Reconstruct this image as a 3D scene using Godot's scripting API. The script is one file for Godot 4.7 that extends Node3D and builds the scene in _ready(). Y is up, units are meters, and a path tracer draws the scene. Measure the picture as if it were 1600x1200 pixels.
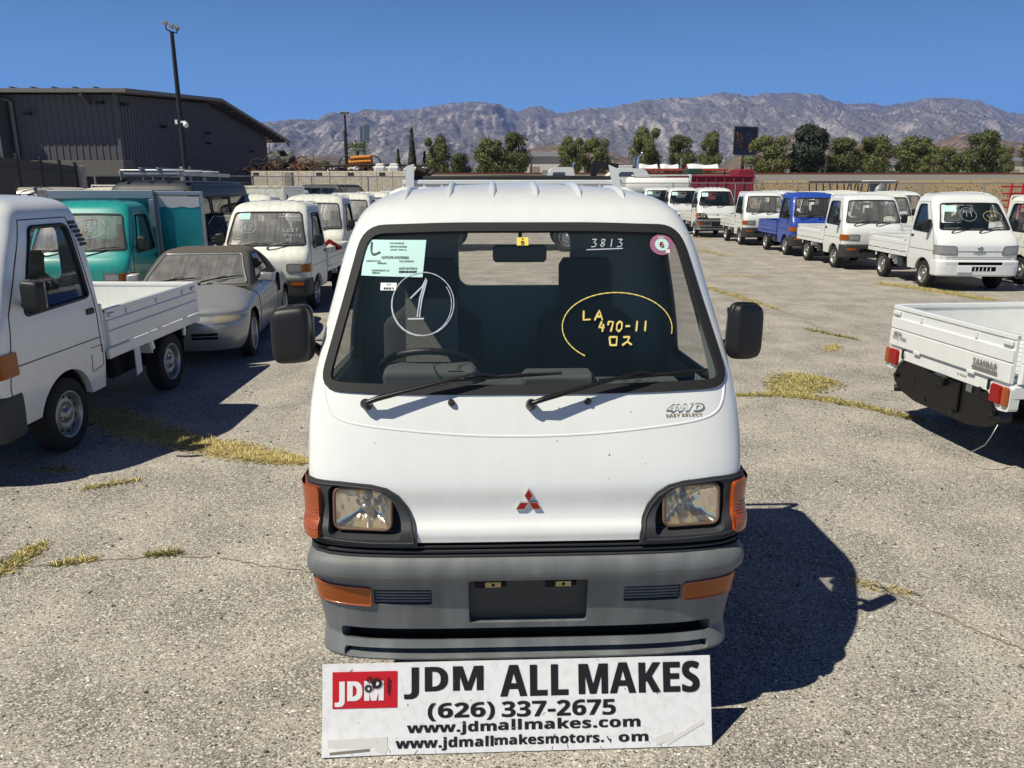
extends Node3D

var taken := {}
var R := RandomNumberGenerator.new()
var M := {}
var wheel_meshes := {}

# ---------------------------------------------------------------- mesh builder
class MB:
	var v := PackedVector3Array()
	var n := PackedVector3Array()
	var uv := PackedVector2Array()
	var col := PackedColorArray()
	var ix := PackedInt32Array()
	var tint := Color.WHITE
	var tinted := false

	func vert(p: Vector3, nn: Vector3, t := Vector2.ZERO) -> int:
		v.append(p); n.append(nn); uv.append(t)
		if tinted:
			col.append(tint)
		return v.size() - 1

	func tri(a: int, b: int, c: int) -> void:
		var g: Vector3 = (v[c] - v[a]).cross(v[b] - v[a])
		if g.length_squared() < 1e-16:
			return
		if g.dot(n[a] + n[b] + n[c]) < 0.0:
			ix.append_array([a, c, b])
		else:
			ix.append_array([a, b, c])

	func quadi(a: int, b: int, c: int, d: int) -> void:
		tri(a, b, c); tri(a, c, d)

	func quad(a: Vector3, b: Vector3, c: Vector3, d: Vector3, nn := Vector3.ZERO) -> void:
		var m := nn
		if m == Vector3.ZERO:
			m = (b - a).cross(d - a).normalized()
		quadi(vert(a, m, Vector2(0, 0)), vert(b, m, Vector2(1, 0)), vert(c, m, Vector2(1, 1)), vert(d, m, Vector2(0, 1)))

	func box(c: Vector3, s: Vector3, bev := 0.0, bs := Basis()) -> void:
		var h := s * 0.5
		bev = minf(bev, minf(h.x, minf(h.y, h.z)) * 0.95)
		var id := {}
		for i in 8:
			var sg := Vector3(1 if i & 1 else -1, 1 if i & 2 else -1, 1 if i & 4 else -1)
			for ax in 3:
				var p := sg * h
				for o in 3:
					if o != ax:
						p[o] -= sg[o] * bev
				var nn := Vector3.ZERO
				nn[ax] = sg[ax]
				var t := Vector2(p[(ax + 1) % 3], p[(ax + 2) % 3])
				id[i * 3 + ax] = vert(c + bs * p, (bs * nn).normalized(), t)
		for ax in 3:
			var u := 1 << ((ax + 1) % 3)
			var w := 1 << ((ax + 2) % 3)
			for sd in 2:
				var b0 := (1 << ax) if sd else 0
				quadi(id[b0 * 3 + ax], id[(b0 | u) * 3 + ax], id[(b0 | u | w) * 3 + ax], id[(b0 | w) * 3 + ax])
		if bev > 0.0:
			for ax in 3:
				var u := (ax + 1) % 3
				var w := (ax + 2) % 3
				for k in 4:
					var b0 := ((1 << u) if k & 1 else 0) | ((1 << w) if k & 2 else 0)
					var b1 := b0 | (1 << ax)
					quadi(id[b0 * 3 + u], id[b1 * 3 + u], id[b1 * 3 + w], id[b0 * 3 + w])
			for i in 8:
				tri(id[i * 3], id[i * 3 + 1], id[i * 3 + 2])

	func bar(a: Vector3, b: Vector3, w: float, h: float, bev := 0.0) -> void:
		var d := b - a
		var f := d.normalized()
		var up := Vector3.UP if absf(f.y) < 0.95 else Vector3.RIGHT
		var x := up.cross(f).normalized()
		var y := f.cross(x)
		box((a + b) * 0.5, Vector3(w, h, d.length()), bev, Basis(x, y, f))

	func tube(pts: Array, rad: Variant, sides := 8, closed := false, flat := 1.0) -> void:
		var cnt := pts.size()
		var prev_x := Vector3.ZERO
		var base := v.size()
		for i in cnt:
			var p: Vector3 = pts[i]
			var f: Vector3
			if closed:
				f = (pts[(i + 1) % cnt] - pts[(i - 1 + cnt) % cnt]).normalized()
			else:
				f = (pts[mini(i + 1, cnt - 1)] - pts[maxi(i - 1, 0)]).normalized()
			var x: Vector3
			if prev_x == Vector3.ZERO:
				x = (Vector3.UP if absf(f.y) < 0.9 else Vector3.RIGHT).cross(f).normalized()
			else:
				x = (prev_x - f * prev_x.dot(f)).normalized()
			prev_x = x
			var y := f.cross(x)
			var r: float = rad[i] if rad is Array else rad
			for k in sides:
				var a := TAU * k / sides
				var nn := x * cos(a) + y * sin(a)
				vert(p + (x * cos(a) * r + y * sin(a) * r * flat), nn, Vector2(float(k) / sides, i))
		var lim := cnt if closed else cnt - 1
		for i in lim:
			var i2 := (i + 1) % cnt
			for k in sides:
				var k2 := (k + 1) % sides
				quadi(base + i * sides + k, base + i * sides + k2, base + i2 * sides + k2, base + i2 * sides + k)
		if not closed:
			for e in 2:
				var i := 0 if e == 0 else cnt - 1
				var f2: Vector3 = (pts[0] - pts[1]).normalized() if e == 0 else (pts[cnt - 1] - pts[cnt - 2]).normalized()
				var c0 := vert(pts[i], f2)
				var ring := []
				for k in sides:
					ring.append(vert(v[base + i * sides + k], f2))
				for k in sides:
					tri(c0, ring[k], ring[(k + 1) % sides])

	# profile: array of Vector2(radius, along axis); axis is local y of xf
	func lathe(prof: Array, xf: Transform3D, seg := 24, smooth := false) -> void:
		var cnt := prof.size()
		for i in cnt - 1:
			var a: Vector2 = prof[i]
			var b: Vector2 = prof[i + 1]
			var na := Vector2(b.y - a.y, a.x - b.x).normalized()
			var nb := na
			if smooth:
				if i > 0:
					var p: Vector2 = prof[i - 1]
					na = (na + Vector2(a.y - p.y, p.x - a.x).normalized()).normalized()
				if i < cnt - 2:
					var q: Vector2 = prof[i + 2]
					nb = (nb + Vector2(q.y - b.y, b.x - q.x).normalized()).normalized()
			var r0 := []
			var r1 := []
			for k in seg:
				var t := TAU * k / seg
				var d := Vector3(cos(t), 0, sin(t))
				r0.append(vert(xf * (d * a.x + Vector3(0, a.y, 0)), (xf.basis * (d * na.x + Vector3(0, na.y, 0))).normalized(), Vector2(float(k) / seg, 0)))
				r1.append(vert(xf * (d * b.x + Vector3(0, b.y, 0)), (xf.basis * (d * nb.x + Vector3(0, nb.y, 0))).normalized(), Vector2(float(k) / seg, 1)))
			for k in seg:
				var k2 := (k + 1) % seg
				quadi(r0[k], r0[k2], r1[k2], r1[k])

	# extrude a 2D outline (xy of xf) along local z from 0 to depth
	func prism(poly: PackedVector2Array, xf: Transform3D, depth: float) -> void:
		var t := Geometry2D.triangulate_polygon(poly)
		for sd in 2:
			var z := depth if sd else 0.0
			var nn := xf.basis.z.normalized() * (1.0 if sd else -1.0) * signf(depth)
			var b := v.size()
			for p in poly:
				vert(xf * Vector3(p.x, p.y, z), nn, p)
			for i in range(0, t.size(), 3):
				tri(b + t[i], b + t[i + 1], b + t[i + 2])
		var cw := Geometry2D.is_polygon_clockwise(poly)
		for i in poly.size():
			var a := poly[i]
			var c := poly[(i + 1) % poly.size()]
			var e := c - a
			var o := Vector2(e.y, -e.x).normalized() * (-1.0 if cw else 1.0)
			quad(xf * Vector3(a.x, a.y, 0), xf * Vector3(c.x, c.y, 0), xf * Vector3(c.x, c.y, depth), xf * Vector3(a.x, a.y, depth), (xf.basis * Vector3(o.x, o.y, 0)).normalized())

	# a smooth grid over f(u, w) for u, w in 0..1
	func grid(f: Callable, nu: int, nw: int, flip := false, tu := 1.0, tw := 1.0) -> void:
		var b := v.size()
		var e := 0.002
		for j in nw + 1:
			for i in nu + 1:
				var u := float(i) / nu
				var w := float(j) / nw
				var p: Vector3 = f.call(u, w)
				var du: Vector3 = f.call(minf(u + e, 1.0), w) - f.call(maxf(u - e, 0.0), w)
				var dw: Vector3 = f.call(u, minf(w + e, 1.0)) - f.call(u, maxf(w - e, 0.0))
				var nn := du.cross(dw).normalized()
				if flip:
					nn = -nn
				vert(p, nn, Vector2(u * tu, w * tw))
		for j in nw:
			for i in nu:
				var a := b + j * (nu + 1) + i
				quadi(a, a + 1, a + nu + 2, a + nu + 1)

	# one builder per separate piece
	func pieces() -> Array:
		var up := PackedInt32Array()
		var weld := {}
		for i in v.size():
			var key := Vector3i((v[i] * 20000.0).round())
			if weld.has(key):
				up.append(weld[key])
			else:
				weld[key] = i
				up.append(i)
		var find := func(i: int) -> int:
			while up[i] != i:
				up[i] = up[up[i]]
				i = up[i]
			return i
		for k in range(0, ix.size(), 3):
			var a: int = find.call(ix[k])
			for j in [1, 2]:
				var b: int = find.call(ix[k + j])
				up[b] = a
		var out := {}
		var place := {}
		for k in ix.size():
			var r: int = find.call(ix[k])
			if not out.has(r):
				out[r] = MB.new()
				place[r] = {}
			var o: MB = out[r]
			var pl: Dictionary = place[r]
			if not pl.has(ix[k]):
				pl[ix[k]] = o.vert(v[ix[k]], n[ix[k]], uv[ix[k]])
			o.ix.append(pl[ix[k]])
		return out.values()

	func mesh(m: Material) -> ArrayMesh:
		var am := ArrayMesh.new()
		if ix.is_empty():
			return am
		var arr := []
		arr.resize(Mesh.ARRAY_MAX)
		arr[Mesh.ARRAY_VERTEX] = v
		arr[Mesh.ARRAY_NORMAL] = n
		arr[Mesh.ARRAY_TEX_UV] = uv
		if tinted:
			arr[Mesh.ARRAY_COLOR] = col
		arr[Mesh.ARRAY_INDEX] = ix
		am.add_surface_from_arrays(Mesh.PRIMITIVE_TRIANGLES, arr)
		am.surface_set_material(0, m)
		return am

# ---------------------------------------------------------------- body shells: rounded outlines stacked over a height profile
class Shell:
	var rows: Array          # [t, y, front z, half width, corner depth, rear z, rear radius]
	var n := 4.0
	var k := 0.9
	var gk := 0.0
	var linear := false
	var crown := 0.0

	func setup(r: Array, power := 4.0, lin := false) -> Shell:
		rows = r
		n = power
		linear = lin
		gk = 1.0 - pow(1.0 - pow(k, n), 1.0 / n)
		return self

	var kept := {}

	func row(t: float) -> Array:
		if kept.has(t):
			return kept[t]
		var r := blend(t)
		kept[t] = r
		return r

	func blend(t: float) -> Array:
		var c := rows.size()
		var i := 0
		while i < c - 2 and t > rows[i + 1][0]:
			i += 1
		var a: Array = rows[i]
		var b: Array = rows[i + 1]
		var h: float = b[0] - a[0]
		var s := clampf((t - a[0]) / h, 0.0, 1.0)
		var o := [t]
		for j in range(1, 7):
			if linear:
				o.append(lerpf(a[j], b[j], s))
				continue
			var d: float = (b[j] - a[j]) / h
			var m0 := d
			var m1 := d
			if i > 0:
				var p: Array = rows[i - 1]
				var e: float = (a[j] - p[j]) / (a[0] - p[0])
				m0 = 0.0 if e * d < 0.0 else (e + d) * 0.5
			if i < c - 2:
				var q: Array = rows[i + 2]
				var e2: float = (q[j] - b[j]) / (q[0] - b[0])
				m1 = 0.0 if e2 * d < 0.0 else (e2 + d) * 0.5
			var s2 := s * s
			var s3 := s2 * s
			o.append((2 * s3 - 3 * s2 + 1) * a[j] + (s3 - 2 * s2 + s) * h * m0 + (-2 * s3 + 3 * s2) * b[j] + (s3 - s2) * h * m1)
		return o

	func at(p: Vector2) -> Vector3:
		var r := row(p.y)
		var w: float = r[3]
		var zf: float = r[2]
		var dd: float = r[4]
		var zr: float = r[5]
		var rr: float = minf(r[6], w)
		var a := absf(p.x)
		var x: float
		var z: float
		if a <= 0.75:
			var f := a / 0.75 * k
			x = w * f
			z = zf - dd * (1.0 - pow(1.0 - pow(f, n), 1.0 / n))
		elif a <= 1.0:
			var g := gk + (1.0 - gk) * (a - 0.75) / 0.25
			z = zf - dd * g
			x = w * pow(maxf(0.0, 1.0 - pow(1.0 - g, n)), 1.0 / n)
		elif a <= 2.0:
			z = lerpf(zf - dd, zr + rr, a - 1.0)
			x = w
		elif a <= 2.2:
			var an := (a - 2.0) / 0.2 * PI * 0.5
			x = w - rr + rr * cos(an)
			z = zr + rr - rr * sin(an)
		else:
			x = (w - rr) * (1.0 - (a - 2.2) / 0.4)
			z = zr
		return Vector3(signf(p.x) * x, r[1], z)

	func normal(p: Vector2) -> Vector3:
		var e := 0.004
		var a := at(p + Vector2(e, 0)) - at(p - Vector2(e, 0))
		var b := at(p + Vector2(0, e)) - at(p - Vector2(0, e))
		var c := a.cross(b)
		if c.length_squared() < 1e-18:
			return Vector3.UP
		return c.normalized()

	func t_of(y: float) -> float:
		if heights.has(y):
			return heights[y]
		var lo: float = rows[0][0]
		var hi: float = rows[rows.size() - 1][0]
		for i in rows.size() - 1:
			if y >= rows[i][1] and y <= rows[i + 1][1]:
				lo = rows[i][0]
				hi = rows[i + 1][0]
				break
		for i in 14:
			var mid := (lo + hi) * 0.5
			if blend(mid)[1] < y:
				lo = mid
			else:
				hi = mid
		var t := (lo + hi) * 0.5
		heights[y] = t
		return t

	var heights := {}

	func front(x: float, y: float) -> Vector2:
		var t := t_of(y)
		var r := row(t)
		var w: float = r[3]
		var f := absf(x) / w
		var q: float
		if f <= k:
			q = f / k * 0.75
		elif f < 0.9995:
			var g := 1.0 - pow(1.0 - pow(f, n), 1.0 / n)
			q = 0.75 + 0.25 * (g - gk) / (1.0 - gk)
		else:
			q = 1.0 + (absf(x) - w) / (r[2] - r[4] - r[5] - r[6])
		return Vector2(signf(x) * q, t)

	func side(z: float, y: float, sg: float) -> Vector2:
		var t := t_of(y)
		var r := row(t)
		var z0: float = r[2] - r[4]
		var z1: float = r[5] + r[6]
		var q := 1.0 + (z0 - z) / (z0 - z1)
		if z > z0:
			var g: float = (r[2] - z) / r[4]
			q = 0.75 + 0.25 * (g - gk) / (1.0 - gk)
		return Vector2(sg * q, t)

	func rear(x: float, y: float) -> Vector2:
		var t := t_of(y)
		var r := row(t)
		return Vector2(2.2 + 0.4 * (1.0 - x / (r[3] - r[6])), t)

	# a piece of this shell, cut to an outline and with holes
	func patch(mb: MB, rect: Rect2, nu: int, nt: int, keep := PackedVector2Array(), holes := [], off := 0.0, flip := false) -> void:
		var boxes := []
		var hs := []
		for h: PackedVector2Array in holes:
			hs.append(h); boxes.append(bounds(h))
		var kb := Rect2()
		if keep.size():
			kb = bounds(keep)
		var cache := {}
		for j in nt:
			for i in nu:
				var a := rect.position + Vector2(rect.size.x * i / nu, rect.size.y * j / nt)
				var b := rect.position + Vector2(rect.size.x * (i + 1) / nu, rect.size.y * (j + 1) / nt)
				var cell := Rect2(a, b - a)
				if keep.size() and not kb.intersects(cell):
					continue
				var cut := keep.size() > 0
				for h in boxes:
					if h.intersects(cell):
						cut = true
				var q := PackedVector2Array([a, Vector2(b.x, a.y), b, Vector2(a.x, b.y)])
				if not cut:
					var id := []
					for c in 4:
						var key := Vector2i(i + (1 if c == 1 or c == 2 else 0), j + (1 if c >= 2 else 0))
						if not cache.has(key):
							var nn := normal(q[c])
							cache[key] = mb.vert(at(q[c]) + nn * off, -nn if flip else nn, q[c])
						id.append(cache[key])
					mb.quadi(id[0], id[1], id[2], id[3])
					continue
				var polys: Array = [q]
				if keep.size():
					polys = Geometry2D.intersect_polygons(q, keep)
				for hi in hs.size():
					if not boxes[hi].intersects(cell):
						continue
					var h: PackedVector2Array = hs[hi]
					var nx := []
					for pl in polys:
						nx.append_array(Geometry2D.clip_polygons(pl, h))
					polys = nx
				for pl: PackedVector2Array in polys:
					if pl.size() < 3:
						continue
					var t := Geometry2D.triangulate_polygon(pl)
					if t.is_empty():
						continue
					var b0 := mb.v.size()
					for p in pl:
						var nn := normal(p)
						mb.vert(at(p) + nn * off, -nn if flip else nn, p)
					for x in range(0, t.size(), 3):
						mb.tri(b0 + t[x], b0 + t[x + 1], b0 + t[x + 2])

	# a wall that follows an outline from one offset to another
	func wall(mb: MB, poly: PackedVector2Array, o0: float, o1: float, inward := true, shrink := 0.0) -> void:
		var c := poly.size()
		var pos := []
		var nor := []
		var mid := Vector3.ZERO
		for p in poly:
			pos.append(at(p)); nor.append(normal(p))
			mid += at(p)
		mid /= c
		for i in c:
			var k2 := (i + 1) % c
			if poly[i].y <= rows[0][0] + 0.001 and poly[k2].y <= rows[0][0] + 0.001:
				continue   # open at the bottom edge of the shell
			var a: Vector3 = pos[i] + nor[i] * o0
			var b: Vector3 = pos[k2] + nor[k2] * o0
			var d: Vector3 = pos[i] + nor[i] * o1
			var e: Vector3 = pos[k2] + nor[k2] * o1
			d += (mid - pos[i]) * shrink
			e += (mid - pos[k2]) * shrink
			var nn := (b - a).cross(d - a).normalized()
			if (nn.dot(mid - a) > 0.0) != inward:
				nn = -nn
			mb.quad(a, b, e, d, nn)

	func trail(poly: PackedVector2Array, off := 0.0) -> Array:
		var o := []
		for p in poly:
			o.append(at(p) + normal(p) * off)
		return o

	static func bounds(p: PackedVector2Array) -> Rect2:
		var r := Rect2(p[0], Vector2.ZERO)
		for x in p:
			r = r.expand(x)
		return r

# ---------------------------------------------------------------- outlines
func rpoly(pts: Array, rad: float, seg := 6) -> PackedVector2Array:
	var o := PackedVector2Array()
	var c := pts.size()
	for i in c:
		var p: Vector2 = pts[i]
		var a: Vector2 = pts[(i - 1 + c) % c]
		var b: Vector2 = pts[(i + 1) % c]
		var r := minf(rad, minf((a - p).length(), (b - p).length()) * 0.48)
		var s := p + (a - p).normalized() * r
		var e := p + (b - p).normalized() * r
		for k in seg + 1:
			var t := float(k) / seg
			o.append(s.lerp(p, t).lerp(p.lerp(e, t), t))
	return o

func fine(poly: PackedVector2Array, step := 0.03) -> PackedVector2Array:
	var o := PackedVector2Array()
	for i in poly.size():
		var a := poly[i]
		var b := poly[(i + 1) % poly.size()]
		var k := maxi(1, ceili((b - a).length() / step))
		for j in k:
			o.append(a.lerp(b, float(j) / k))
	return o

func on_front(s: Shell, poly: PackedVector2Array) -> PackedVector2Array:
	var o := PackedVector2Array()
	for p in fine(poly):
		o.append(s.front(p.x, p.y))
	return o

func on_side(s: Shell, poly: PackedVector2Array, sg: float) -> PackedVector2Array:
	var o := PackedVector2Array()
	for p in fine(poly):
		o.append(s.side(p.x, p.y, sg))
	return o

func mirror(poly: PackedVector2Array) -> PackedVector2Array:
	var o := PackedVector2Array()
	for p in poly:
		o.append(Vector2(-p.x, p.y))
	return o

func rect_poly(x0: float, y0: float, x1: float, y1: float) -> Array:
	return [Vector2(x0, y0), Vector2(x1, y0), Vector2(x1, y1), Vector2(x0, y1)]

func shrink(poly: PackedVector2Array, d: float) -> PackedVector2Array:
	var r := Geometry2D.offset_polygon(poly, -d, Geometry2D.JOIN_ROUND)
	return r[0] if r.size() else poly

# ---------------------------------------------------------------- nodes
func numbered(parent: Node, called: String) -> String:
	var key := str(parent.get_instance_id()) + called
	var c: int = taken.get(key, 0)
	taken[key] = c + 1
	return called if c == 0 else "%s_%03d" % [called, c]

func obj(called: String, mb: Variant, m: Material, parent: Node = self) -> MeshInstance3D:
	var o := MeshInstance3D.new()
	o.name = numbered(parent, called)
	o.mesh = mb.mesh(m) if mb is MB else mb
	if not mb is MB and m:
		o.material_override = m
	parent.add_child(o, true)
	return o

# every separate piece of the builder becomes a part of its own
func split(called: String, mb: MB, m: Material, parent: Node) -> MeshInstance3D:
	var first: MeshInstance3D = null
	for p: MB in mb.pieces():
		var o := obj(called, p, m, parent)
		if first == null:
			first = o
	return first

# pieces too small to tell apart
func crumbs(called: String, mb: Variant, m: Material, parent: Node) -> MeshInstance3D:
	var o := obj(called, mb, m, parent)
	o.set_meta("kind", "stuff")
	return o

func tag(o: Node, label: String, category := "", group := "", kind := "") -> Node:
	o.set_meta("label", label)
	if category:
		o.set_meta("category", category)
	if group:
		o.set_meta("group", group)
	if kind:
		o.set_meta("kind", kind)
	return o

func thing(called: String, label: String, category: String, at := Vector3.ZERO, turn := 0.0, group := "") -> Node3D:
	var o := Node3D.new()
	o.name = numbered(self, called)
	add_child(o, true)
	o.position = at
	o.rotation.y = deg_to_rad(turn)
	tag(o, label, category, group)
	return o

func part(called: String, parent: Node) -> Node3D:
	var o := Node3D.new()
	o.name = numbered(parent, called)
	parent.add_child(o, true)
	return o

func copy(src: Node3D, label: String, at: Vector3, turn := 0.0, group := "") -> Node3D:
	var o: Node3D = src.duplicate()
	o.name = numbered(self, src.name.rstrip("_0123456789"))
	add_child(o, true)
	o.position = at
	o.rotation.y = deg_to_rad(turn)
	tag(o, label, src.get_meta("category"), group)
	return o

func repaint(root: Node, from: Material, to: Material) -> void:
	for c in root.get_children():
		if c is MeshInstance3D and c.mesh and c.mesh.get_surface_count() and c.get_active_material(0) == from:
			c.material_override = to
		repaint(c, from, to)

# lettering: flat print, w wide and h high, standing in the xy plane of xf
func letters(txt: String, w: float, h: float, xf: Transform3D, m: Material, parent: Node, called := "lettering", bold := true, deep := 0.0015, fat := 0.0) -> MeshInstance3D:
	var f := SystemFont.new()
	f.font_names = PackedStringArray(["Droid Sans"])
	f.font_weight = 700 if bold else 400
	var t := TextMesh.new()
	t.font = f
	t.text = txt
	t.font_size = 64
	t.pixel_size = 0.01
	t.depth = 0.02
	t.curve_step = 1.5
	var bb := t.get_aabb()
	var o := MeshInstance3D.new()
	o.name = numbered(parent, called)
	o.mesh = t
	o.material_override = m
	parent.add_child(o, true)
	var sx := w / maxf(bb.size.x, 0.001)
	var sy := h / maxf(bb.size.y, 0.001) if h > 0.0 else sx
	var c := bb.get_center()
	o.transform = xf * Transform3D(Basis.from_scale(Vector3(sx, sy, deep / 0.02)), Vector3(-c.x * sx, -c.y * sy, deep * 0.5))
	for k in (4 if fat > 0.0 else 0):   # heavier strokes: the same letters again a hair to each side
		var o2 := MeshInstance3D.new()
		o2.name = numbered(o, "stroke_edge")
		o2.mesh = t
		o2.material_override = m
		o.add_child(o2, true)
		o2.position = Vector3((fat if k & 1 else -fat) / sx, (fat if k & 2 else -fat) / sy * 0.6, 0.004 * (k + 1))
	return o

# ---------------------------------------------------------------- materials (colours are sRGB 0..255)
func mat(r: float, g: float, b: float, rough := 0.6, metal := 0.0, spec := 0.5) -> StandardMaterial3D:
	var m := StandardMaterial3D.new()
	m.albedo_color = Color(r / 255.0, g / 255.0, b / 255.0)
	m.roughness = rough
	m.metallic = metal
	m.metallic_specular = spec
	return m

func noise(freq: float, oct := 4, sd := 1, kind := FastNoiseLite.TYPE_SIMPLEX_SMOOTH) -> FastNoiseLite:
	var f := FastNoiseLite.new()
	f.seed = sd
	f.noise_type = kind
	f.frequency = freq
	f.fractal_octaves = oct
	f.fractal_type = FastNoiseLite.FRACTAL_FBM
	return f

func noise_tex(freq: float, lo: Color, hi: Color, oct := 4, sd := 1, size := 512, p0 := 0.25, p1 := 0.75) -> NoiseTexture2D:
	var t := NoiseTexture2D.new()
	t.width = size
	t.height = size
	t.seamless = true
	t.noise = noise(freq, oct, sd)
	var g := Gradient.new()
	g.offsets = PackedFloat32Array([p0, p1])
	g.colors = PackedColorArray([lo, hi])
	t.color_ramp = g
	return t

func grey(x: float) -> Color:
	return Color(x, x, x)

func paint(r: float, g: float, b: float, dust := 0.0, sd := 3) -> StandardMaterial3D:
	var m := mat(r, g, b, 0.32 + dust * 0.3)
	m.clearcoat_enabled = true
	m.clearcoat = 0.7 * (1.0 - dust)
	m.clearcoat_roughness = 0.12
	m.albedo_texture = noise_tex(0.02, Color(0.985 - dust * 0.15, 0.985 - dust * 0.17, 0.98 - dust * 0.22), Color.WHITE, 5, sd, 512, 0.2, 0.6)
	m.uv1_triplanar = true
	m.uv1_scale = Vector3(0.9, 0.35, 0.9)
	return m

func glass(r: float, g: float, b: float, a: float) -> StandardMaterial3D:
	var m := mat(r, g, b, 0.02)
	m.albedo_color.a = a
	m.transparency = BaseMaterial3D.TRANSPARENCY_ALPHA
	return m

# dust film with rain streaks running down the pane
func dusty_glass(sd: int, amount: float) -> StandardMaterial3D:
	var m := mat(255, 255, 255, 0.35)
	m.transparency = BaseMaterial3D.TRANSPARENCY_ALPHA
	var w := 256
	var im := Image.create(w, w, false, Image.FORMAT_RGBA8)
	var f := noise(0.02, 3, sd)
	var f2 := noise(0.09, 3, sd + 9)
	for y in w:
		for x in w:
			var s := f2.get_noise_2d(x * 2.4, y * 0.10) * 0.5 + f2.get_noise_2d(x * 0.7 + 90.0, y * 0.05) * 0.4
			var a := clampf(amount * (0.85 + f.get_noise_2d(x, y) * 0.35 + s * 0.7), 0.02, 0.97)
			im.set_pixel(x, y, Color(0.60, 0.60, 0.585, a))
	m.albedo_texture = ImageTexture.create_from_image(im)
	m.uv1_triplanar = true
	m.uv1_scale = Vector3(1.1, 0.9, 1.1)
	return m

func make_materials() -> void:
	M.white = paint(230, 233, 231)
	M.white_old = paint(228, 230, 220, 0.5, 8)
	M.cream_top = paint(226, 221, 205, 0.9, 11)
	M.teal = paint(38, 158, 150, 0.15, 5)
	M.blue = paint(44, 78, 172, 0.35, 6)
	M.silver = mat(164, 166, 165, 0.34, 0.35)
	M.silver.clearcoat_enabled = true
	M.silver.clearcoat = 0.5
	M.silver.clearcoat_roughness = 0.2
	M.dark_paint = paint(52, 56, 60, 0.8, 12)
	M.trim = mat(52, 55, 58, 0.62)
	M.black = mat(24, 25, 27, 0.5)
	M.black_gloss = mat(12, 12, 13, 0.38)
	M.rubber = mat(30, 30, 31, 0.75)
	M.tyre = mat(33, 32, 31, 0.85)
	M.under = mat(20, 20, 20, 0.9)
	M.rim = mat(168, 168, 166, 0.4, 0.75)
	M.rim_dark = mat(16, 16, 16, 0.9)
	M.chrome = mat(205, 205, 205, 0.12, 1.0)
	M.steel = mat(165, 168, 172, 0.4, 0.85)
	M.interior = mat(70, 78, 78, 0.85)
	M.interior_dark = mat(52, 59, 60, 0.9)
	M.door_trim = mat(116, 128, 127, 0.8)
	M.seat = mat(46, 50, 52, 0.95)
	M.dash = mat(70, 76, 77, 0.8)
	M.glass = glass(120, 150, 148, 0.035)
	M.glass_side = glass(70, 90, 88, 0.12)
	M.glass_dark = glass(14, 18, 22, 0.72)
	M.dust1 = dusty_glass(4, 0.42)
	M.dust2 = dusty_glass(21, 0.62)
	M.dust3 = dusty_glass(33, 0.16)
	M.amber = mat(158, 70, 10, 0.14)
	M.amber.clearcoat_enabled = true
	M.amber_dull = mat(152, 76, 12, 0.16)
	M.red_lens = mat(150, 14, 12, 0.2)
	M.lens = glass(235, 240, 240, 0.05)
	M.mirror_bowl = mat(240, 228, 202, 0.14, 0.92)
	M.lens_fog = mat(206, 206, 200, 0.10)
	M.lens_fog.albedo_color.a = 0.28
	M.lens_fog.transparency = BaseMaterial3D.TRANSPARENCY_ALPHA
	M.chalk = mat(186, 193, 204, 0.9)
	M.chalk_yellow = mat(226, 204, 118, 0.9)
	M.chalk_faint = mat(176, 182, 186, 0.9)
	M.ink = mat(18, 18, 20, 0.6)
	M.grey_ink = mat(110, 118, 120, 0.8)
	M.paper = mat(196, 232, 226, 0.85)
	M.plastic_white = mat(232, 234, 236, 0.45)
	# weathered grey bumper plastic: pale vertical runs on dark grey
	var bp := mat(255, 255, 255, 0.55)
	bp.albedo_texture = noise_tex(0.012, Color(0.39, 0.405, 0.41), Color(0.49, 0.505, 0.51), 5, 40, 512, 0.35, 0.95)
	bp.uv1_triplanar = true
	bp.uv1_scale = Vector3(1.3, 0.3, 1.3)
	M.bumper = bp

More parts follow.
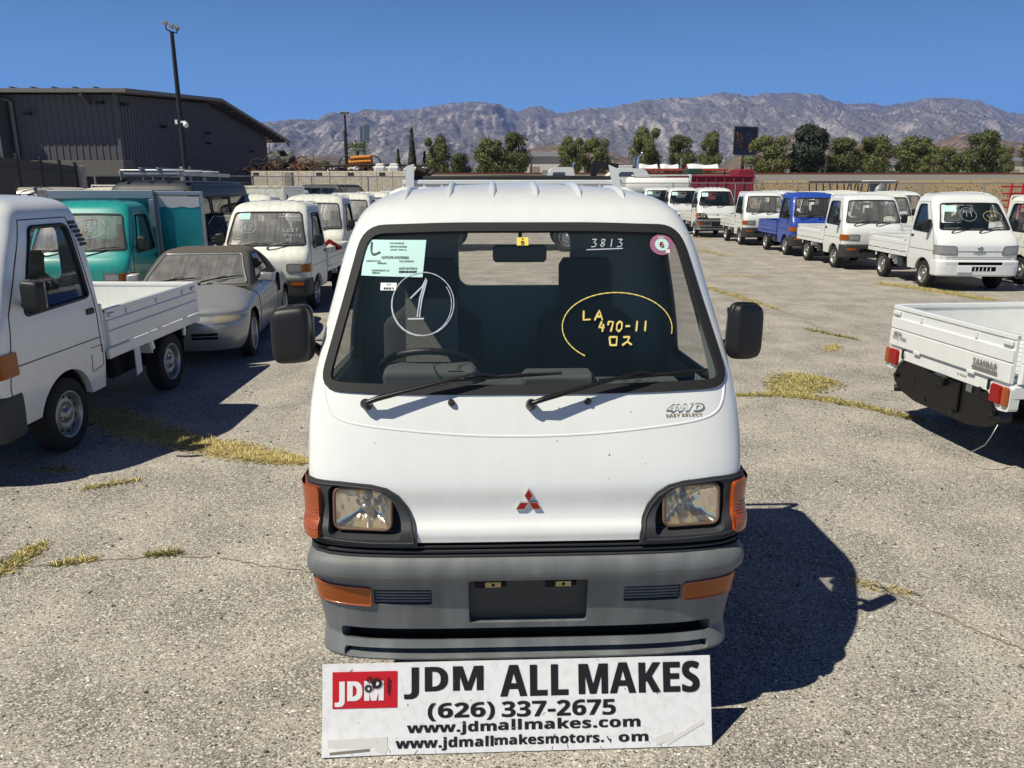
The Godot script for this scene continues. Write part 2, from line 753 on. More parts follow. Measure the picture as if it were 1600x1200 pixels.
# ---------------------------------------------------------------- small truck parts
func wheel(parent: Node, at: Vector3, outward: float, style := "steel", rad := 0.265, wid := 0.145) -> void:
	var key := "%s%.3f" % [style, rad]
	if not wheel_meshes.has(key):
		var ax := Transform3D(Basis(Vector3(0, -1, 0), Vector3(1, 0, 0), Vector3(0, 0, 1)), Vector3.ZERO)  # local y -> +x
		var r := rad
		var h := wid * 0.5
		var rr := r * (0.635 if style == "steel" else 0.70)
		var a := MB.new()
		a.lathe([Vector2(rr * 0.8, -h), Vector2(rr, -h), Vector2(r * 0.86, -h * 1.02), Vector2(r * 0.955, -h * 0.9), Vector2(r * 0.992, -h * 0.7), Vector2(r, 0), Vector2(r * 0.992, h * 0.7), Vector2(r * 0.955, h * 0.9), Vector2(r * 0.86, h * 1.02), Vector2(r * 0.70, h * 0.98), Vector2(rr, h * 0.9), Vector2(rr * 0.97, h * 0.8)], ax, 40, true)
		for i in 44:
			var t := TAU * i / 44.0
			for sd in [-1, 1]:
				a.box(Vector3(h * 0.5 * sd, cos(t) * r * 0.985, sin(t) * r * 0.985), Vector3(h * 0.55, r * 0.05, r * 0.075), 0.003, Basis(Vector3.RIGHT, t))
		var b := MB.new()
		var c := MB.new()
		var d := MB.new()
		b.lathe([Vector2(rr, h * 0.55), Vector2(rr * 1.02, h * 0.95), Vector2(rr * 0.96, h * 0.98), Vector2(rr * 0.9, h * 0.75), Vector2(rr * 0.86, h * 0.35)], ax, 36, true)
		if style == "steel":
			b.lathe([Vector2(rr * 0.86, h * 0.35), Vector2(rr * 0.8, h * 0.42), Vector2(rr * 0.66, h * 0.58), Vector2(rr * 0.5, h * 0.62), Vector2(rr * 0.44, h * 0.5), Vector2(rr * 0.30, h * 0.46), Vector2(rr * 0.27, h * 0.9), Vector2(rr * 0.2, h), Vector2(0.001, h)], ax, 36, true)
			for i in 10:
				var t := TAU * i / 10.0
				c.lathe([Vector2(rr * 0.10, 0), Vector2(0.0005, 0.002)], Transform3D(Basis(Vector3.RIGHT, t), Vector3.ZERO) * Transform3D(ax.basis * Basis.from_scale(Vector3(0.75, 1, 1.25)), Vector3(h * 0.515, rr * 0.73, 0)), 10)
			for i in 4:
				var t := TAU * i / 4.0 + 0.4
				d.lathe([Vector2(rr * 0.06, -0.004), Vector2(rr * 0.06, 0.014), Vector2(0.0005, 0.018)], Transform3D(Basis(Vector3.RIGHT, t), Vector3.ZERO) * Transform3D(ax.basis, Vector3(h * 0.5, rr * 0.37, 0)), 6)
		else:
			c.lathe([Vector2(rr * 0.86, h * 0.2), Vector2(0.001, h * 0.2)], ax, 24)
			for i in 8:
				var bs := Basis(Vector3.RIGHT, TAU * i / 8.0)
				b.box(bs * Vector3(h * 0.62, rr * 0.52, rr * 0.07), Vector3(0.02, rr * 0.8, rr * 0.10), 0.006, bs * Basis(Vector3.RIGHT, 0.16))
				b.box(bs * Vector3(h * 0.62, rr * 0.52, -rr * 0.07), Vector3(0.02, rr * 0.8, rr * 0.10), 0.006, bs * Basis(Vector3.RIGHT, -0.16))
			b.lathe([Vector2(rr * 0.25, h * 0.5), Vector2(rr * 0.25, h * 0.75), Vector2(rr * 0.16, h * 0.82), Vector2(0.001, h * 0.82)], ax, 20, true)
			d.lathe([Vector2(rr * 0.1, h * 0.82), Vector2(rr * 0.08, h * 0.88), Vector2(0.001, h * 0.88)], ax, 16)
		wheel_meshes[key] = [a.mesh(M.tyre), b.mesh(M.rim), c.mesh(M.rim_dark), d.mesh(M.chrome)]
	var w := part("wheel", parent)
	w.position = at
	if outward < 0.0:
		w.rotation.y = PI
	var ms: Array = wheel_meshes[key]
	obj("tyre", ms[0], null, w)
	obj("rim", ms[1], null, w)
	crumbs("vent_hole", ms[2], null, w)
	crumbs("wheel_nut", ms[3], null, w)

# filled outline with rings towards its middle; z gives the height over the plane for ring r (1 at the rim)
func dish(mb: MB, border: PackedVector2Array, rings: int, z: Callable, xf: Transform3D, flip := false) -> void:
	var mid := Vector2.ZERO
	for p in border:
		mid += p
	mid /= border.size()
	var c := border.size()
	var f := func(u: float, w: float) -> Vector3:
		var i := int(floor(w * c)) % c
		var fr := w * c - floorf(w * c)
		var b := border[i].lerp(border[(i + 1) % c], fr)
		var p := mid.lerp(b, u)
		return xf * Vector3(p.x, p.y, z.call(u, p))
	var base := mb.v.size()
	for j in rings + 1:
		var u := maxf(0.002, float(j) / rings)
		for i in c:
			var p: Vector3 = f.call(u, float(i) / c)
			var du: Vector3 = f.call(minf(u + 0.01, 1.0), float(i) / c) - f.call(maxf(u - 0.01, 0.0), float(i) / c)
			var dw: Vector3 = f.call(u, fmod(float(i) / c + 0.004, 1.0)) - p
			var nn := du.cross(dw)
			nn = nn.normalized() if nn.length_squared() > 1e-16 else xf.basis.z
			if nn.dot(xf.basis.z) < 0.0:
				nn = -nn
			mb.vert(p, -nn if flip else nn, Vector2(border[i].x * u, border[i].y * u))
	for j in rings:
		for i in c:
			var i2 := (i + 1) % c
			mb.quadi(base + j * c + i, base + j * c + i2, base + (j + 1) * c + i2, base + (j + 1) * c + i)

# a rectangular or shaped lamp set in the shell: bowl, clear cover, rim bead
func lamp(s: Shell, poly: PackedVector2Array, parent: Node, cover: Material, called := "headlight", deep := 0.05, flutes := 0.0, rim: Material = null) -> void:
	var mid := Vector2.ZERO
	for p in poly:
		mid += p
	mid /= poly.size()
	var c := s.at(s.front(mid.x, mid.y))
	var nn := s.normal(s.front(mid.x, mid.y))
	var x := Vector3.UP.cross(nn).normalized()
	var xf := Transform3D(Basis(x, nn.cross(x), nn), c)
	var b := PackedVector2Array()
	for p in poly:
		b.append(Vector2((p.x - mid.x) / maxf(absf(x.x), 0.4), p.y - mid.y))
	var bowl := MB.new()
	dish(bowl, b, 20, func(u: float, p: Vector2) -> float: return -0.004 - deep * (1.0 - u * u) + 0.0022 * sin(p.x * 210.0) * sin(p.y * 90.0 + p.x * 60.0) * (1.0 - u * u), xf)
	var l := obj(called, bowl, M.mirror_bowl, parent)
	var gl := MB.new()
	dish(gl, b, 14, func(u: float, p: Vector2) -> float: return 0.002 + 0.010 * (1.0 - u * u) + flutes * (absf(sin(p.x * 260.0)) + 0.6 * absf(sin(p.y * 150.0))), xf)
	obj("lens", gl, cover, l)
	var bulb := MB.new()
	bulb.lathe([Vector2(0.012, -deep), Vector2(0.016, -deep * 0.5), Vector2(0.008, -deep * 0.3), Vector2(0.0005, -deep * 0.25)], xf * Transform3D(Basis(Vector3.RIGHT, PI * 0.5), Vector3.ZERO), 12, true)
	obj("bulb", bulb, M.rim, l)
	if rim:
		var r := MB.new()
		var pts := []
		for p in b:
			pts.append(xf * Vector3(p.x, p.y, 0.002))
		r.tube(pts, 0.0055, 8, true)
		obj("lamp_rim", r, rim, l)

func inset(s: Shell, keep: PackedVector2Array, mb: MB, off: float, nu := 60, nt := 40) -> void:
	var b := Shell.bounds(keep).grow(0.002)
	s.patch(mb, b, nu, nt, keep, [], off)

# a raised or sunk tile of the shell with walls round it
func tile(s: Shell, keep: PackedVector2Array, mb: MB, off: float, base := 0.0, nu := 16, nt := 10, holes := []) -> void:
	var b := Shell.bounds(keep).grow(0.002)
	s.patch(mb, b, nu, nt, keep, holes, off)
	s.wall(mb, keep, off, base, off < base)
	for h in holes:
		s.wall(mb, h, off, base, true)

func line_on(s: Shell, pts: PackedVector2Array, mb: MB, rad: float, off := 0.0, sides := 6) -> void:
	mb.tube(s.trail(pts, off), rad, sides)

# freehand mark on a pane: points are (x, y) across the front of the shell
func stroke(s: Shell, pts: Array, wid: float, m: Material, parent: Node, called := "chalk_mark", smooth := false, off := 0.0035) -> MeshInstance3D:
	var mb := MB.new()
	var lines: Array = pts if pts[0] is Array else [pts]
	for l: Array in lines:
		var q := PackedVector2Array()
		if smooth:
			for i in l.size() - 1:
				var p0: Vector2 = l[maxi(i - 1, 0)]
				var p3: Vector2 = l[mini(i + 2, l.size() - 1)]
				for k in 5:
					q.append(l[i].cubic_interpolate(l[i + 1], p0, p3, k / 5.0))
			q.append(l[l.size() - 1])
		else:
			for i in l.size() - 1:
				for k in 3:
					q.append((l[i] as Vector2).lerp(l[i + 1], k / 3.0))
			q.append(l[l.size() - 1])
		var prev := []
		for i in q.size():
			var d := q[mini(i + 1, q.size() - 1)] - q[maxi(i - 1, 0)]
			var o := Vector2(-d.y, d.x).normalized() * wid * 0.5 * (0.92 + 0.16 * sin(i * 0.9))
			var row := []
			for sg in [-1.0, 1.0]:
				var f := s.front(q[i].x + o.x * sg, q[i].y + o.y * sg)
				var nn := s.normal(f)
				row.append(mb.vert(s.at(f) + nn * off, nn))
			if prev.size():
				mb.quadi(prev[0], prev[1], row[1], row[0])
			prev = row
	return obj(called, mb, m, parent)

func loop_pts(cx: float, cy: float, rx: float, ry: float, a0 := 0.0, a1 := 360.0, n := 28) -> Array:
	var o := []
	for i in n + 1:
		var a := deg_to_rad(lerpf(a0, a1, float(i) / n))
		o.append(Vector2(cx + rx * cos(a), cy + ry * sin(a)))
	return o

# simple pen strokes for digits and letters in a 0..1 x 0..1 box
func pen(ch: String) -> Array:
	match ch:
		"0": return [[Vector2(.5, 1), Vector2(.1, .7), Vector2(.12, .2), Vector2(.5, 0), Vector2(.9, .3), Vector2(.85, .8), Vector2(.5, 1)]]
		"1": return [[Vector2(.5, 1), Vector2(.5, 0)]]
		"2": return [[Vector2(.1, .75), Vector2(.45, 1), Vector2(.85, .75), Vector2(.5, .4), Vector2(.1, 0), Vector2(.95, .05)]]
		"3": return [[Vector2(.1, .95), Vector2(.8, .95), Vector2(.4, .58), Vector2(.85, .4), Vector2(.7, .05), Vector2(.1, .02)]]
		"4": return [[Vector2(.4, 1), Vector2(.1, .4), Vector2(.95, .4)], [Vector2(.7, .75), Vector2(.65, 0)]]
		"5": return [[Vector2(.85, 1), Vector2(.25, 1), Vector2(.2, .55), Vector2(.7, .55), Vector2(.8, .2), Vector2(.15, 0)]]
		"6": return [[Vector2(.75, 1), Vector2(.2, .45), Vector2(.3, .02), Vector2(.85, .15), Vector2(.7, .45), Vector2(.2, .3)]]
		"7": return [[Vector2(.08, .6), Vector2(.12, .95), Vector2(.85, .95), Vector2(.6, 0)]]
		"8": return [[Vector2(.8, .9), Vector2(.3, .95), Vector2(.25, .65), Vector2(.8, .3), Vector2(.5, 0), Vector2(.15, .2), Vector2(.7, .65), Vector2(.8, .9)]]
		"9": return [[Vector2(.85, .8), Vector2(.35, 1), Vector2(.15, .65), Vector2(.8, .65), Vector2(.85, .85), Vector2(.6, 0)]]
		"L": return [[Vector2(.15, 1), Vector2(.2, .05), Vector2(.95, .1)]]
		"A": return [[Vector2(.05, 0), Vector2(.5, 1), Vector2(.9, 0)], [Vector2(.2, .38), Vector2(.8, .38)]]
		"-": return [[Vector2(.1, .5), Vector2(.8, .52)]]
		"B": return [[Vector2(.2, 1), Vector2(.2, 0), Vector2(.8, .2), Vector2(.25, .5), Vector2(.75, .8), Vector2(.2, 1)]]
		"J": return [[Vector2(.7, 1), Vector2(.7, .2), Vector2(.4, 0), Vector2(.1, .2)]]
		"ロ": return [[Vector2(.1, .95), Vector2(.2, .02)], [Vector2(.1, .95), Vector2(.85, .95), Vector2(.8, .05)], [Vector2(.2, .08), Vector2(.85, .08)]]
		"ス": return [[Vector2(.15, .92), Vector2(.8, .95), Vector2(.55, .45), Vector2(.05, .05)], [Vector2(.55, .45), Vector2(1.0, .08)]]
		"U": return [[Vector2(.1, 1), Vector2(.15, .1), Vector2(.5, 0), Vector2(.85, .1), Vector2(.9, 1)]]
		"O": return [[Vector2(.5, 1), Vector2(.1, .6), Vector2(.3, 0), Vector2(.8, .2), Vector2(.85, .8), Vector2(.5, 1)]]
		"T": return [[Vector2(.05, .95), Vector2(.95, .95)], [Vector2(.5, .95), Vector2(.5, 0)]]
	return []

func write(s: Shell, txt: String, x: float, y: float, cw: float, ch: float, wid: float, m: Material, parent: Node, slant := 0.0) -> void:
	var all := []
	for i in txt.length():
		for l in pen(txt[i]):
			var q := []
			for p: Vector2 in l:
				q.append(Vector2(x + (i + p.x * 0.75) * cw + p.y * slant, y + p.y * ch))
			all.append(q)
	stroke(s, all, wid, m, parent, "chalk_writing")

func wiper(s: Shell, piv: Vector2, mid: Vector2, a: Vector2, b: Vector2, parent: Node) -> void:
	var P := func(v: Vector2, o: float) -> Vector3:
		var f := s.front(v.x, v.y)
		return s.at(f) + s.normal(f) * o
	var mb := MB.new()
	var p0: Vector3 = P.call(piv, 0.0)
	var nn := s.normal(s.front(piv.x, piv.y))
	mb.tube([p0, p0 + nn * 0.03, p0 + nn * 0.045], [0.017, 0.017, 0.011], 12)
	var m1: Vector3 = P.call(mid, 0.042)
	mb.tube([p0 + nn * 0.034, (p0 + nn * 0.05).lerp(m1, 0.12), (p0 + nn * 0.04).lerp(m1, 0.6), m1], [0.011, 0.013, 0.010, 0.006], 8, false, 0.7)
	var arm := obj("wiper", mb, M.black_gloss, parent)
	var bl := MB.new()
	var pts := []
	for i in 9:
		pts.append(P.call(a.lerp(b, i / 8.0), 0.014))
	bl.tube(pts, 0.0055, 6)
	var top := []
	for i in range(1, 8):
		top.append(P.call(a.lerp(b, i / 8.0), 0.026 if i > 1 and i < 7 else 0.016))
	bl.tube(top, 0.004, 6)
	bl.tube([m1, P.call(a.lerp(b, 0.5), 0.026)], 0.004, 6)
	obj("wiper_blade", bl, M.black, arm)

func mirror_head(parent: Node, c: Vector3, size: Vector3, sg: float, foot: Vector3, m: Material, turn := 0.0) -> void:
	var mb := MB.new()
	var yaw := Basis(Vector3.UP, turn)
	# housing: rounded box, fuller at its front face
	var f := func(u: float, w: float) -> Vector3:
		var a := u * TAU
		var b := (w - 0.5) * PI
		var cx := cos(a) * cos(b)
		var cz := sin(a) * cos(b)
		var cy := sin(b)
		var e := func(x: float, p: float) -> float: return signf(x) * pow(absf(x), p)
		var p := Vector3(e.call(cx, 0.42), e.call(cy, 0.40), e.call(cz, 0.55)) * size * 0.5
		if p.z > 0.0:
			p.x *= 0.92
			p.y *= 0.95
		p.y += p.x * sg * -0.10
		return c + yaw * p
	mb.grid(f, 32, 18, false)
	var mi := obj("mirror", mb, m, parent)
	var g := MB.new()
	g.box(c - yaw * Vector3(0, 0, size.z * 0.49), Vector3(size.x * 0.82, size.y * 0.82, 0.006), 0.0, yaw)
	obj("mirror_glass", g, M.chrome, mi)
	var arm := MB.new()
	arm.tube([foot, (foot + c) * 0.5 + Vector3(0, 0.012, 0.01), c - Vector3(sg * size.x * 0.3, 0.02, 0)], [0.02, 0.014, 0.018], 8)
	obj("mirror_arm", arm, m, mi)

func seat(parent: Node, x: float, z: float, m: Material, fabric: Material = null, top := 1.54) -> void:
	var b := MB.new()
	var f := func(u: float, w: float) -> Vector3:
		var y := lerpf(0.80, top, w)
		var hw := 0.21 if w < 0.62 else lerpf(0.21, 0.115, smoothstep(0.62, 0.74, w))
		if w > 0.97:
			hw *= 1.0 - (w - 0.97) / 0.03 * 0.15
		var a := u * TAU
		var t := 0.055 * (1.0 if w < 0.97 else 0.7)
		var sx := signf(cos(a)) * pow(absf(cos(a)), 0.35)
		var sz := signf(sin(a)) * pow(absf(sin(a)), 0.7)
		return Vector3(x + sx * hw, y, z - (y - 0.8) * 0.16 + sz * t)
	b.grid(f, 28, 26)
	b.box(Vector3(x, top - 0.003, z - (top - 0.8) * 0.16), Vector3(0.19, 0.01, 0.06), 0.004)
	b.box(Vector3(x, 0.78, z + 0.20), Vector3(0.44, 0.14, 0.46), 0.05)
	var st := obj("seat", b, m, parent)
	if fabric:
		var p := MB.new()
		var g := func(u: float, w: float) -> Vector3:
			var y := lerpf(0.86, 1.36, w)
			return Vector3(x + lerpf(-0.11, 0.11, u), y, z - (y - 0.8) * 0.16 + 0.057)
		p.grid(g, 4, 6, false, 1.0, 2.0)
		obj("seat_panel", p, fabric, st)

func gate(parent: Node, called: String, a: Vector3, b: Vector3, h: float, m: Material, hooks: int, outn: Vector3) -> void:
	var mb := MB.new()
	var d := b - a
	var L := d.length()
	var f := d.normalized()
	var bs := Basis(f, Vector3.UP, f.cross(Vector3.UP))
	var sg := signf(bs.z.dot(outn))
	var c := (a + b) * 0.5
	mb.box(c + Vector3(0, h * 0.5, 0), Vector3(L, h, 0.022), 0.004, bs)
	mb.box(c + Vector3(0, h - 0.018, 0), Vector3(L, 0.036, 0.04), 0.008, bs)
	mb.box(c + Vector3(0, h * 0.565, 0) + outn * 0.014, Vector3(L - 0.004, h * 0.27, 0.022), 0.007, bs)
	mb.box(c + Vector3(0, h * 0.21, 0) + outn * 0.014, Vector3(L - 0.004, h * 0.41, 0.022), 0.007, bs)
	var g := obj(called, mb, m, parent)
	var hk := MB.new()
	for i in hooks:
		var p := a + d * ((i + 0.6) / (hooks + 0.2)) + Vector3(0, h * 0.80, 0) + outn * 0.018
		hk.box(p, Vector3(0.022, h * 0.14, 0.014), 0.004, bs)
		hk.box(a + d * ((i + 0.6) / (hooks + 0.2)) + Vector3(0, 0.0, 0) + outn * 0.02, Vector3(0.075, 0.028, 0.02), 0.006, bs)
	for e in [0.045, 0.955]:
		hk.box(a + d * e + Vector3(0, h * 0.82, 0) + outn * 0.022, Vector3(0.09, 0.035, 0.02), 0.008, bs)
	split("latch", hk, m, g)

# ---------------------------------------------------------------- the small cab-over truck
func kei(cfg: Dictionary, called := "kei_truck") -> Dictionary:
	var t := thing(called, "white small truck", "truck")
	var s := Shell.new().setup(cfg.rows, cfg.get("n", 4.0))
	var res: float = cfg.get("res", 1.0)
	var P: Material = cfg.paint
	var ft: float = cfg.front_t
	var sb: float = cfg.side_t
	var top: float = cfg.rows[cfg.rows.size() - 1][0]
	var zr: float = cfg.rows[0][5]
	var ws_out := rpoly(cfg.ws, cfg.get("ws_r", 0.07), 6)
	var ws_in := shrink(ws_out, cfg.get("seal", 0.03))
	var wo := on_front(s, ws_out)
	var wi := on_front(s, ws_in)
	var wg := on_front(s, shrink(ws_out, cfg.get("seal", 0.03) - 0.004))
	var sw := rpoly(cfg.sw, 0.05, 5)
	var fh: Array = []
	for h: PackedVector2Array in cfg.get("front_holes", []):
		fh.append(on_front(s, h)); fh.append(on_front(s, mirror(h)))
	var body := MB.new()
	var holes := fh.duplicate()
	holes.append(wo)
	s.patch(body, Rect2(-1.0, ft, 2.0, top - ft), int(84 * res), int(76 * res), PackedVector2Array(), holes)
	var arch := PackedVector2Array()
	var az: float = cfg.axle_f
	for i in 25:
		var a := PI * i / 24.0
		arch.append(Vector2(az + cos(a) * 0.335, 0.275 + sin(a) * 0.315))
	arch.append(Vector2(az - 0.335, 0.2)); arch.append(Vector2(az + 0.335, 0.2))
	var rwp := rpoly(cfg.rw, 0.05, 5)
	var rp := PackedVector2Array()
	for p in fine(rwp):
		rp.append(s.rear(absf(p.x), p.y))
	# rear window: the outline is symmetrical, so each half of the rear wall gets its own hole
	var half: Array = cfg.rw
	var rx: float = absf(half[1].x)
	var ry0: float = half[0].y
	var ry1: float = half[2].y
	for sg: float in [-1.0, 1.0]:
		var sh := []
		sh.append(on_side(s, sw, sg))
		sh.append(on_side(s, arch, sg))
		for h: PackedVector2Array in fh:
			sh.append(h)
		var q0 := 1.0 * sg
		var rh := PackedVector2Array()
		var outline := rpoly(rect_poly(0.0, ry0, rx, ry1), 0.001, 1)
		if rx > 0.0:
			var pts := PackedVector2Array([Vector2(-0.2, ry0), Vector2(rx - 0.05, ry0)])
			for k in 5:
				pts.append(Vector2(rx - 0.05 + 0.05 * sin(k * PI / 8.0), ry0 + 0.05 - 0.05 * cos(k * PI / 8.0)))
			for k in 5:
				pts.append(Vector2(rx - 0.05 + 0.05 * cos(k * PI / 8.0), ry1 - 0.05 + 0.05 * sin(k * PI / 8.0)))
			pts.append(Vector2(-0.2, ry1))
			for p in pts:
				var q := s.rear(p.x, p.y)
				rh.append(Vector2(q.x * sg, q.y))
			sh.append(rh)
		s.patch(body, Rect2(q0 if sg > 0 else -2.6, sb, 1.6, top - sb), int(64 * res), int(84 * res), PackedVector2Array(), sh)
		s.wall(body, sh[1], 0.0, -0.05, true)
		# inner lining
		var lin := MB.new()
		s.patch(lin, Rect2(q0 if sg > 0 else -2.6, 0.62, 1.6, top - 0.64), int(26 * res) + 4, int(26 * res) + 4, PackedVector2Array(), sh, -0.035, true)
		obj("door_lining", lin, M.door_trim, t)
		var gl := MB.new()
		inset(s, on_side(s, sw, sg), gl, -0.012, 10, 10)
		var w := obj("side_window", gl, cfg.get("side_glass", M.glass_side), t)
		var seal := MB.new()
		seal.tube(s.trail(on_side(s, sw, sg), 0.0), 0.014, 8, true)
		obj("window_seal", seal, M.black, w)
		var gap := MB.new()
		for l: Array in cfg.get("door", []):
			var q := PackedVector2Array()
			for i in l.size() - 1:
				for k in 6:
					var p: Vector2 = (l[i] as Vector2).lerp(l[i + 1], k / 6.0)
					q.append(s.side(p.x, p.y, sg))
			var lp: Vector2 = l[l.size() - 1]
			q.append(s.side(lp.x, lp.y, sg))
			line_on(s, q, gap, 0.0045, 0.0, 5)
		if cfg.has("door"):
			split("door_gap", gap, M.black, t)
		var hd := MB.new()
		var hz: Vector2 = cfg.get("handle", Vector2(zr + 0.15, 0.98))
		var hp := s.at(s.side(hz.x, hz.y, sg))
		hd.box(hp + Vector3(sg * 0.002, 0, 0), Vector3(0.022, 0.045, 0.105), 0.008)
		obj("door_handle", hd, M.black, t)
		var li := MB.new()
		li.grid(func(u: float, v2: float) -> Vector3: return Vector3(sg * lerpf(cfg.rows[0][3] - 0.06, 0.34, v2), 0.275 + sin(u * PI) * 0.33, az + cos(u * PI) * 0.345), 16, 2)
		obj("wheel_housing", li, M.under, t)
	obj("cab", body, P, t)
	# header lining, windscreen and its rubber
	var lin2 := MB.new()
	s.patch(lin2, Rect2(-1.0, 0.95, 2.0, top - 0.97), int(36 * res) + 4, int(30 * res) + 4, PackedVector2Array(), [wo], -0.035, true)
	obj("cab_lining", lin2, M.interior_dark, t)
	var g2 := MB.new()
	inset(s, wg, g2, -0.004, int(36 * res), int(24 * res))
	var wsn := obj("windscreen", g2, cfg.get("glass", M.glass), t)
	var sl := MB.new()
	s.patch(sl, Shell.bounds(wo).grow(0.003), int(60 * res), int(40 * res), wo, [wi], 0.007)
	s.wall(sl, wo, 0.007, -0.004, false)
	s.wall(sl, wi, 0.007, -0.006, true)
	obj("windscreen_seal", sl, M.rubber, wsn)
	if rx > 0.0:
		var rg := MB.new()
		rg.box(Vector3(0, (ry0 + ry1) * 0.5, zr + 0.012), Vector3(rx * 2 + 0.01, ry1 - ry0 + 0.01, 0.004))
		obj("rear_window", rg, M.glass, t)
	# inside
	var ins := MB.new()
	var wz: float = cfg.ws_z
	var wy: float = (cfg.ws[0] as Vector2).y
	ins.box(Vector3(0, wy - 0.10, wz - 0.14), Vector3(1.16, 0.16, 0.26), 0.03)
	ins.box(Vector3(-0.33, wy - 0.02, wz - 0.21), Vector3(0.36, 0.12, 0.13), 0.035)
	ins.box(Vector3(0.12, wy - 0.005, wz - 0.17), Vector3(0.26, 0.05, 0.12), 0.02)
	var ds := split("dashboard", ins, M.dash, t)
	if res >= 1.0:
		var vt := MB.new()
		for k in 26:
			vt.box(Vector3(-0.52 + k * 0.042, wy - 0.017, wz - 0.055), Vector3(0.032, 0.004, 0.018))
		crumbs("air_vent", vt, M.black, ds)
	var fl := MB.new()
	fl.box(Vector3(0, 0.63, (wz + zr) * 0.5 - 0.02), Vector3(1.26, 0.03, wz - zr - 0.1))
	fl.box(Vector3(0, 0.72, zr + 0.3), Vector3(1.2, 0.18, 0.5), 0.02)
	split("cab_floor", fl, M.interior_dark, t)
	var sz: float = zr + 0.28
	seat(t, -0.36, sz, M.seat, cfg.get("fabric"), cfg.get("seat_top", 1.52))
	seat(t, 0.30, sz, M.seat, null, cfg.get("seat_top", 1.52))
	var sv := MB.new()
	var ring := []
	var tilt := Basis(Vector3.RIGHT, -0.62)
	var sc := Vector3(-0.34, wy - 0.02, wz - 0.36)
	for i in 28:
		var a := TAU * i / 28.0
		ring.append(sc + tilt * Vector3(cos(a) * 0.182, 0, sin(a) * 0.182))
	sv.tube(ring, 0.013, 8, true)
	for a: float in [0.3, PI - 0.3, PI * 0.5 + PI]:
		sv.tube([sc + tilt * Vector3(0, -0.03, 0), sc + tilt * Vector3(cos(a) * 0.18, 0, sin(a) * 0.18)], 0.012, 6)
	sv.lathe([Vector2(0.05, -0.05), Vector2(0.05, -0.01), Vector2(0.001, -0.005)], Transform3D(tilt, sc), 14)
	sv.tube([sc, sc + tilt * Vector3(0, -0.35, 0)], 0.025, 8)
	obj("steering_wheel", sv, M.black, t)
	var im := MB.new()
	var iy: float = cfg.get("inner_mirror", 1.575)
	im.box(Vector3(0, iy, wz - 0.50), Vector3(0.205, 0.066, 0.022), 0.02)
	im.tube([Vector3(0, iy, wz - 0.50), Vector3(0, iy + 0.09, wz - 0.46)], 0.008, 6)
	obj("inner_mirror", im, M.trim, t)
	# wheels
	var tr: float = cfg.rows[0][3] - 0.075
	var ar: float = cfg.axle_r
	for sg: float in [-1.0, 1.0]:
		wheel(t, Vector3(sg * tr, 0.265, az), sg)
		wheel(t, Vector3(sg * tr, 0.265, ar), sg)
		var m: Array = cfg.get("mirror_right" if sg > 0.0 and cfg.has("mirror_right") else "mirror", [0.785, 1.335, -0.36, 0.145, 0.20, 0.09])
		mirror_head(t, Vector3(sg * m[0], m[1], m[2]), Vector3(m[3], m[4], m[5]), sg, s.at(s.side(m[2] - 0.08, m[1] - 0.08, sg)), M.black, m[6] if m.size() > 6 else 0.0)
	var w3: Array = cfg.wipers
	for l: Array in w3:
		wiper(s, l[0], l[1], l[2], l[3], t)
	var nz := MB.new()
	for p: Vector2 in cfg.get("nozzles", []):
		var f := s.front(p.x, p.y)
		nz.tube([s.at(f), s.at(f) + s.normal(f) * 0.012, s.at(f) + s.normal(f) * 0.02], [0.012, 0.011, 0.006], 10)
	if cfg.has("nozzles"):
		split("washer_nozzle", nz, M.black, t)
	# roof ribs
	if cfg.has("ribs"):
		var rb := MB.new()
		for x: float in cfg.ribs:
			var pts := []
			var rad := []
			var cz: Array = cfg.rib_z
			for i in 9:
				var z := lerpf(cz[0], cz[1], i / 8.0)
				pts.append(Vector3(x, roof_y(s, x, z, top), z))
				rad.append(0.0125 * clampf(minf(i, 8 - i) + 0.15, 0.15, 1.0))
			rb.tube(pts, rad, 8)
		split("roof_rib", rb, P, t)
	# chassis
	var bw: float = cfg.rows[0][3] + 0.01
	var L: float = cfg.length
	var by: float = cfg.get("bed_y", 0.64)
	var ch := MB.new()
	for sg: float in [-1.0, 1.0]:
		ch.box(Vector3(sg * 0.36, 0.46, (zr - L) * 0.5 + 0.6), Vector3(0.07, 0.11, L + zr + 0.9), 0.01)
	for k in 5:
		ch.box(Vector3(0, 0.50, lerpf(zr, -L + 0.1, k / 4.0)), Vector3(1.2, 0.07, 0.06), 0.01)
	ch.tube([Vector3(-0.6, 0.265, ar), Vector3(0.6, 0.265, ar)], 0.045, 10)
	ch.lathe([Vector2(0.02, -0.1), Vector2(0.11, -0.06), Vector2(0.13, 0), Vector2(0.11, 0.06), Vector2(0.02, 0.1)], Transform3D(Basis(), Vector3(0, 0.265, ar)), 16, true)
	ch.tube([Vector3(-0.6, 0.265, az), Vector3(0.6, 0.265, az)], 0.035, 10)
	ch.tube([Vector3(0.1, 0.33, az), Vector3(0.05, 0.27, ar)], 0.035, 8)
	ch.box(Vector3(-0.2, 0.38, zr + 0.3), Vector3(0.5, 0.28, 0.7), 0.05)
	ch.box(Vector3(0.45, 0.42, zr - 0.55), Vector3(0.26, 0.22, 0.5), 0.04)
	ch.tube([Vector3(-0.3, 0.30, zr), Vector3(-0.35, 0.28, ar + 0.35), Vector3(-0.40, 0.3, -L + 0.05)], 0.03, 8)
	crumbs("chassis", ch, M.under, t)
	var bx := MB.new()
	bx.box(Vector3(-bw + 0.10, 0.42, zr - 0.36), Vector3(0.14, 0.22, 0.2), 0.015)
	obj("battery_box", bx, M.trim, t)
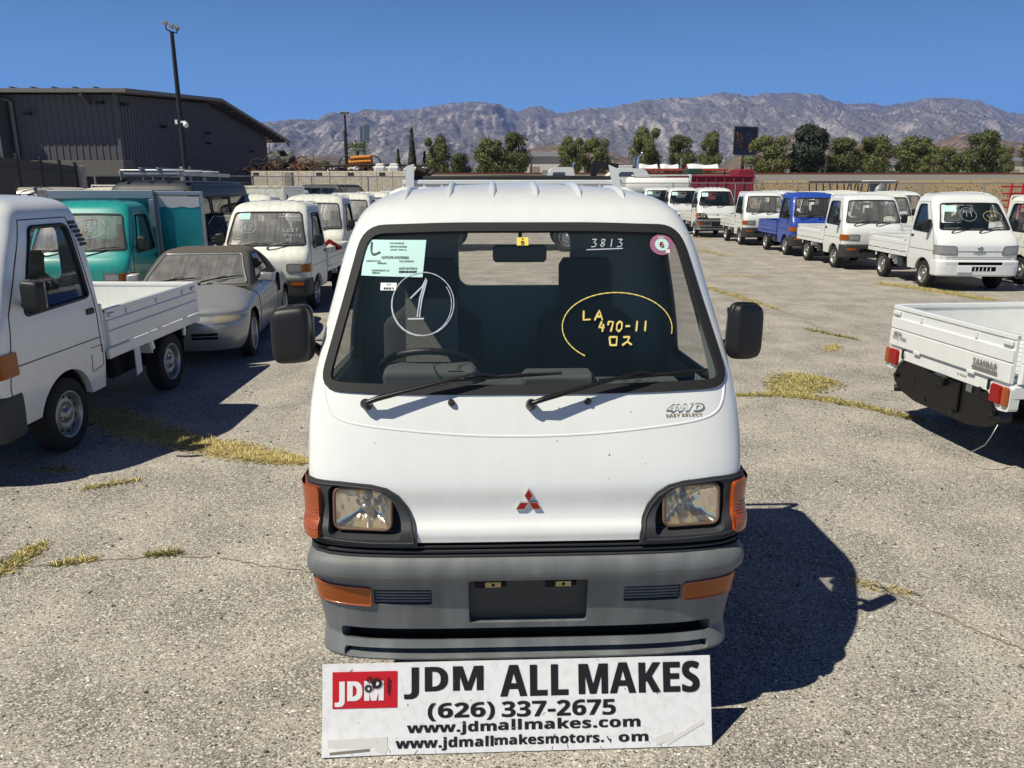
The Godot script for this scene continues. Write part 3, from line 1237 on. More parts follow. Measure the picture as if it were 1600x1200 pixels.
	if cfg.get("tank", false):
		var tk := MB.new()
		tk.lathe([Vector2(0.001, -0.1), Vector2(0.06, -0.1), Vector2(0.065, -0.09), Vector2(0.065, 0.09), Vector2(0.06, 0.1), Vector2(0.001, 0.1)], Transform3D(Basis(), Vector3(-bw + 0.1, 0.43, zr - 0.62)), 18, true)
		obj("canister", tk, M.steel, t)
	if cfg.get("bed", true):
		bed(t, cfg, P, bw, zr, L, by)
	return {"node": t, "shell": s}

func roof_y(s: Shell, x: float, z: float, top: float) -> float:
	# lowest row whose outline still holds the point
	var lo := top - 0.34
	var hi := top
	for i in 24:
		var m := (lo + hi) * 0.5
		var r := s.row(m)
		var w: float = r[3]
		var f := absf(x) / maxf(w, 0.0001)
		var inside: bool = f < 1.0 and z < r[2] - r[4] * (1.0 - pow(maxf(0.0, 1.0 - pow(f, s.n)), 1.0 / s.n)) and z > r[5]
		if inside:
			lo = m
		else:
			hi = m
	return s.row(lo)[1]

func bed(t: Node3D, cfg: Dictionary, P: Material, bw: float, zr: float, L: float, by: float) -> void:
	var z0 := zr - 0.05
	var gh: float = cfg.get("gate_h", 0.29)
	var fl := MB.new()
	fl.box(Vector3(0, by - 0.02, (z0 - L) * 0.5), Vector3(bw * 2 - 0.05, 0.03, L + z0), 0.004)
	var n := 9
	for k in n:
		fl.box(Vector3(lerpf(-bw + 0.1, bw - 0.1, k / (n - 1.0)), by, (z0 - L) * 0.5), Vector3(0.08, 0.014, L + z0 - 0.08), 0.005)
	for sg: float in [-1.0, 1.0]:
		fl.box(Vector3(sg * (bw - 0.012), by - 0.055, (z0 - L) * 0.5), Vector3(0.035, 0.085, L + z0), 0.008)
	fl.box(Vector3(0, by - 0.055, -L + 0.012), Vector3(bw * 2 - 0.03, 0.085, 0.035), 0.008)
	obj("bed_floor", fl, P, t)
	var hooks: int = cfg.get("hooks", 3)
	gate(t, "side_gate", Vector3(-bw + 0.01, by, z0 - 0.01), Vector3(-bw + 0.01, by, -L + 0.03), gh, P, hooks, Vector3.LEFT)
	gate(t, "side_gate", Vector3(bw - 0.01, by, z0 - 0.01), Vector3(bw - 0.01, by, -L + 0.03), gh, P, hooks, Vector3.RIGHT)
	gate(t, "tailgate", Vector3(-bw + 0.02, by, -L), Vector3(bw - 0.02, by, -L), gh, P, hooks - 1, Vector3.BACK * -1.0)
	var fp := MB.new()
	fp.box(Vector3(0, by + gh * 0.5 + 0.02, z0 + 0.012), Vector3(bw * 2 - 0.02, gh + 0.05, 0.03), 0.006)
	for k in 3:
		fp.box(Vector3(lerpf(-0.4, 0.4, k / 2.0), by + gh * 0.5, z0 - 0.008), Vector3(0.12, gh * 0.8, 0.02), 0.008)
	obj("front_bulkhead", fp, P, t)
	if cfg.get("guard", true):
		var gy: float = cfg.get("guard_y", 1.73)
		var gw: float = cfg.get("guard_w", 0.56)
		var gr := MB.new()
		var pts := [Vector3(-gw, by, z0), Vector3(-gw, gy - 0.06, z0), Vector3(-gw + 0.02, gy - 0.015, z0), Vector3(-gw + 0.06, gy, z0), Vector3(gw - 0.06, gy, z0), Vector3(gw - 0.02, gy - 0.015, z0), Vector3(gw, gy - 0.06, z0), Vector3(gw, by, z0)]
		gr.tube(pts, 0.017, 8)
		obj("guard_frame", gr, P, t)
	var ar: float = cfg.axle_r
	for sg: float in [-1.0, 1.0]:
		var fd := MB.new()
		fd.grid(func(u: float, w: float) -> Vector3: return Vector3(sg * lerpf(bw - 0.02, bw - 0.24, w), 0.29 + sin(lerpf(0.12, 0.88, u) * PI) * 0.33, ar + cos(lerpf(0.12, 0.88, u) * PI) * 0.36), 14, 2)
		obj("mudguard", fd, M.under, t)
		var pl := MB.new()
		pl.box(Vector3(sg * (bw - 0.03), 0.54, ar + 0.36), Vector3(0.03, 0.2, 0.05), 0.01, Basis(Vector3.RIGHT, 0.35))
		pl.box(Vector3(sg * (bw - 0.03), 0.54, ar - 0.36), Vector3(0.03, 0.2, 0.05), 0.01, Basis(Vector3.RIGHT, -0.35))
		pl.box(Vector3(sg * (bw - 0.12), 0.49, ar + 0.40), Vector3(0.22, 0.14, 0.016), 0.006, Basis(Vector3.RIGHT, 0.35))
		split("bed_bracket", pl, P, t)
		var fp2 := MB.new()
		fp2.box(Vector3(sg * (bw - 0.12), 0.36, ar - 0.34), Vector3(0.16, 0.22, 0.008), 0.002)
		obj("mud_flap", fp2, M.rubber, t)

# ---------------------------------------------------------------- the truck in the middle of the picture and its kind
func mini_cfg(res: float, P: Material) -> Dictionary:
	var zr := -1.28
	return {
		"rows": [
			[0.36, 0.36, -0.10, 0.685, 0.17, zr, 0.05], [0.60, 0.60, -0.055, 0.704, 0.17, zr, 0.05], [0.725, 0.725, -0.026, 0.713, 0.17, zr, 0.05], [0.762, 0.762, -0.030, 0.714, 0.17, zr, 0.05],
			[0.776, 0.776, -0.048, 0.714, 0.17, zr, 0.05], [0.90, 0.90, -0.070, 0.721, 0.17, zr, 0.05], [1.03, 1.03, -0.125, 0.725, 0.17, zr, 0.05], [1.17, 1.17, -0.195, 0.717, 0.17, zr, 0.05],
			[1.45, 1.45, -0.365, 0.664, 0.17, zr, 0.05], [1.68, 1.68, -0.505, 0.602, 0.17, zr, 0.05], [1.75, 1.742, -0.570, 0.568, 0.20, zr, 0.06], [1.82, 1.785, -0.67, 0.505, 0.22, zr, 0.06],
			[1.90, 1.812, -0.79, 0.38, 0.20, -1.26, 0.06], [1.96, 1.826, -0.90, 0.20, 0.12, -1.23, 0.05], [2.0, 1.832, -1.0, 0.001, 0.03, -1.16, 0.01]],
		"n": 4.0, "res": res, "paint": P, "front_t": 0.722, "side_t": 0.36,
		"ws": [Vector2(-0.684, 1.170), Vector2(-0.3, 1.163), Vector2(0.3, 1.163), Vector2(0.684, 1.170), Vector2(0.553, 1.684), Vector2(0.25, 1.694), Vector2(-0.25, 1.694), Vector2(-0.553, 1.684)],
		"ws_r": 0.075, "seal": 0.028, "ws_z": -0.235,
		"sw": [Vector2(-0.47, 1.12), Vector2(-1.17, 1.10), Vector2(-1.10, 1.64), Vector2(-0.735, 1.64)],
		"rw": [Vector2(-0.25, 1.385), Vector2(0.25, 1.385), Vector2(0.25, 1.635), Vector2(-0.25, 1.635)],
		"axle_f": -0.78, "axle_r": -2.55, "length": 3.26, "bed_y": 0.66, "guard_y": 1.80,
		"door": [[Vector2(-0.36, 1.05), Vector2(-0.40, 0.62), Vector2(-0.42, 0.46)], [Vector2(-0.36, 1.05), Vector2(-0.68, 1.69), Vector2(-1.14, 1.69), Vector2(-1.20, 1.1), Vector2(-1.21, 0.6)]],
		"wipers": [[Vector2(-0.517, 1.132), Vector2(-0.17, 1.216), Vector2(-0.30, 1.200), Vector2(0.115, 1.222)], [Vector2(0.012, 1.130), Vector2(0.37, 1.217), Vector2(0.235, 1.200), Vector2(0.600, 1.222)]],
		"nozzles": [Vector2(-0.245, 1.140), Vector2(0.198, 1.140)],
		"ribs": [-0.42, -0.26, -0.10, 0.06, 0.22, 0.38], "rib_z": [-0.66, -1.2],
		"front_holes": [bezel_outline()], "fabric": M.fabric, "inner_mirror": 1.572, "mirror_right": [0.765, 1.335, -0.37, 0.145, 0.20, 0.065, 0.52],
	}

func bezel_outline() -> PackedVector2Array:
	return PackedVector2Array([Vector2(0.355, 0.712), Vector2(0.355, 0.74), Vector2(0.365, 0.785), Vector2(0.385, 0.830), Vector2(0.412, 0.866), Vector2(0.45, 0.890), Vector2(0.50, 0.901), Vector2(0.60, 0.907), Vector2(0.765, 0.905), Vector2(0.765, 0.726), Vector2(0.60, 0.716), Vector2(0.50, 0.712)])

func shell_part(rows: Array, n: float) -> Shell:
	return Shell.new().setup(rows, n, true)

func mini_front(d: Dictionary, full: bool) -> void:
	var t: Node3D = d.node
	var s: Shell = d.shell
	# lamp surrounds, headlights, turn signals
	for sg: float in [-1.0, 1.0]:
		var flip := func(p: PackedVector2Array) -> PackedVector2Array: return mirror(p) if sg < 0.0 else p
		var outline := on_front(s, flip.call(bezel_outline()))
		var pit := on_front(s, flip.call(rpoly([Vector2(0.400, 0.734), Vector2(0.638, 0.734), Vector2(0.640, 0.893), Vector2(0.50, 0.889), Vector2(0.445, 0.868), Vector2(0.412, 0.81)], 0.03, 5)))
		var mb := MB.new()
		tile(s, outline, mb, 0.008, -0.01, 46, 30, [])
		mb = MB.new()
		s.patch(mb, Shell.bounds(outline).grow(0.003), 60, 36, outline, [pit], 0.008)
		s.wall(mb, outline, 0.008, -0.012, false)
		s.wall(mb, pit, 0.008, -0.05, true)
		var bz := obj("lamp_surround", mb, M.trim, t)
		var fl := MB.new()
		s.patch(fl, Shell.bounds(pit).grow(0.002), 24, 16, pit, [on_front(s, flip.call(rpoly(rect_poly(0.442, 0.756, 0.618, 0.882), 0.028, 6)))], -0.048)
		obj("surround_floor", fl, M.trim, bz)
		var bead := MB.new()
		bead.tube(s.trail(on_front(s, flip.call(shrink(bezel_outline(), 0.011))), 0.009), 0.0035, 6, true)
		obj("surround_bead", bead, M.trim, bz)
		var lens := rpoly(rect_poly(0.438, 0.752, 0.622, 0.886), 0.028, 6)
		lamp(s, flip.call(fine(lens, 0.012)), t, M.lens, "headlight", 0.055, 0.0016, M.rusty)
		var tn := on_front(s, flip.call(rpoly(rect_poly(0.662, 0.728, 0.764, 0.886), 0.014, 4)))
		var tm := MB.new()
		tile(s, tn, tm, 0.024, 0.0, 14, 20)
		var ts := obj("turn_signal", tm, M.amber, t)
		var rb := MB.new()
		for k in 5:
			var l := PackedVector2Array()
			for j in 9:
				l.append(s.front(sg * lerpf(0.668, 0.760, j / 8.0), 0.754 + k * 0.014))
			line_on(s, l, rb, 0.003, 0.024, 6)
		split("lens_rib", rb, M.amber, ts)
	# rain gutter and hinges beside the windscreen pillars
	for sg: float in [-1.0, 1.0]:
		var gm0 := MB.new()
		var gl := PackedVector2Array()
		for k in 15:
			gl.append(s.side(lerpf(-0.385, -0.735, k / 14.0), lerpf(1.10, 1.70, k / 14.0), sg))
		line_on(s, gl, gm0, 0.007, 0.002, 6)
		obj("rain_gutter", gm0, M.white, t)
		for q: Vector2 in [Vector2(-0.43, 1.02), Vector2(-0.42, 0.80)]:
			var hm := MB.new()
			hm.box(s.at(s.side(q.x, q.y, sg)) + Vector3(sg * 0.008, 0, 0), Vector3(0.03, 0.06, 0.035), 0.008)
			obj("door_hinge", hm, M.black, t)
	# dark slatted panel between bonnet and bumper
	var gr := []
	for k in 4:
		var y0 := 0.668 + k * 0.016
		for q: Array in [[0.0, 0.0, -0.046, 0.692], [0.1, 0.001, -0.024, 0.714], [0.5, 0.009, -0.022, 0.716], [0.6, 0.010, -0.046, 0.692]]:
			gr.append([k + q[0], y0 + q[1], q[2] - k * 0.003, q[3], 0.17, -0.40, 0.01])
	gr.append([4.0, 0.734, -0.06, 0.69, 0.17, -0.40, 0.01])
	var gs := shell_part(gr, 4.0)
	var gm := MB.new()
	gs.patch(gm, Rect2(-1.6, 0.0, 3.2, 4.0), 60, 80)
	obj("front_slats", gm, M.trim, t)
	# bumper
	var b := shell_part([[0.0, 0.284, -0.10, 0.661, 0.17, -0.52, 0.01], [0.015, 0.286, -0.040, 0.690, 0.17, -0.52, 0.01], [0.03, 0.300, -0.034, 0.698, 0.17, -0.52, 0.01], [0.07, 0.335, -0.052, 0.697, 0.17, -0.52, 0.01], [0.10, 0.362, -0.064, 0.694, 0.17, -0.52, 0.01],
		[0.20, 0.470, -0.051, 0.707, 0.17, -0.52, 0.01], [0.29, 0.578, -0.032, 0.717, 0.17, -0.52, 0.01], [0.295, 0.584, -0.028, 0.720, 0.17, -0.52, 0.01], [0.305, 0.593, -0.012, 0.725, 0.17, -0.52, 0.01], [0.318, 0.605, -0.003, 0.728, 0.17, -0.52, 0.01], [0.34, 0.622, 0.000, 0.729, 0.17, -0.52, 0.01], [0.355, 0.636, -0.001, 0.728, 0.17, -0.52, 0.01], [0.37, 0.649, -0.005, 0.725, 0.17, -0.52, 0.01], [0.385, 0.661, -0.013, 0.720, 0.17, -0.52, 0.01], [0.4, 0.671, -0.025, 0.711, 0.17, -0.52, 0.01], [0.415, 0.679, -0.041, 0.698, 0.17, -0.52, 0.01], [0.425, 0.683, -0.056, 0.684, 0.17, -0.52, 0.01], [0.435, 0.684, -0.090, 0.651, 0.17, -0.52, 0.01]], 4.2)
	var holes := []
	var back := MB.new()
	var lips := MB.new()
	for q: Array in [rect_poly(-0.625, 0.352, 0.625, 0.394), rect_poly(-0.615, 0.298, 0.615, 0.328)]:
		var p := on_front(b, rpoly(q, 0.016, 4))
		holes.append(p)
		b.wall(lips, p, 0.0, -0.06, true)
		inset(b, p, back, -0.055, 60, 3)
	for sg: float in [-1.0, 1.0]:
		var v := on_front(b, rpoly(rect_poly(minf(sg * 0.315, sg * 0.505), 0.490, maxf(sg * 0.315, sg * 0.505), 0.551), 0.010, 3))
		holes.append(v)
		b.wall(lips, v, 0.0, -0.022, true)
		var a := on_front(b, rpoly([Vector2(sg * 0.515, 0.488), Vector2(sg * 0.735, 0.494), Vector2(sg * 0.735, 0.562), Vector2(sg * 0.515, 0.553)], 0.012, 4))
		holes.append(a)
	var plate := on_front(b, rpoly(rect_poly(-0.195, 0.415, 0.195, 0.583), 0.012, 3))
	holes.append(plate)
	b.wall(lips, plate, 0.0, -0.025, true)
	var bm := MB.new()
	b.patch(bm, Rect2(-1.9, 0.0, 3.8, 0.435), 110, 66, PackedVector2Array(), holes)
	var bo := obj("bumper", bm, M.bumper, t)
	split("slot_edge", lips, M.bumper, bo)
	split("air_intake", back, M.rim_dark, bo)
	var pm := MB.new()
	inset(b, plate, pm, -0.024, 12, 8)
	var po := obj("plate_recess", pm, M.trim, bo)
	var br := MB.new()
	for sg: float in [-1.0, 1.0]:
		br.box(Vector3(sg * 0.115, 0.560, -0.047), Vector3(0.052, 0.020, 0.006), 0.002)
	split("plate_bracket", br, M.brass, bo)
	var hl := MB.new()
	for sg: float in [-1.0, 1.0]:
		hl.box(Vector3(sg * 0.115 - 0.044, 0.560, -0.05), Vector3(0.03, 0.028, 0.008), 0.003)
		hl.box(Vector3(sg * 0.115 + 0.035, 0.560, -0.05), Vector3(0.016, 0.018, 0.008), 0.003)
		hl.lathe([Vector2(0.006, 0), Vector2(0.0005, 0.003)], Transform3D(Basis(Vector3.RIGHT, PI * 0.5), Vector3(sg * 0.115, 0.560, -0.044)), 10)
	split("bolt_hole", hl, M.rim_dark, bo)
	var vn := MB.new()
	for sg: float in [-1.0, 1.0]:
		var v := on_front(b, rect_poly(minf(sg * 0.313, sg * 0.507), 0.488, maxf(sg * 0.313, sg * 0.507), 0.553))
		inset(b, v, vn, -0.021, 10, 4)
		for k in 5:
			var l := PackedVector2Array()
			for j in 9:
				l.append(b.front(sg * lerpf(0.318, 0.502, j / 8.0), 0.497 + k * 0.012))
			vn.tube(b.trail(l, -0.012), 0.0045, 6, false)
	split("vent_slat", vn, M.bumper, bo)
	for sg: float in [-1.0, 1.0]:
		var am := MB.new()
		var a := on_front(b, rpoly([Vector2(sg * 0.513, 0.486), Vector2(sg * 0.736, 0.492), Vector2(sg * 0.736, 0.564), Vector2(sg * 0.513, 0.555)], 0.012, 4))
		tile(b, a, am, 0.004, -0.02, 24, 8)
		var lo := obj("bumper_lamp", am, M.amber_dull, bo)
		var rim := MB.new()
		rim.tube(b.trail(a, 0.003), 0.004, 6, true)
		obj("lamp_rim", rim, M.amber, lo)
	# three red diamonds on a silver base
	var em := MB.new()
	var red := MB.new()
	var c := s.at(s.front(0.0, 0.843))
	var nn := s.normal(s.front(0.0, 0.843))
	var x := Vector3.UP.cross(nn).normalized()
	var xf := Transform3D(Basis(x, nn.cross(x), nn), c)
	for k in 3:
		var a := PI * 0.5 + TAU * k / 3.0
		var L := 0.047
		var p := PackedVector2Array([Vector2.ZERO, Vector2(cos(a - 0.5236), sin(a - 0.5236)) * L * 0.577, Vector2(cos(a), sin(a)) * L, Vector2(cos(a + 0.5236), sin(a + 0.5236)) * L * 0.577])
		em.prism(p, xf, 0.011)
		red.prism(shrink(p, 0.0015), xf.translated_local(Vector3(0, 0, 0.0105)), 0.001)
	var eo := split("emblem", em, M.chrome, t)
	split("emblem_diamond", red, M.red_lens, eo)
	# pressed line across the bonnet
	var cr := MB.new()
	var l := PackedVector2Array()
	var cp := [Vector2(-0.668, 1.19), Vector2(-0.655, 1.135), Vector2(-0.625, 1.098), Vector2(-0.56, 1.078), Vector2(-0.42, 1.062), Vector2(-0.2, 1.045), Vector2(0, 1.040), Vector2(0.2, 1.045), Vector2(0.42, 1.062), Vector2(0.56, 1.078), Vector2(0.625, 1.098), Vector2(0.655, 1.135), Vector2(0.668, 1.19)]
	for i in cp.size() - 1:
		for k in 6:
			var p: Vector2 = (cp[i] as Vector2).cubic_interpolate(cp[i + 1], cp[maxi(i - 1, 0)], cp[mini(i + 2, cp.size() - 1)], k / 6.0)
			l.append(s.front(p.x, p.y))
	line_on(s, l, cr, 0.006, -0.0035, 10)
	obj("bonnet_crease", cr, M.white, t)

func main_marks(d: Dictionary) -> void:
	var t: Node3D = d.node
	var s: Shell = d.shell
	# auction sheet taped inside the glass
	var sh := MB.new()
	inset(s, on_front(s, PackedVector2Array([Vector2(-0.556, 1.524), Vector2(-0.345, 1.520), Vector2(-0.334, 1.640), Vector2(-0.545, 1.640)])), sh, 0.0006, 14, 10)
	var so := obj("paper_sheet", sh, M.paper, t)
	var at := func(x: float, y: float, o := 0.0016) -> Transform3D:
		var f := s.front(x, y)
		var nn := s.normal(f)
		var xx := Vector3.UP.cross(nn).normalized()
		return Transform3D(Basis(xx, nn.cross(xx), nn), s.at(f) + nn * o)
	stroke(s, [Vector2(-0.523, 1.632), Vector2(-0.523, 1.600), Vector2(-0.512, 1.592), Vector2(-0.492, 1.600)], 0.007, M.ink, so, "pen_mark", true, 0.0025)
	for l: Array in [["LOS ANGELES", -0.435, 1.629, 0.05, 0.006], ["CATTLEYA ACE/SIGMA", -0.43, 1.618, 0.06, 0.006], ["U42T 000 0", -0.43, 1.608, 0.055, 0.005], ["CATTLEYA ACE/SIGMA", -0.44, 1.583, 0.095, 0.010], ["NAGOYA CO LTD", -0.515, 1.571, 0.05, 0.006], ["LOS ANGELES", -0.40, 1.571, 0.05, 0.006], ["MINICAB", -0.485, 1.564, 0.03, 0.006], ["U42T-0410013", -0.395, 1.548, 0.062, 0.008], ["U42T0410013 1-6", -0.490, 1.541, 0.06, 0.006], ["40047", -0.505, 1.533, 0.028, 0.006]]:
		letters(l[0], l[3], l[4], at.call(l[1], l[2]), M.grey_ink, so, "print", true, 0.0006)
	R.seed = 5
	for k in 22:
		var bc := MB.new()
		bc.box(Vector3.ZERO, Vector3(0.0008 + R.randf() * 0.0014, 0.008, 0.0006))
		var bo := obj("barcode_bar", bc, M.ink, so)
		bo.transform = at.call(-0.425 + k * 0.0028, 1.537)
	var st := MB.new()
	inset(s, on_front(s, PackedVector2Array([Vector2(-0.488, 1.478), Vector2(-0.434, 1.478), Vector2(-0.432, 1.502), Vector2(-0.487, 1.502)])), st, 0.0006, 8, 6)
	var so2 := obj("white_sticker", st, M.plastic_white, t)
	letters("JU", 0.014, 0.005, at.call(-0.46, 1.496), M.grey_ink, so2, "print", true, 0.0006)
	letters("8851", 0.034, 0.007, at.call(-0.46, 1.484), M.ink, so2, "print", true, 0.0006)
	stroke(s, loop_pts(-0.342, 1.437, 0.104, 0.098, 80, 452, 48), 0.0028, M.chalk, t, "chalk_ring")
	stroke(s, loop_pts(-0.347, 1.434, 0.101, 0.096, 140, 395, 40), 0.0024, M.chalk, t, "chalk_ring")
	stroke(s, [[Vector2(-0.385, 1.452), Vector2(-0.345, 1.490), Vector2(-0.333, 1.516), Vector2(-0.352, 1.455), Vector2(-0.361, 1.395)], [Vector2(-0.330, 1.510), Vector2(-0.346, 1.450), Vector2(-0.353, 1.395)], [Vector2(-0.392, 1.389), Vector2(-0.338, 1.390)]], 0.0045, M.chalk, t)
	write(s, "3813", 0.232, 1.615, 0.030, 0.026, 0.003, M.chalk, t, 0.006)
	stroke(s, [Vector2(0.218, 1.606), Vector2(0.345, 1.610)], 0.003, M.chalk, t)
	stroke(s, loop_pts(0.310, 1.360, 0.186, 0.108, -12, 232, 44), 0.0034, M.chalk_yellow, t, "chalk_ring", true)
	write(s, "LA", 0.190, 1.382, 0.042, 0.030, 0.006, M.chalk_yellow, t, 0.004)
	write(s, "470-11", 0.243, 1.347, 0.0295, 0.032, 0.0058, M.chalk_yellow, t, 0.006)
	write(s, "ロス", 0.275, 1.304, 0.045, 0.028, 0.006, M.chalk_yellow, t, 0.002)
	# little stickers
	var y5 := MB.new()
	inset(s, on_front(s, PackedVector2Array(rect_poly(-0.022, 1.622, 0.018, 1.648))), y5, 0.0006, 4, 4)
	var yo := obj("yellow_sticker", y5, M.sticker_yellow, t)
	letters("5", 0.013, 0.014, at.call(-0.002, 1.630), M.ink, yo, "print", true, 0.0006)
	letters("6", 0.006, 0.006, at.call(-0.002, 1.643), M.ink, yo, "print", true, 0.0006)
	var rs := MB.new()
	var rc := PackedVector2Array()
	var ri := PackedVector2Array()
	for p: Vector2 in loop_pts(0.485, 1.622, 0.043, 0.034, 0, 345, 23):
		rc.append(p)
	for p: Vector2 in loop_pts(0.485, 1.622, 0.025, 0.020, 0, 345, 23):
		ri.append(p)
	inset(s, on_front(s, rc), rs, 0.0006, 10, 10)
	var ro := obj("round_sticker", rs, M.sticker_plum, t)
	var rm := MB.new()
	inset(s, on_front(s, ri), rm, 0.0014, 8, 8)
	obj("sticker_centre", rm, M.paper, ro)
	letters("6", 0.016, 0.022, at.call(0.484, 1.621, 0.0025), M.red_lens, ro, "print", true, 0.0006)
	letters("SAFETY", 0.026, 0.006, at.call(0.485, 1.645, 0.0016), M.plastic_white, ro, "print", true, 0.0006)
	var sq := MB.new()
	inset(s, on_front(s, PackedVector2Array(rect_poly(0.497, 1.594, 0.512, 1.606))), sq, 0.0016, 4, 4)
	obj("sticker_corner", sq, M.plastic_white, ro)
	R.seed = 23
	for k in 10:
		var ch := MB.new()
		var f := s.front(R.randf() * 1.1 - 0.55, 0.80 + R.randf() * 0.34)
		if k == 0:
			f = s.front(0.262, 0.982)
		var r := 0.0012 + R.randf() * 0.0016
		ch.lathe([Vector2(r, 0), Vector2(r * 0.9, 0.0005), Vector2(0.0001, 0.0005)], Transform3D(Basis(Vector3.RIGHT, PI * 0.5) * Basis.from_scale(Vector3(1, 1, 0.6 + R.randf() * 1.6)), s.at(f) + s.normal(f) * 0.0002), 7)
		crumbs("paint_chip", ch, M.dirt if k else M.ink, t)
	# badge on the bonnet
	var bx := Transform3D(Basis(Vector3(1, 0, 0), Vector3(0.32, 1, 0), Vector3(0, 0, 1)), Vector3.ZERO)
	letters("4WD", 0.128, 0.028, at.call(0.520, 1.116, 0.0012) * bx, M.badge, t, "badge", true, 0.0008)
	letters("4WD", 0.118, 0.019, at.call(0.520, 1.116, 0.0022) * bx, M.white, t, "badge", true, 0.0008)
	letters("EASY SELECT", 0.122, 0.010, at.call(0.514, 1.095, 0.0012), M.badge_rust, t, "badge", true, 0.0008)

func sign_board() -> void:
	var t := thing("sign_board", "white plastic sign board lettered in black leaning below the truck's grey bumper", "sign", Vector3(0.0235, 0.004, -2.185), 2.3)
	var W := 1.296
	var Hh := 0.296
	var lean := Basis(Vector3.RIGHT, -0.31)
	var warp := func(u: float, v: float) -> Vector3:
		var z := 0.004 * sin(u * 3.3) * (1.0 - v) + 0.0008 * sin(u * 9.0)
		var lift := 0.0
		if u < 0.16 and v < 0.3:
			z += 0.012 * (0.16 - u) / 0.16 * (0.3 - v) / 0.3
		return lean * Vector3((u - 0.5) * W, v * Hh + lift, z)
	var mb := MB.new()
	mb.grid(warp, 48, 12)
	var back := func(u: float, v: float) -> Vector3: return warp.call(u, v) - lean * Vector3(0, 0, 0.005)
	mb.grid(back, 24, 6, true)
	for e in 4:
		for k in 24:
			var a := k / 24.0
			var b := (k + 1) / 24.0
			var P := [Vector2(a, 0), Vector2(b, 0)] if e == 0 else [Vector2(a, 1), Vector2(b, 1)] if e == 1 else [Vector2(0, a), Vector2(0, b)] if e == 2 else [Vector2(1, a), Vector2(1, b)]
			mb.quad(warp.call(P[0].x, P[0].y), warp.call(P[1].x, P[1].y), back.call(P[1].x, P[1].y), back.call(P[0].x, P[0].y), lean * [Vector3.DOWN, Vector3.UP, Vector3.LEFT, Vector3.RIGHT][e])
	obj("board", mb, M.sign_white, t)
	var at := func(u: float, v: float, o := 0.0014) -> Transform3D:
		var p: Vector3 = warp.call(u, 1.0 - v)
		var px: Vector3 = (warp.call(u + 0.02, 1.0 - v) - warp.call(u - 0.02, 1.0 - v)).normalized()
		var nn := px.cross(lean * Vector3.UP).normalized()
		return Transform3D(Basis(px, nn.cross(px), nn), p + nn * o)
	for l: Array in [["JDM", 0.209, 0.409, 0.055, 0.395], ["ALL", 0.455, 0.628, 0.055, 0.395], ["MAKES", 0.657, 0.969, 0.055, 0.395]]:
		letters(l[0], (l[2] - l[1]) * W, (l[4] - l[3]) * Hh, at.call((l[1] + l[2]) * 0.5, (l[3] + l[4]) * 0.5), M.ink, t, "lettering", true, 0.0003, 0.0020 if l[2] - l[1] > 0.1 and l[0].length() < 6 and l[0][0] != "(" else 0.0008)
	# the lines below are short pieces so that they follow the bent board
	for l: Array in [["(626)", 0.268, 0.438, 0.45, 0.645], ["337-2675", 0.457, 0.75, 0.45, 0.625], ["www.jdm", 0.215, 0.442, 0.655, 0.80], ["allmakes.com", 0.447, 0.813, 0.645, 0.765], ["www.jdmall", 0.186, 0.434, 0.82, 0.965], ["makesmotors.", 0.438, 0.718, 0.815, 0.925], ["om", 0.757, 0.833, 0.845, 0.925]]:
		letters(l[0], (l[2] - l[1]) * W, (l[4] - l[3]) * Hh, at.call((l[1] + l[2]) * 0.5, (l[3] + l[4]) * 0.5), M.ink, t, "lettering", true, 0.0003, 0.0020 if l[2] - l[1] > 0.1 and l[0].length() < 6 and l[0][0] != "(" else 0.0008)
	var cm := MB.new()
	var cpts := []
	for p in [Vector2(0.727, 0.86), Vector2(0.731, 0.895), Vector2(0.737, 0.90), Vector2(0.734, 0.93)]:
		cpts.append((at.call(p.x, p.y) as Transform3D).origin)
	cm.tube(cpts, [0.0035, 0.004, 0.0035, 0.002], 6, false, 0.3)
	obj("torn_letter", cm, M.ink, t)
	var lg := MB.new()
	lg.box(Vector3.ZERO, Vector3(0.164 * W, 0.40 * Hh, 0.0012))
	var lo := obj("red_logo", lg, M.sign_red, t)
	lo.transform = at.call(0.108, 0.285, 0.0015)
	letters("JDM", 0.155, 0.078, Transform3D(Basis(), Vector3(-0.018, -0.012, 0.0012)), M.sign_white, lo, "logo_lettering", true, 0.0006, 0.003)
	letters("All Makes", 0.052, 0.010, Transform3D(Basis(Vector3(0, 0, 1), -PI * 0.5), Vector3(0.078, 0.014, 0.0055)), M.ink, lo, "logo_lettering", true)
	var gr := MB.new()
	for g: Array in [[0.040, 0.022, 0.0155, 0.0075, 16], [0.012, 0.006, 0.0115, 0.006, 12], [0.016, 0.034, 0.009, 0.005, 10]]:
		var n: int = g[4]
		for k in n:
			var a := TAU * k / n
			var a2 := TAU * (k + 1) / n
			var am := lerpf(a, a2, 0.5)
			var c := Vector3(g[0], g[1], 0.0056)
			var D := func(an: float, r: float) -> Vector3: return c + Vector3(cos(an), sin(an), 0) * r
			gr.quad(D.call(a, g[3]), D.call(a2, g[3]), D.call(a2, g[2]), D.call(a, g[2]), Vector3.BACK)
			gr.quad(D.call(a, g[2]), D.call(am, g[2]), D.call(am, g[2] * 1.22), D.call(lerpf(a, am, 0.2), g[2] * 1.22), Vector3.BACK)
	crumbs("logo_gear", gr, M.ink, lo)
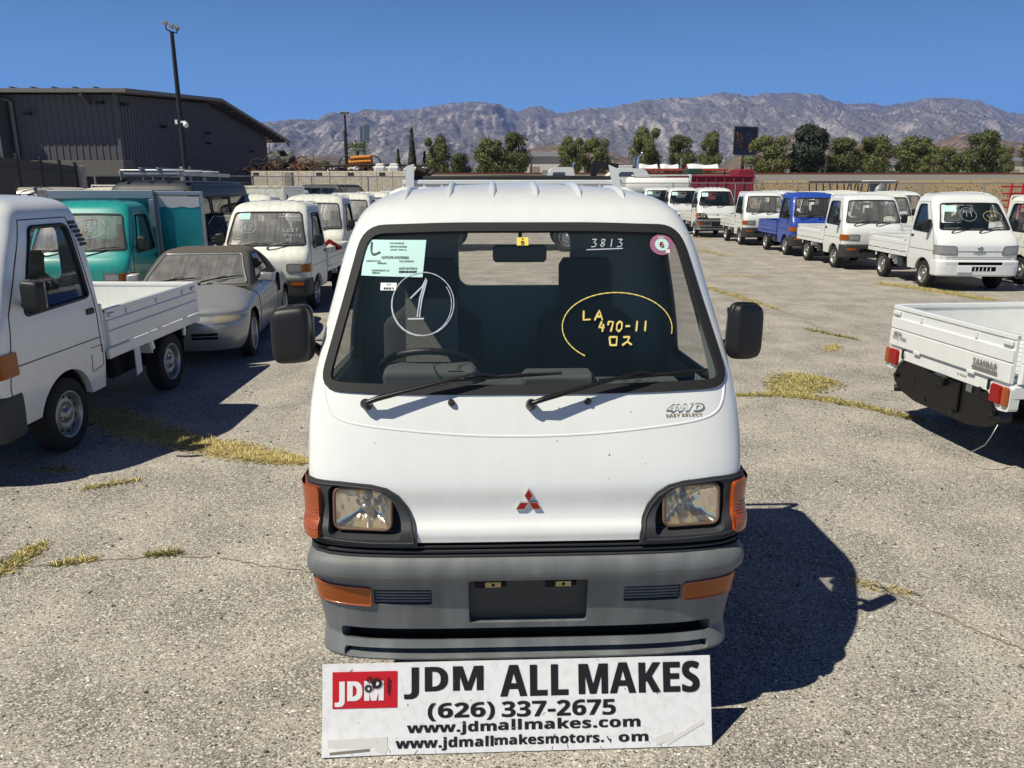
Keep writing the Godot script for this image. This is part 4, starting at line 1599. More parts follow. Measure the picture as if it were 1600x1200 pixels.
	# strips of tape, torn film and dirt in the corners
	for l: Array in [[0.09, 0.86, 0.15, 0.10, 0.02, M.tape], [0.07, 0.95, 0.10, 0.03, 0.06, M.dirt], [0.15, 0.93, 0.03, 0.10, -0.5, M.tape], [0.93, 0.84, 0.11, 0.05, 0.5, M.tape], [0.875, 0.90, 0.05, 0.09, 0.3, M.tape]]:
		var q := MB.new()
		q.box(Vector3.ZERO, Vector3(l[2] * W, l[3] * Hh, 0.0008))
		var o := obj("tape_strip", q, l[5], t)
		o.transform = (at.call(l[0], l[1], 0.0012) as Transform3D) * Transform3D(Basis(Vector3(0, 0, 1), l[4]), Vector3.ZERO)
	R.seed = 17
	var sc := MB.new()
	for k in 46:
		var u := R.randf() * 0.97 + 0.01
		var v := 1.0 - pow(R.randf(), 2.2)
		var x: Transform3D = at.call(u, v, 0.0018)
		var bs := x.basis * Basis(Vector3(0, 0, 1), R.randf() * 3.0)
		sc.box(x.origin, Vector3(0.003 + R.randf() * 0.018, 0.0008 + R.randf() * 0.0015, 0.0004), 0.0, bs)
	crumbs("scuff_mark", sc, M.dirt, t)

func more_materials() -> void:
	M.rusty = mat(112, 88, 70, 0.7)
	M.brass = mat(176, 160, 120, 0.4, 0.7)
	M.sticker_yellow = mat(238, 214, 90, 0.6)
	M.sticker_plum = mat(160, 104, 130, 0.6)
	M.badge = mat(120, 118, 112, 0.5)
	M.badge_rust = mat(150, 134, 104, 0.6)
	M.sign_white = mat(236, 237, 238, 0.35)
	M.sign_white.albedo_texture = noise_tex(0.03, Color(0.95, 0.95, 0.94), Color.WHITE, 5, 51, 512, 0.2, 0.5)
	M.sign_white.uv1_triplanar = true
	M.sign_white.uv1_scale = Vector3(1.5, 1.5, 1.5)
	M.sign_red = mat(196, 22, 34, 0.4)
	M.tape = mat(222, 221, 215, 0.35)
	M.dirt = mat(136, 128, 116, 0.9)
	M.fabric = mat(255, 255, 255, 0.95)
	M.fabric.albedo_texture = noise_tex(0.06, Color(0.33, 0.37, 0.38), Color(0.52, 0.49, 0.43), 3, 61, 256, 0.35, 0.65)
	M.fabric.uv1_scale = Vector3(2.2, 2.2, 1)
	M.red_bright = mat(176, 30, 44, 0.6)
	M.sign_blue = mat(120, 136, 146, 0.6)
	M.poster = mat(255, 255, 255, 0.6)
	M.poster.albedo_texture = poster()
	M.asphalt = asphalt()

# a dark printed sheet with loose warm and blue blots
func poster() -> ImageTexture:
	var im := Image.create(96, 80, false, Image.FORMAT_RGB8)
	var rg := RandomNumberGenerator.new()
	rg.seed = 55
	im.fill(Color(0.07, 0.08, 0.12))
	im.fill_rect(Rect2i(0, 0, 96, 14), Color(0.08, 0.12, 0.24))
	for k in 60:
		var a: Array = [[6, 24], [58, 30]][rg.randi() % 2]
		im.fill_rect(Rect2i(a[0] + rg.randi() % 24, 16 + rg.randi() % 46 if a[0] == 6 else 10 + rg.randi() % 16, 2 + rg.randi() % 4, 2 + rg.randi() % 4), [Color(0.80, 0.42, 0.14), Color(0.55, 0.30, 0.16), Color(0.85, 0.62, 0.22), Color(0.25, 0.14, 0.12)][rg.randi() % 4])
	for k in 26:
		im.fill_rect(Rect2i(34 + rg.randi() % 40, 30 + rg.randi() % 40, 2 + rg.randi() % 3, 3 + rg.randi() % 8), [Color(0.16, 0.22, 0.34), Color(0.30, 0.30, 0.30), Color(0.16, 0.14, 0.20)][rg.randi() % 3])
	return ImageTexture.create_from_image(im)

func asphalt() -> StandardMaterial3D:
	var W := 2048
	var h := PackedByteArray()
	var c := PackedByteArray()
	h.resize(W * W)
	c.resize(W * W * 3)
	var rg := RandomNumberGenerator.new()
	rg.seed = 7
	var blot := noise(0.01, 4, 71)
	blot.fractal_octaves = 4
	var bi := blot.get_seamless_image(512, 512)
	var bd := bi.get_data()
	var st := bd.size() / (512 * 512)
	var coarse := PackedByteArray()
	coarse.resize(1024 * 1024)
	for i in 1024 * 1024:
		coarse[i] = rg.randi() & 127
	for y in W:
		for x in W:
			var i := y * W + x
			var q: int = coarse[(y >> 1) * 1024 + (x >> 1)]
			var n: int = (rg.randi() & 31) + (q >> 1)
			var b: int = bd[((y >> 2) * 512 + (x >> 2)) * st]
			var g := 98 + n + (b - 128) / 4
			h[i] = 40 + n
			c[i * 3] = clampi(g + 6 + (b - 128) / 40, 0, 255)
			c[i * 3 + 1] = clampi(g + 2, 0, 255)
			c[i * 3 + 2] = clampi(g - 7 - (b - 128) / 26, 0, 255)
	var pal := [[206, 202, 190], [196, 190, 178], [186, 179, 164], [172, 168, 158], [190, 180, 160], [150, 147, 142], [96, 94, 92], [232, 228, 220], [70, 68, 68], [182, 174, 160], [112, 108, 104], [214, 210, 200]]
	for k in 330000:
		var cx := rg.randi() % W
		var cy := rg.randi() % W
		var u := rg.randf()
		var r := 1.0 + u * 1.1 + (u * u * u * 1.6 if k % 9 == 0 else 0.0)
		var ry := r * (0.6 + 0.4 * rg.randf())
		var p: Array = pal[rg.randi() % 12]
		var tone := rg.randi() % 30 - 18
		var top := 100 + rg.randi() % 120
		var ir := ceili(r)
		for dy in range(-ir, ir + 1):
			for dx in range(-ir, ir + 1):
				var q := dx * dx / (r * r) + dy * dy / (ry * ry)
				if q <= 1.0:
					var i := ((cy + dy) & (W - 1)) * W + ((cx + dx) & (W - 1))
					h[i] = int(top * (1.0 - 0.45 * q))
					c[i * 3] = clampi(p[0] + tone, 0, 255)
					c[i * 3 + 1] = clampi(p[1] + tone, 0, 255)
					c[i * 3 + 2] = clampi(p[2] + tone, 0, 255)
	var m := mat(255, 255, 255, 0.93, 0.0, 0.25)
	m.albedo_texture = ImageTexture.create_from_image(Image.create_from_data(W, W, false, Image.FORMAT_RGB8, c))
	var hi := Image.create_from_data(W, W, false, Image.FORMAT_L8, h)
	hi.convert(Image.FORMAT_RGBA8)
	hi.bump_map_to_normal_map(1.6)
	m.normal_enabled = true
	m.normal_texture = ImageTexture.create_from_image(hi)
	m.normal_scale = 0.5
	m.uv1_scale = Vector3(1, 1, 1)
	m.vertex_color_use_as_albedo = true
	return m

func ground() -> void:
	var xs := []
	var zs := []
	var x := -70.0
	while x < 70.0:
		xs.append(x)
		x += 0.2 if absf(x) < 8.0 else (0.8 if absf(x) < 22.0 else 3.0)
	var z := 8.0
	while z > -46.0:
		zs.append(z)
		z -= 0.8 if z > 0.0 else (0.2 if z > -14.0 else (0.5 if z > -26.0 else 2.0))
	var f1 := noise(0.13, 5, 81)
	var f2 := noise(1.7, 4, 82)
	var f3 := noise(0.05, 3, 83)
	var f4 := noise(0.45, 4, 84)
	# worn and oily places: x, z, half sizes, how much darker
	var stains := [[1.75, -2.75, 0.5, 0.28, 0.20], [2.15, -2.45, 0.34, 0.2, 0.24], [1.35, -2.35, 0.3, 0.16, 0.14], [-1.5, -2.9, 0.5, 0.25, 0.12], [-2.1, -4.1, 0.8, 0.25, 0.12], [-1.2, -2.45, 0.22, 0.12, 0.16], [3.1, -4.6, 0.7, 0.3, 0.12], [4.6, -8.2, 0.9, 0.5, 0.12], [4.2, -11.0, 1.3, 0.5, 0.14], [2.6, -9.5, 0.7, 0.5, 0.10], [5.6, -13.8, 1.4, 0.6, 0.15], [4.9, -18.5, 1.6, 0.7, 0.14], [-1.9, -8.0, 0.6, 0.4, 0.12], [2.3, -5.4, 0.5, 0.24, -0.10], [1.9, -4.3, 0.6, 0.3, -0.08], [-1.8, -2.2, 0.5, 0.25, -0.08], [3.4, -13.6, 1.2, 0.4, -0.12]]
	var mb := MB.new()
	mb.tinted = true
	for zz: float in zs:
		for xx: float in xs:
			var a := f1.get_noise_2d(xx, zz) + 0.5 * f4.get_noise_2d(xx * 0.5, zz)
			var b := f2.get_noise_2d(xx, zz)
			var c := f3.get_noise_2d(xx, zz)
			var v := 1.29 + a * 0.15 + b * 0.12
			for q: Array in stains:
				var dd := Vector2((xx - q[0]) / q[2], (zz - q[1]) / q[3]).length() + b * 0.9
				if dd < 1.0:
					v *= 1.0 - q[4] * smoothstep(1.0, 0.35, dd)
			mb.tint = Color(v * (0.965 + c * 0.035), v * (1.015 + c * 0.02), v * (1.085 - c * 0.035))
			mb.vert(Vector3(xx, 0, zz), Vector3.UP, Vector2(xx, zz) / 4.1)
	var w := xs.size()
	for j in zs.size() - 1:
		for i in w - 1:
			mb.quadi(j * w + i, j * w + i + 1, (j + 1) * w + i + 1, (j + 1) * w + i)
	tag(obj("parking_lot", mb, M.asphalt), "grey gravelly asphalt of the truck lot with worn pale aggregate", "", "", "structure")

# ---------------------------------------------------------------- the other vehicles
func gen_rows(W: float, yb: float, zb: float, yt: float, zt: float, H: float, zr: float, nose := -0.03, D := 0.19) -> Array:
	return [
		[0.34, 0.34, nose - 0.06, W - 0.025, D, zr, 0.05], [0.60, 0.60, nose - 0.01, W, D, zr, 0.05], [0.82, 0.82, nose, W, D, zr, 0.05],
		[lerpf(0.82, yb, 0.6), lerpf(0.82, yb, 0.6), lerpf(nose, zb, 0.38), W - 0.004, D, zr, 0.05], [yb, yb, zb, W - 0.014, D - 0.01, zr, 0.05],
		[(yb + yt) * 0.5, (yb + yt) * 0.5, (zb + zt) * 0.5 + 0.010, W - 0.045, D - 0.02, zr, 0.05], [yt, yt, zt, W - 0.092, D - 0.02, zr, 0.05],
		[yt + 0.06, lerpf(yt, H, 0.45), zt - 0.06, W - 0.125, D, zr, 0.06], [yt + 0.12, lerpf(yt, H, 0.75), zt - 0.15, W - 0.20, D, zr, 0.06],
		[yt + 0.19, lerpf(yt, H, 0.93), zt - 0.28, W - 0.36, D, zr + 0.03, 0.06], [yt + 0.24, lerpf(yt, H, 0.985), zt - 0.38, W - 0.55, 0.08, zr + 0.06, 0.04], [yt + 0.27, H, zt - 0.46, 0.001, 0.02, zr + 0.12, 0.01]]

func truck_cfg(kind: String, P: Material, res := 0.5) -> Dictionary:
	var W := 0.70
	var yb := 1.08
	var zb := -0.19
	var yt := 1.62
	var zt := -0.52
	var H := 1.765
	var zr := -1.36
	var ws_half := Vector2(0.64, 0.535)
	match kind:
		"hijet":
			W = 0.735; yb = 1.09; zb = -0.25; yt = 1.61; zt = -0.66; H = 1.80; ws_half = Vector2(0.655, 0.54)
		"acty":
			W = 0.70; yb = 1.05; zb = -0.13; yt = 1.60; zt = -0.40; H = 1.745
		"carry":
			W = 0.70; yb = 1.03; zb = -0.17; yt = 1.58; zt = -0.50; H = 1.75
		"sambar":
			W = 0.70; yb = 1.06; zb = -0.17; yt = 1.62; zt = -0.52; H = 1.80; zr = -1.40
		"teal":
			W = 0.70; yb = 1.05; zb = -0.16; yt = 1.58; zt = -0.50; H = 1.76
	var c := {
		"rows": gen_rows(W, yb, zb, yt, zt, H, zr), "n": 4.5, "res": res, "paint": P, "front_t": 0.40, "side_t": 0.34,
		"ws": [Vector2(-ws_half.x, yb + 0.03), Vector2(-0.3, yb + 0.022), Vector2(0.3, yb + 0.022), Vector2(ws_half.x, yb + 0.03), Vector2(ws_half.y, yt - 0.005), Vector2(0.25, yt + 0.003), Vector2(-0.25, yt + 0.003), Vector2(-ws_half.y, yt - 0.005)],
		"ws_r": 0.06, "seal": 0.02, "ws_z": zb - 0.05,
		"sw": [Vector2(zb - 0.30, yb - 0.02), Vector2(zr + 0.14, yb - 0.0), Vector2(zr + 0.20, yt - 0.03), Vector2(zt - 0.24, yt - 0.03)],
		"rw": [Vector2(-0.45, yb + 0.12), Vector2(0.45, yb + 0.12), Vector2(0.45, yt - 0.05), Vector2(-0.45, yt - 0.05)],
		"axle_f": -0.66, "axle_r": -2.52, "length": 3.28, "bed_y": 0.63, "gate_h": 0.30, "guard_y": H - 0.02, "seat_top": 1.40,
		"door": [[Vector2(zb - 0.14, yb), Vector2(-0.20, 0.62), Vector2(-0.22, 0.44)], [Vector2(zb - 0.14, yb), Vector2(zt - 0.16, yt + 0.02), Vector2(zr + 0.16, yt + 0.02), Vector2(zr + 0.09, yb), Vector2(zr + 0.08, 0.62)], [Vector2(-0.21, 0.74), Vector2(zr + 0.085, 0.74)]],
		"handle": Vector2(zr + 0.17, yb - 0.11),
		"mirror": [0.80, yb + 0.12, zb - 0.24, 0.14, 0.20, 0.09],
		"wipers": [[Vector2(-0.45, yb - 0.02), Vector2(-0.14, yb + 0.06), Vector2(-0.32, yb + 0.045), Vector2(0.10, yb + 0.075)], [Vector2(0.05, yb - 0.02), Vector2(0.36, yb + 0.06), Vector2(0.18, yb + 0.045), Vector2(0.58, yb + 0.075)]],
		"inner_mirror": yt - 0.09,
	}
	if kind != "sambar" and kind != "hijet":
		c.ribs = [-0.38, -0.23, -0.08, 0.08, 0.23, 0.38]
		c.rib_z = [zt - 0.30, zr + 0.10]
	return c

func lamp_tile(s: Shell, pts: Array, m: Material, t: Node, called: String, off := 0.006, r := 0.015) -> void:
	for sg: float in [-1.0, 1.0]:
		var p := PackedVector2Array()
		for q: Vector2 in pts:
			p.append(Vector2(q.x * sg, q.y))
		var mb := MB.new()
		tile(s, on_front(s, rpoly(Array(p), r, 3)), mb, off, -0.01, 10, 6)
		obj(called, mb, m, t)

func front(d: Dictionary, kind: String, P: Material) -> void:
	var t: Node3D = d.node
	var s: Shell = d.shell
	var W: float = s.row(0.7)[3]
	var lampm: Material = M.lens_fog
	var bm: Material = M.trim
	var b0 := 0.28
	var b1 := 0.60
	var hl: Array = rect_poly(0.38, 0.68, 0.575, 0.80)
	var am: Array = rect_poly(0.585, 0.68, W + 0.04, 0.80)
	match kind:
		"hijet":
			hl = [Vector2(0.40, 0.68), Vector2(W + 0.04, 0.69), Vector2(W + 0.035, 0.85), Vector2(0.43, 0.835)]
			am = []
			bm = P; b1 = 0.585
		"acty":
			hl = rect_poly(0.34, 0.69, 0.585, 0.82); am = rect_poly(0.59, 0.69, W + 0.05, 0.82)
		"carry":
			hl = rect_poly(0.36, 0.66, 0.59, 0.79); am = rect_poly(0.595, 0.66, W + 0.03, 0.79)
			b1 = 0.57
		"sambar":
			hl = rect_poly(0.36, 0.70, 0.56, 0.83); am = rect_poly(0.57, 0.69, W + 0.07, 0.84); b1 = 0.58
		"teal":
			hl = rect_poly(0.36, 0.67, 0.56, 0.78); am = rect_poly(0.57, 0.67, W + 0.04, 0.78); bm = P
	if kind == "hijet":
		var lo := PackedVector2Array()
		for k in 13:
			lo.append(s.front(lerpf(-0.40, 0.40, k / 12.0), 0.742))
		var lm := MB.new()
		line_on(s, lo, lm, 0.006, 0.0)
		for k in 2:
			var l2 := PackedVector2Array()
			for j in 13:
				l2.append(s.front(lerpf(-0.68, 0.68, j / 12.0), 0.635 - k * 0.03))
			line_on(s, l2, lm, 0.004, 0.0)
		split("panel_line", lm, M.trim, t)
		var lg := MB.new()
		var f := s.front(0.0, 0.80)
		lg.lathe([Vector2(0.055, 0), Vector2(0.05, 0.008), Vector2(0.04, 0.009), Vector2(0.001, 0.007)], Transform3D(Basis(Vector3.RIGHT, PI * 0.5) * Basis.from_scale(Vector3(1, 1, 0.6)), s.at(f)), 24)
		obj("oval_badge", lg, M.steel, t)
		letters("HIJET", 0.22, 0.045, Transform3D(Basis(), s.at(s.front(0, 0.71)) + Vector3(0, 0, 0.004)), M.steel, t, "badge", true, 0.004)
	for sg: float in [-1.0, 1.0]:
		var q := PackedVector2Array()
		for p: Vector2 in hl:
			q.append(Vector2(p.x * sg, p.y))
		var out := on_front(s, rpoly(Array(q), 0.03, 4))
		var mb := MB.new()
		tile(s, out, mb, 0.004, -0.01, 14, 8)
		var hb := obj("headlight", mb, M.lamp_bowl, t)
		var inner := on_front(s, rpoly(Array(shrink(q, 0.022)), 0.02, 3))
		mb = MB.new()
		inset(s, inner, mb, 0.006, 12, 6)
		obj("reflector", mb, M.steel, hb)
		mb = MB.new()
		inset(s, out, mb, 0.011, 14, 8)
		obj("lens", mb, lampm, hb)
		mb = MB.new()
		mb.tube(s.trail(out, 0.004), 0.007, 6, true)
		obj("lamp_rim", mb, M.trim, hb)
	if am.size():
		lamp_tile(s, am, M.amber_dull, t, "turn_signal", 0.012)
	# bumper
	var az: float = -0.66
	var zq := az + 0.345
	var fz := 0.03 if kind != "teal" else 0.015
	var b := shell_part([[0.0, b0, -0.09, W - 0.05, 0.17, zq, 0.01], [0.02, b0 + 0.006, -0.02, W - 0.015, 0.17, zq, 0.01], [0.06, b0 + 0.03, fz - 0.014, W, 0.17, zq, 0.01], [0.2, b0 + 0.17, fz - 0.002, W + 0.008, 0.17, zq, 0.01], [0.21, b0 + 0.18, fz, W + 0.009, 0.17, zq, 0.01],
		[0.30, b1 - 0.03, fz, W + 0.008, 0.17, zq, 0.01], [0.32, b1 - 0.01, fz - 0.008, W + 0.002, 0.17, zq, 0.01], [0.33, b1 - 0.003, fz - 0.025, W - 0.012, 0.17, zq, 0.01], [0.34, b1, fz - 0.07, W - 0.05, 0.17, zq, 0.01]], 4.6)
	var holes := []
	var slot := MB.new()
	if kind == "hijet":
		for q: Array in [rect_poly(-0.40, 0.50, 0.40, 0.555), rect_poly(-0.16, 0.385, 0.30, 0.47)]:
			var p := on_front(b, rpoly(q, 0.012, 3))
			holes.append(p)
			b.wall(slot, p, 0.0, -0.03, true)
			inset(b, p, slot, -0.03, 20, 3)
	else:
		var p := on_front(b, rpoly(rect_poly(-0.34, 0.40, 0.34, 0.50), 0.01, 3))
		holes.append(p)
		b.wall(slot, p, 0.0, -0.02, true)
		inset(b, p, slot, -0.02, 20, 3)
	var mb2 := MB.new()
	b.patch(mb2, Rect2(-1.95, 0.0, 3.9, 0.34), 60, 28, PackedVector2Array(), holes)
	var bo := obj("bumper", mb2, bm, t)
	crumbs("air_intake", slot, M.rim_dark, bo)
	if kind == "hijet":
		lamp_tile(b, [Vector2(0.42, 0.497), Vector2(0.62, 0.505), Vector2(0.62, 0.553), Vector2(0.42, 0.556)], lampm, bo, "fog_lamp", 0.004)
		var pl := MB.new()
		pl.box(b.at(b.front(-0.27, 0.42)) + Vector3(0, 0, 0.01), Vector3(0.26, 0.11, 0.008), 0.003)
		obj("plate_holder", pl, M.plastic_white, bo)
		var sl := MB.new()
		for k in 5:
			sl.box(b.at(b.front(-0.07 + k * 0.07, 0.43)) - Vector3(0, 0, 0.012), Vector3(0.012, 0.085, 0.02), 0.003)
		split("grille_bar", sl, P, bo)
	elif kind != "teal":
		lamp_tile(b, [Vector2(0.44, 0.455), Vector2(0.63, 0.46), Vector2(0.63, 0.515), Vector2(0.44, 0.512)], M.amber_dull, bo, "bumper_lamp", 0.005)

func small_truck(kind: String, P: Material, res: float, label: String, at: Vector3, turn: float, group := "", opts := {}) -> Dictionary:
	var c := truck_cfg(kind, P, res)
	c.merge(opts, true)
	var d := kei(c, "kei_truck")
	front(d, kind, P)
	var o: Node3D = d.node
	o.position = at
	o.rotation.y = deg_to_rad(turn)
	o.scale = Vector3.ONE * float(opts.get("size", 0.95))
	tag(o, label, "truck", group)
	return d

func again(src: Node3D, label: String, at: Vector3, turn: float, group: String) -> Node3D:
	var o := copy(src, label, at, turn, group)
	o.scale = src.scale
	return o

# tail of a truck: lamps, black panel below the gate, lettering
func tail(d: Dictionary, L: float, bw: float, by: float) -> void:
	var t: Node3D = d.node
	var face := Transform3D(Basis(Vector3.UP, PI), Vector3(0, 0, -L))
	for sg: float in [-1.0, 1.0]:
		var pod := MB.new()
		var P := PackedVector2Array([Vector2(0.0, 0.0), Vector2(0.24, 0.0), Vector2(0.235, -0.16), Vector2(0.14, -0.17), Vector2(0.02, -0.06)])
		var q := PackedVector2Array()
		for p in P:
			q.append(Vector2((p.x + bw - 0.235) * sg, p.y + by - 0.02))
		pod.prism(PackedVector2Array(rpoly(Array(q), 0.02, 3)), face.translated_local(Vector3(0, 0, -0.05)), 0.065)
		var po := obj("lamp_pod", pod, M.white, t)
		var red := MB.new()
		red.box(face * Vector3(sg * (bw - 0.115), by - 0.085, 0.025), Vector3(0.105, 0.125, 0.03), 0.012)
		obj("tail_lamp", red, M.red_lens, po)
		var am := MB.new()
		am.box(face * Vector3(sg * (bw - 0.032), by - 0.085, 0.025), Vector3(0.058, 0.125, 0.03), 0.012)
		obj("tail_signal", am, M.amber, po)
		var slot := MB.new()
		slot.box(face * Vector3(sg * (bw - 0.205), by - 0.045, 0.012), Vector3(0.035, 0.07, 0.012), 0.01)
		slot.box(face * Vector3(sg * (bw - 0.205), by - 0.045, 0.016), Vector3(0.012, 0.075, 0.012), 0.004)
		crumbs("hook_slot", slot, M.black, po)
	var pn := MB.new()
	var out := PackedVector2Array([Vector2(-0.46, 0.57), Vector2(0.46, 0.57), Vector2(0.58, 0.44), Vector2(0.60, 0.36), Vector2(0.50, 0.29), Vector2(0.30, 0.25), Vector2(-0.30, 0.25), Vector2(-0.50, 0.29), Vector2(-0.60, 0.36), Vector2(-0.58, 0.44)])
	pn.prism(rpoly(Array(out), 0.03, 3), face.translated_local(Vector3(0, 0, -0.10)), 0.09)
	pn.box(face * Vector3(0, 0.41, 0.0), Vector3(0.40, 0.22, 0.02), 0.01)
	pn.box(face * Vector3(0, 0.50, 0.02), Vector3(0.14, 0.07, 0.06), 0.015)
	pn.box(face * Vector3(-0.42, 0.40, -0.014), Vector3(0.2, 0.13, 0.016), 0.006)
	pn.box(face * Vector3(0.42, 0.40, -0.014), Vector3(0.2, 0.13, 0.016), 0.006)
	for p: Vector2 in [Vector2(-0.16, 0.31), Vector2(0.16, 0.31), Vector2(0.55, 0.40), Vector2(-0.55, 0.40), Vector2(0.4, 0.53)]:
		pn.lathe([Vector2(0.018, 0), Vector2(0.018, 0.02), Vector2(0.001, 0.024)], face * Transform3D(Basis(Vector3.RIGHT, PI * 0.5), Vector3(p.x, p.y, -0.005)), 10)
	pn.tube([face * Vector3(-0.5, 0.30, -0.1), face * Vector3(-0.56, 0.29, 0.0)], 0.028, 10)
	crumbs("rear_panel", pn, M.black_gloss, t)
	var w := MB.new()
	w.box(face * Vector3(0.28, 0.505, -0.004), Vector3(0.06, 0.055, 0.012), 0.006)
	obj("plate_light", w, M.steel, t)
	letters("4WD", 0.10, 0.03, face * Transform3D(Basis(), Vector3(-0.55, by + 0.105, 0.034)), M.badge, t, "badge", true, 0.001)
	letters("FULL TIME", 0.17, 0.022, face * Transform3D(Basis(), Vector3(-0.52, by + 0.075, 0.034)), M.badge, t, "badge", true, 0.001)
	letters("SAMBAR", 0.23, 0.045, face * Transform3D(Basis(), Vector3(0.44, by + 0.085, 0.034)), M.badge, t, "badge", true, 0.001)
	var bar := MB.new()
	bar.box(face * Vector3(0.44, by + 0.045, 0.033), Vector3(0.24, 0.02, 0.002))
	obj("badge_bar", bar, M.badge, t)
	letters("V-KS4", 0.10, 0.018, face * Transform3D(Basis(), Vector3(0.20, by - 0.05, 0.006)), M.badge, t, "badge", true, 0.001)
	var cb := MB.new()
	cb.tube([face * Vector3(0.60, 0.34, 0.0), face * Vector3(0.62, 0.27, 0.05), face * Vector3(0.59, 0.20, 0.06), face * Vector3(0.52, 0.13, 0.09)], 0.004, 6)
	obj("hanging_cable", cb, M.steel, t)

# two-box bodies
class CarShell extends Shell:
	var belt := 0.58
	var tops: Array = []      # [z, height] along the body

	func height(z: float) -> float:
		for i in tops.size() - 1:
			if z <= tops[i][0] and z >= tops[i + 1][0]:
				var u: float = (tops[i][0] - z) / (tops[i][0] - tops[i + 1][0])
				return lerpf(tops[i][1], tops[i + 1][1], smoothstep(0.0, 1.0, u) * 0.5 + u * 0.5)
		return tops[0][1] if z > tops[0][0] else tops[tops.size() - 1][1]

	func at(p: Vector2) -> Vector3:
		if p.y <= belt:
			return super(p)
		var b := super(Vector2(p.x, belt))
		var a := clampf((p.y - belt) / (1.0 - belt), 0.0, 1.0) * PI * 0.5
		var h := maxf(height(b.z), belt + 0.01)
		return Vector3(b.x * pow(maxf(cos(a), 0.0), 0.55), belt + (h - belt) * pow(sin(a), 0.85), b.z)

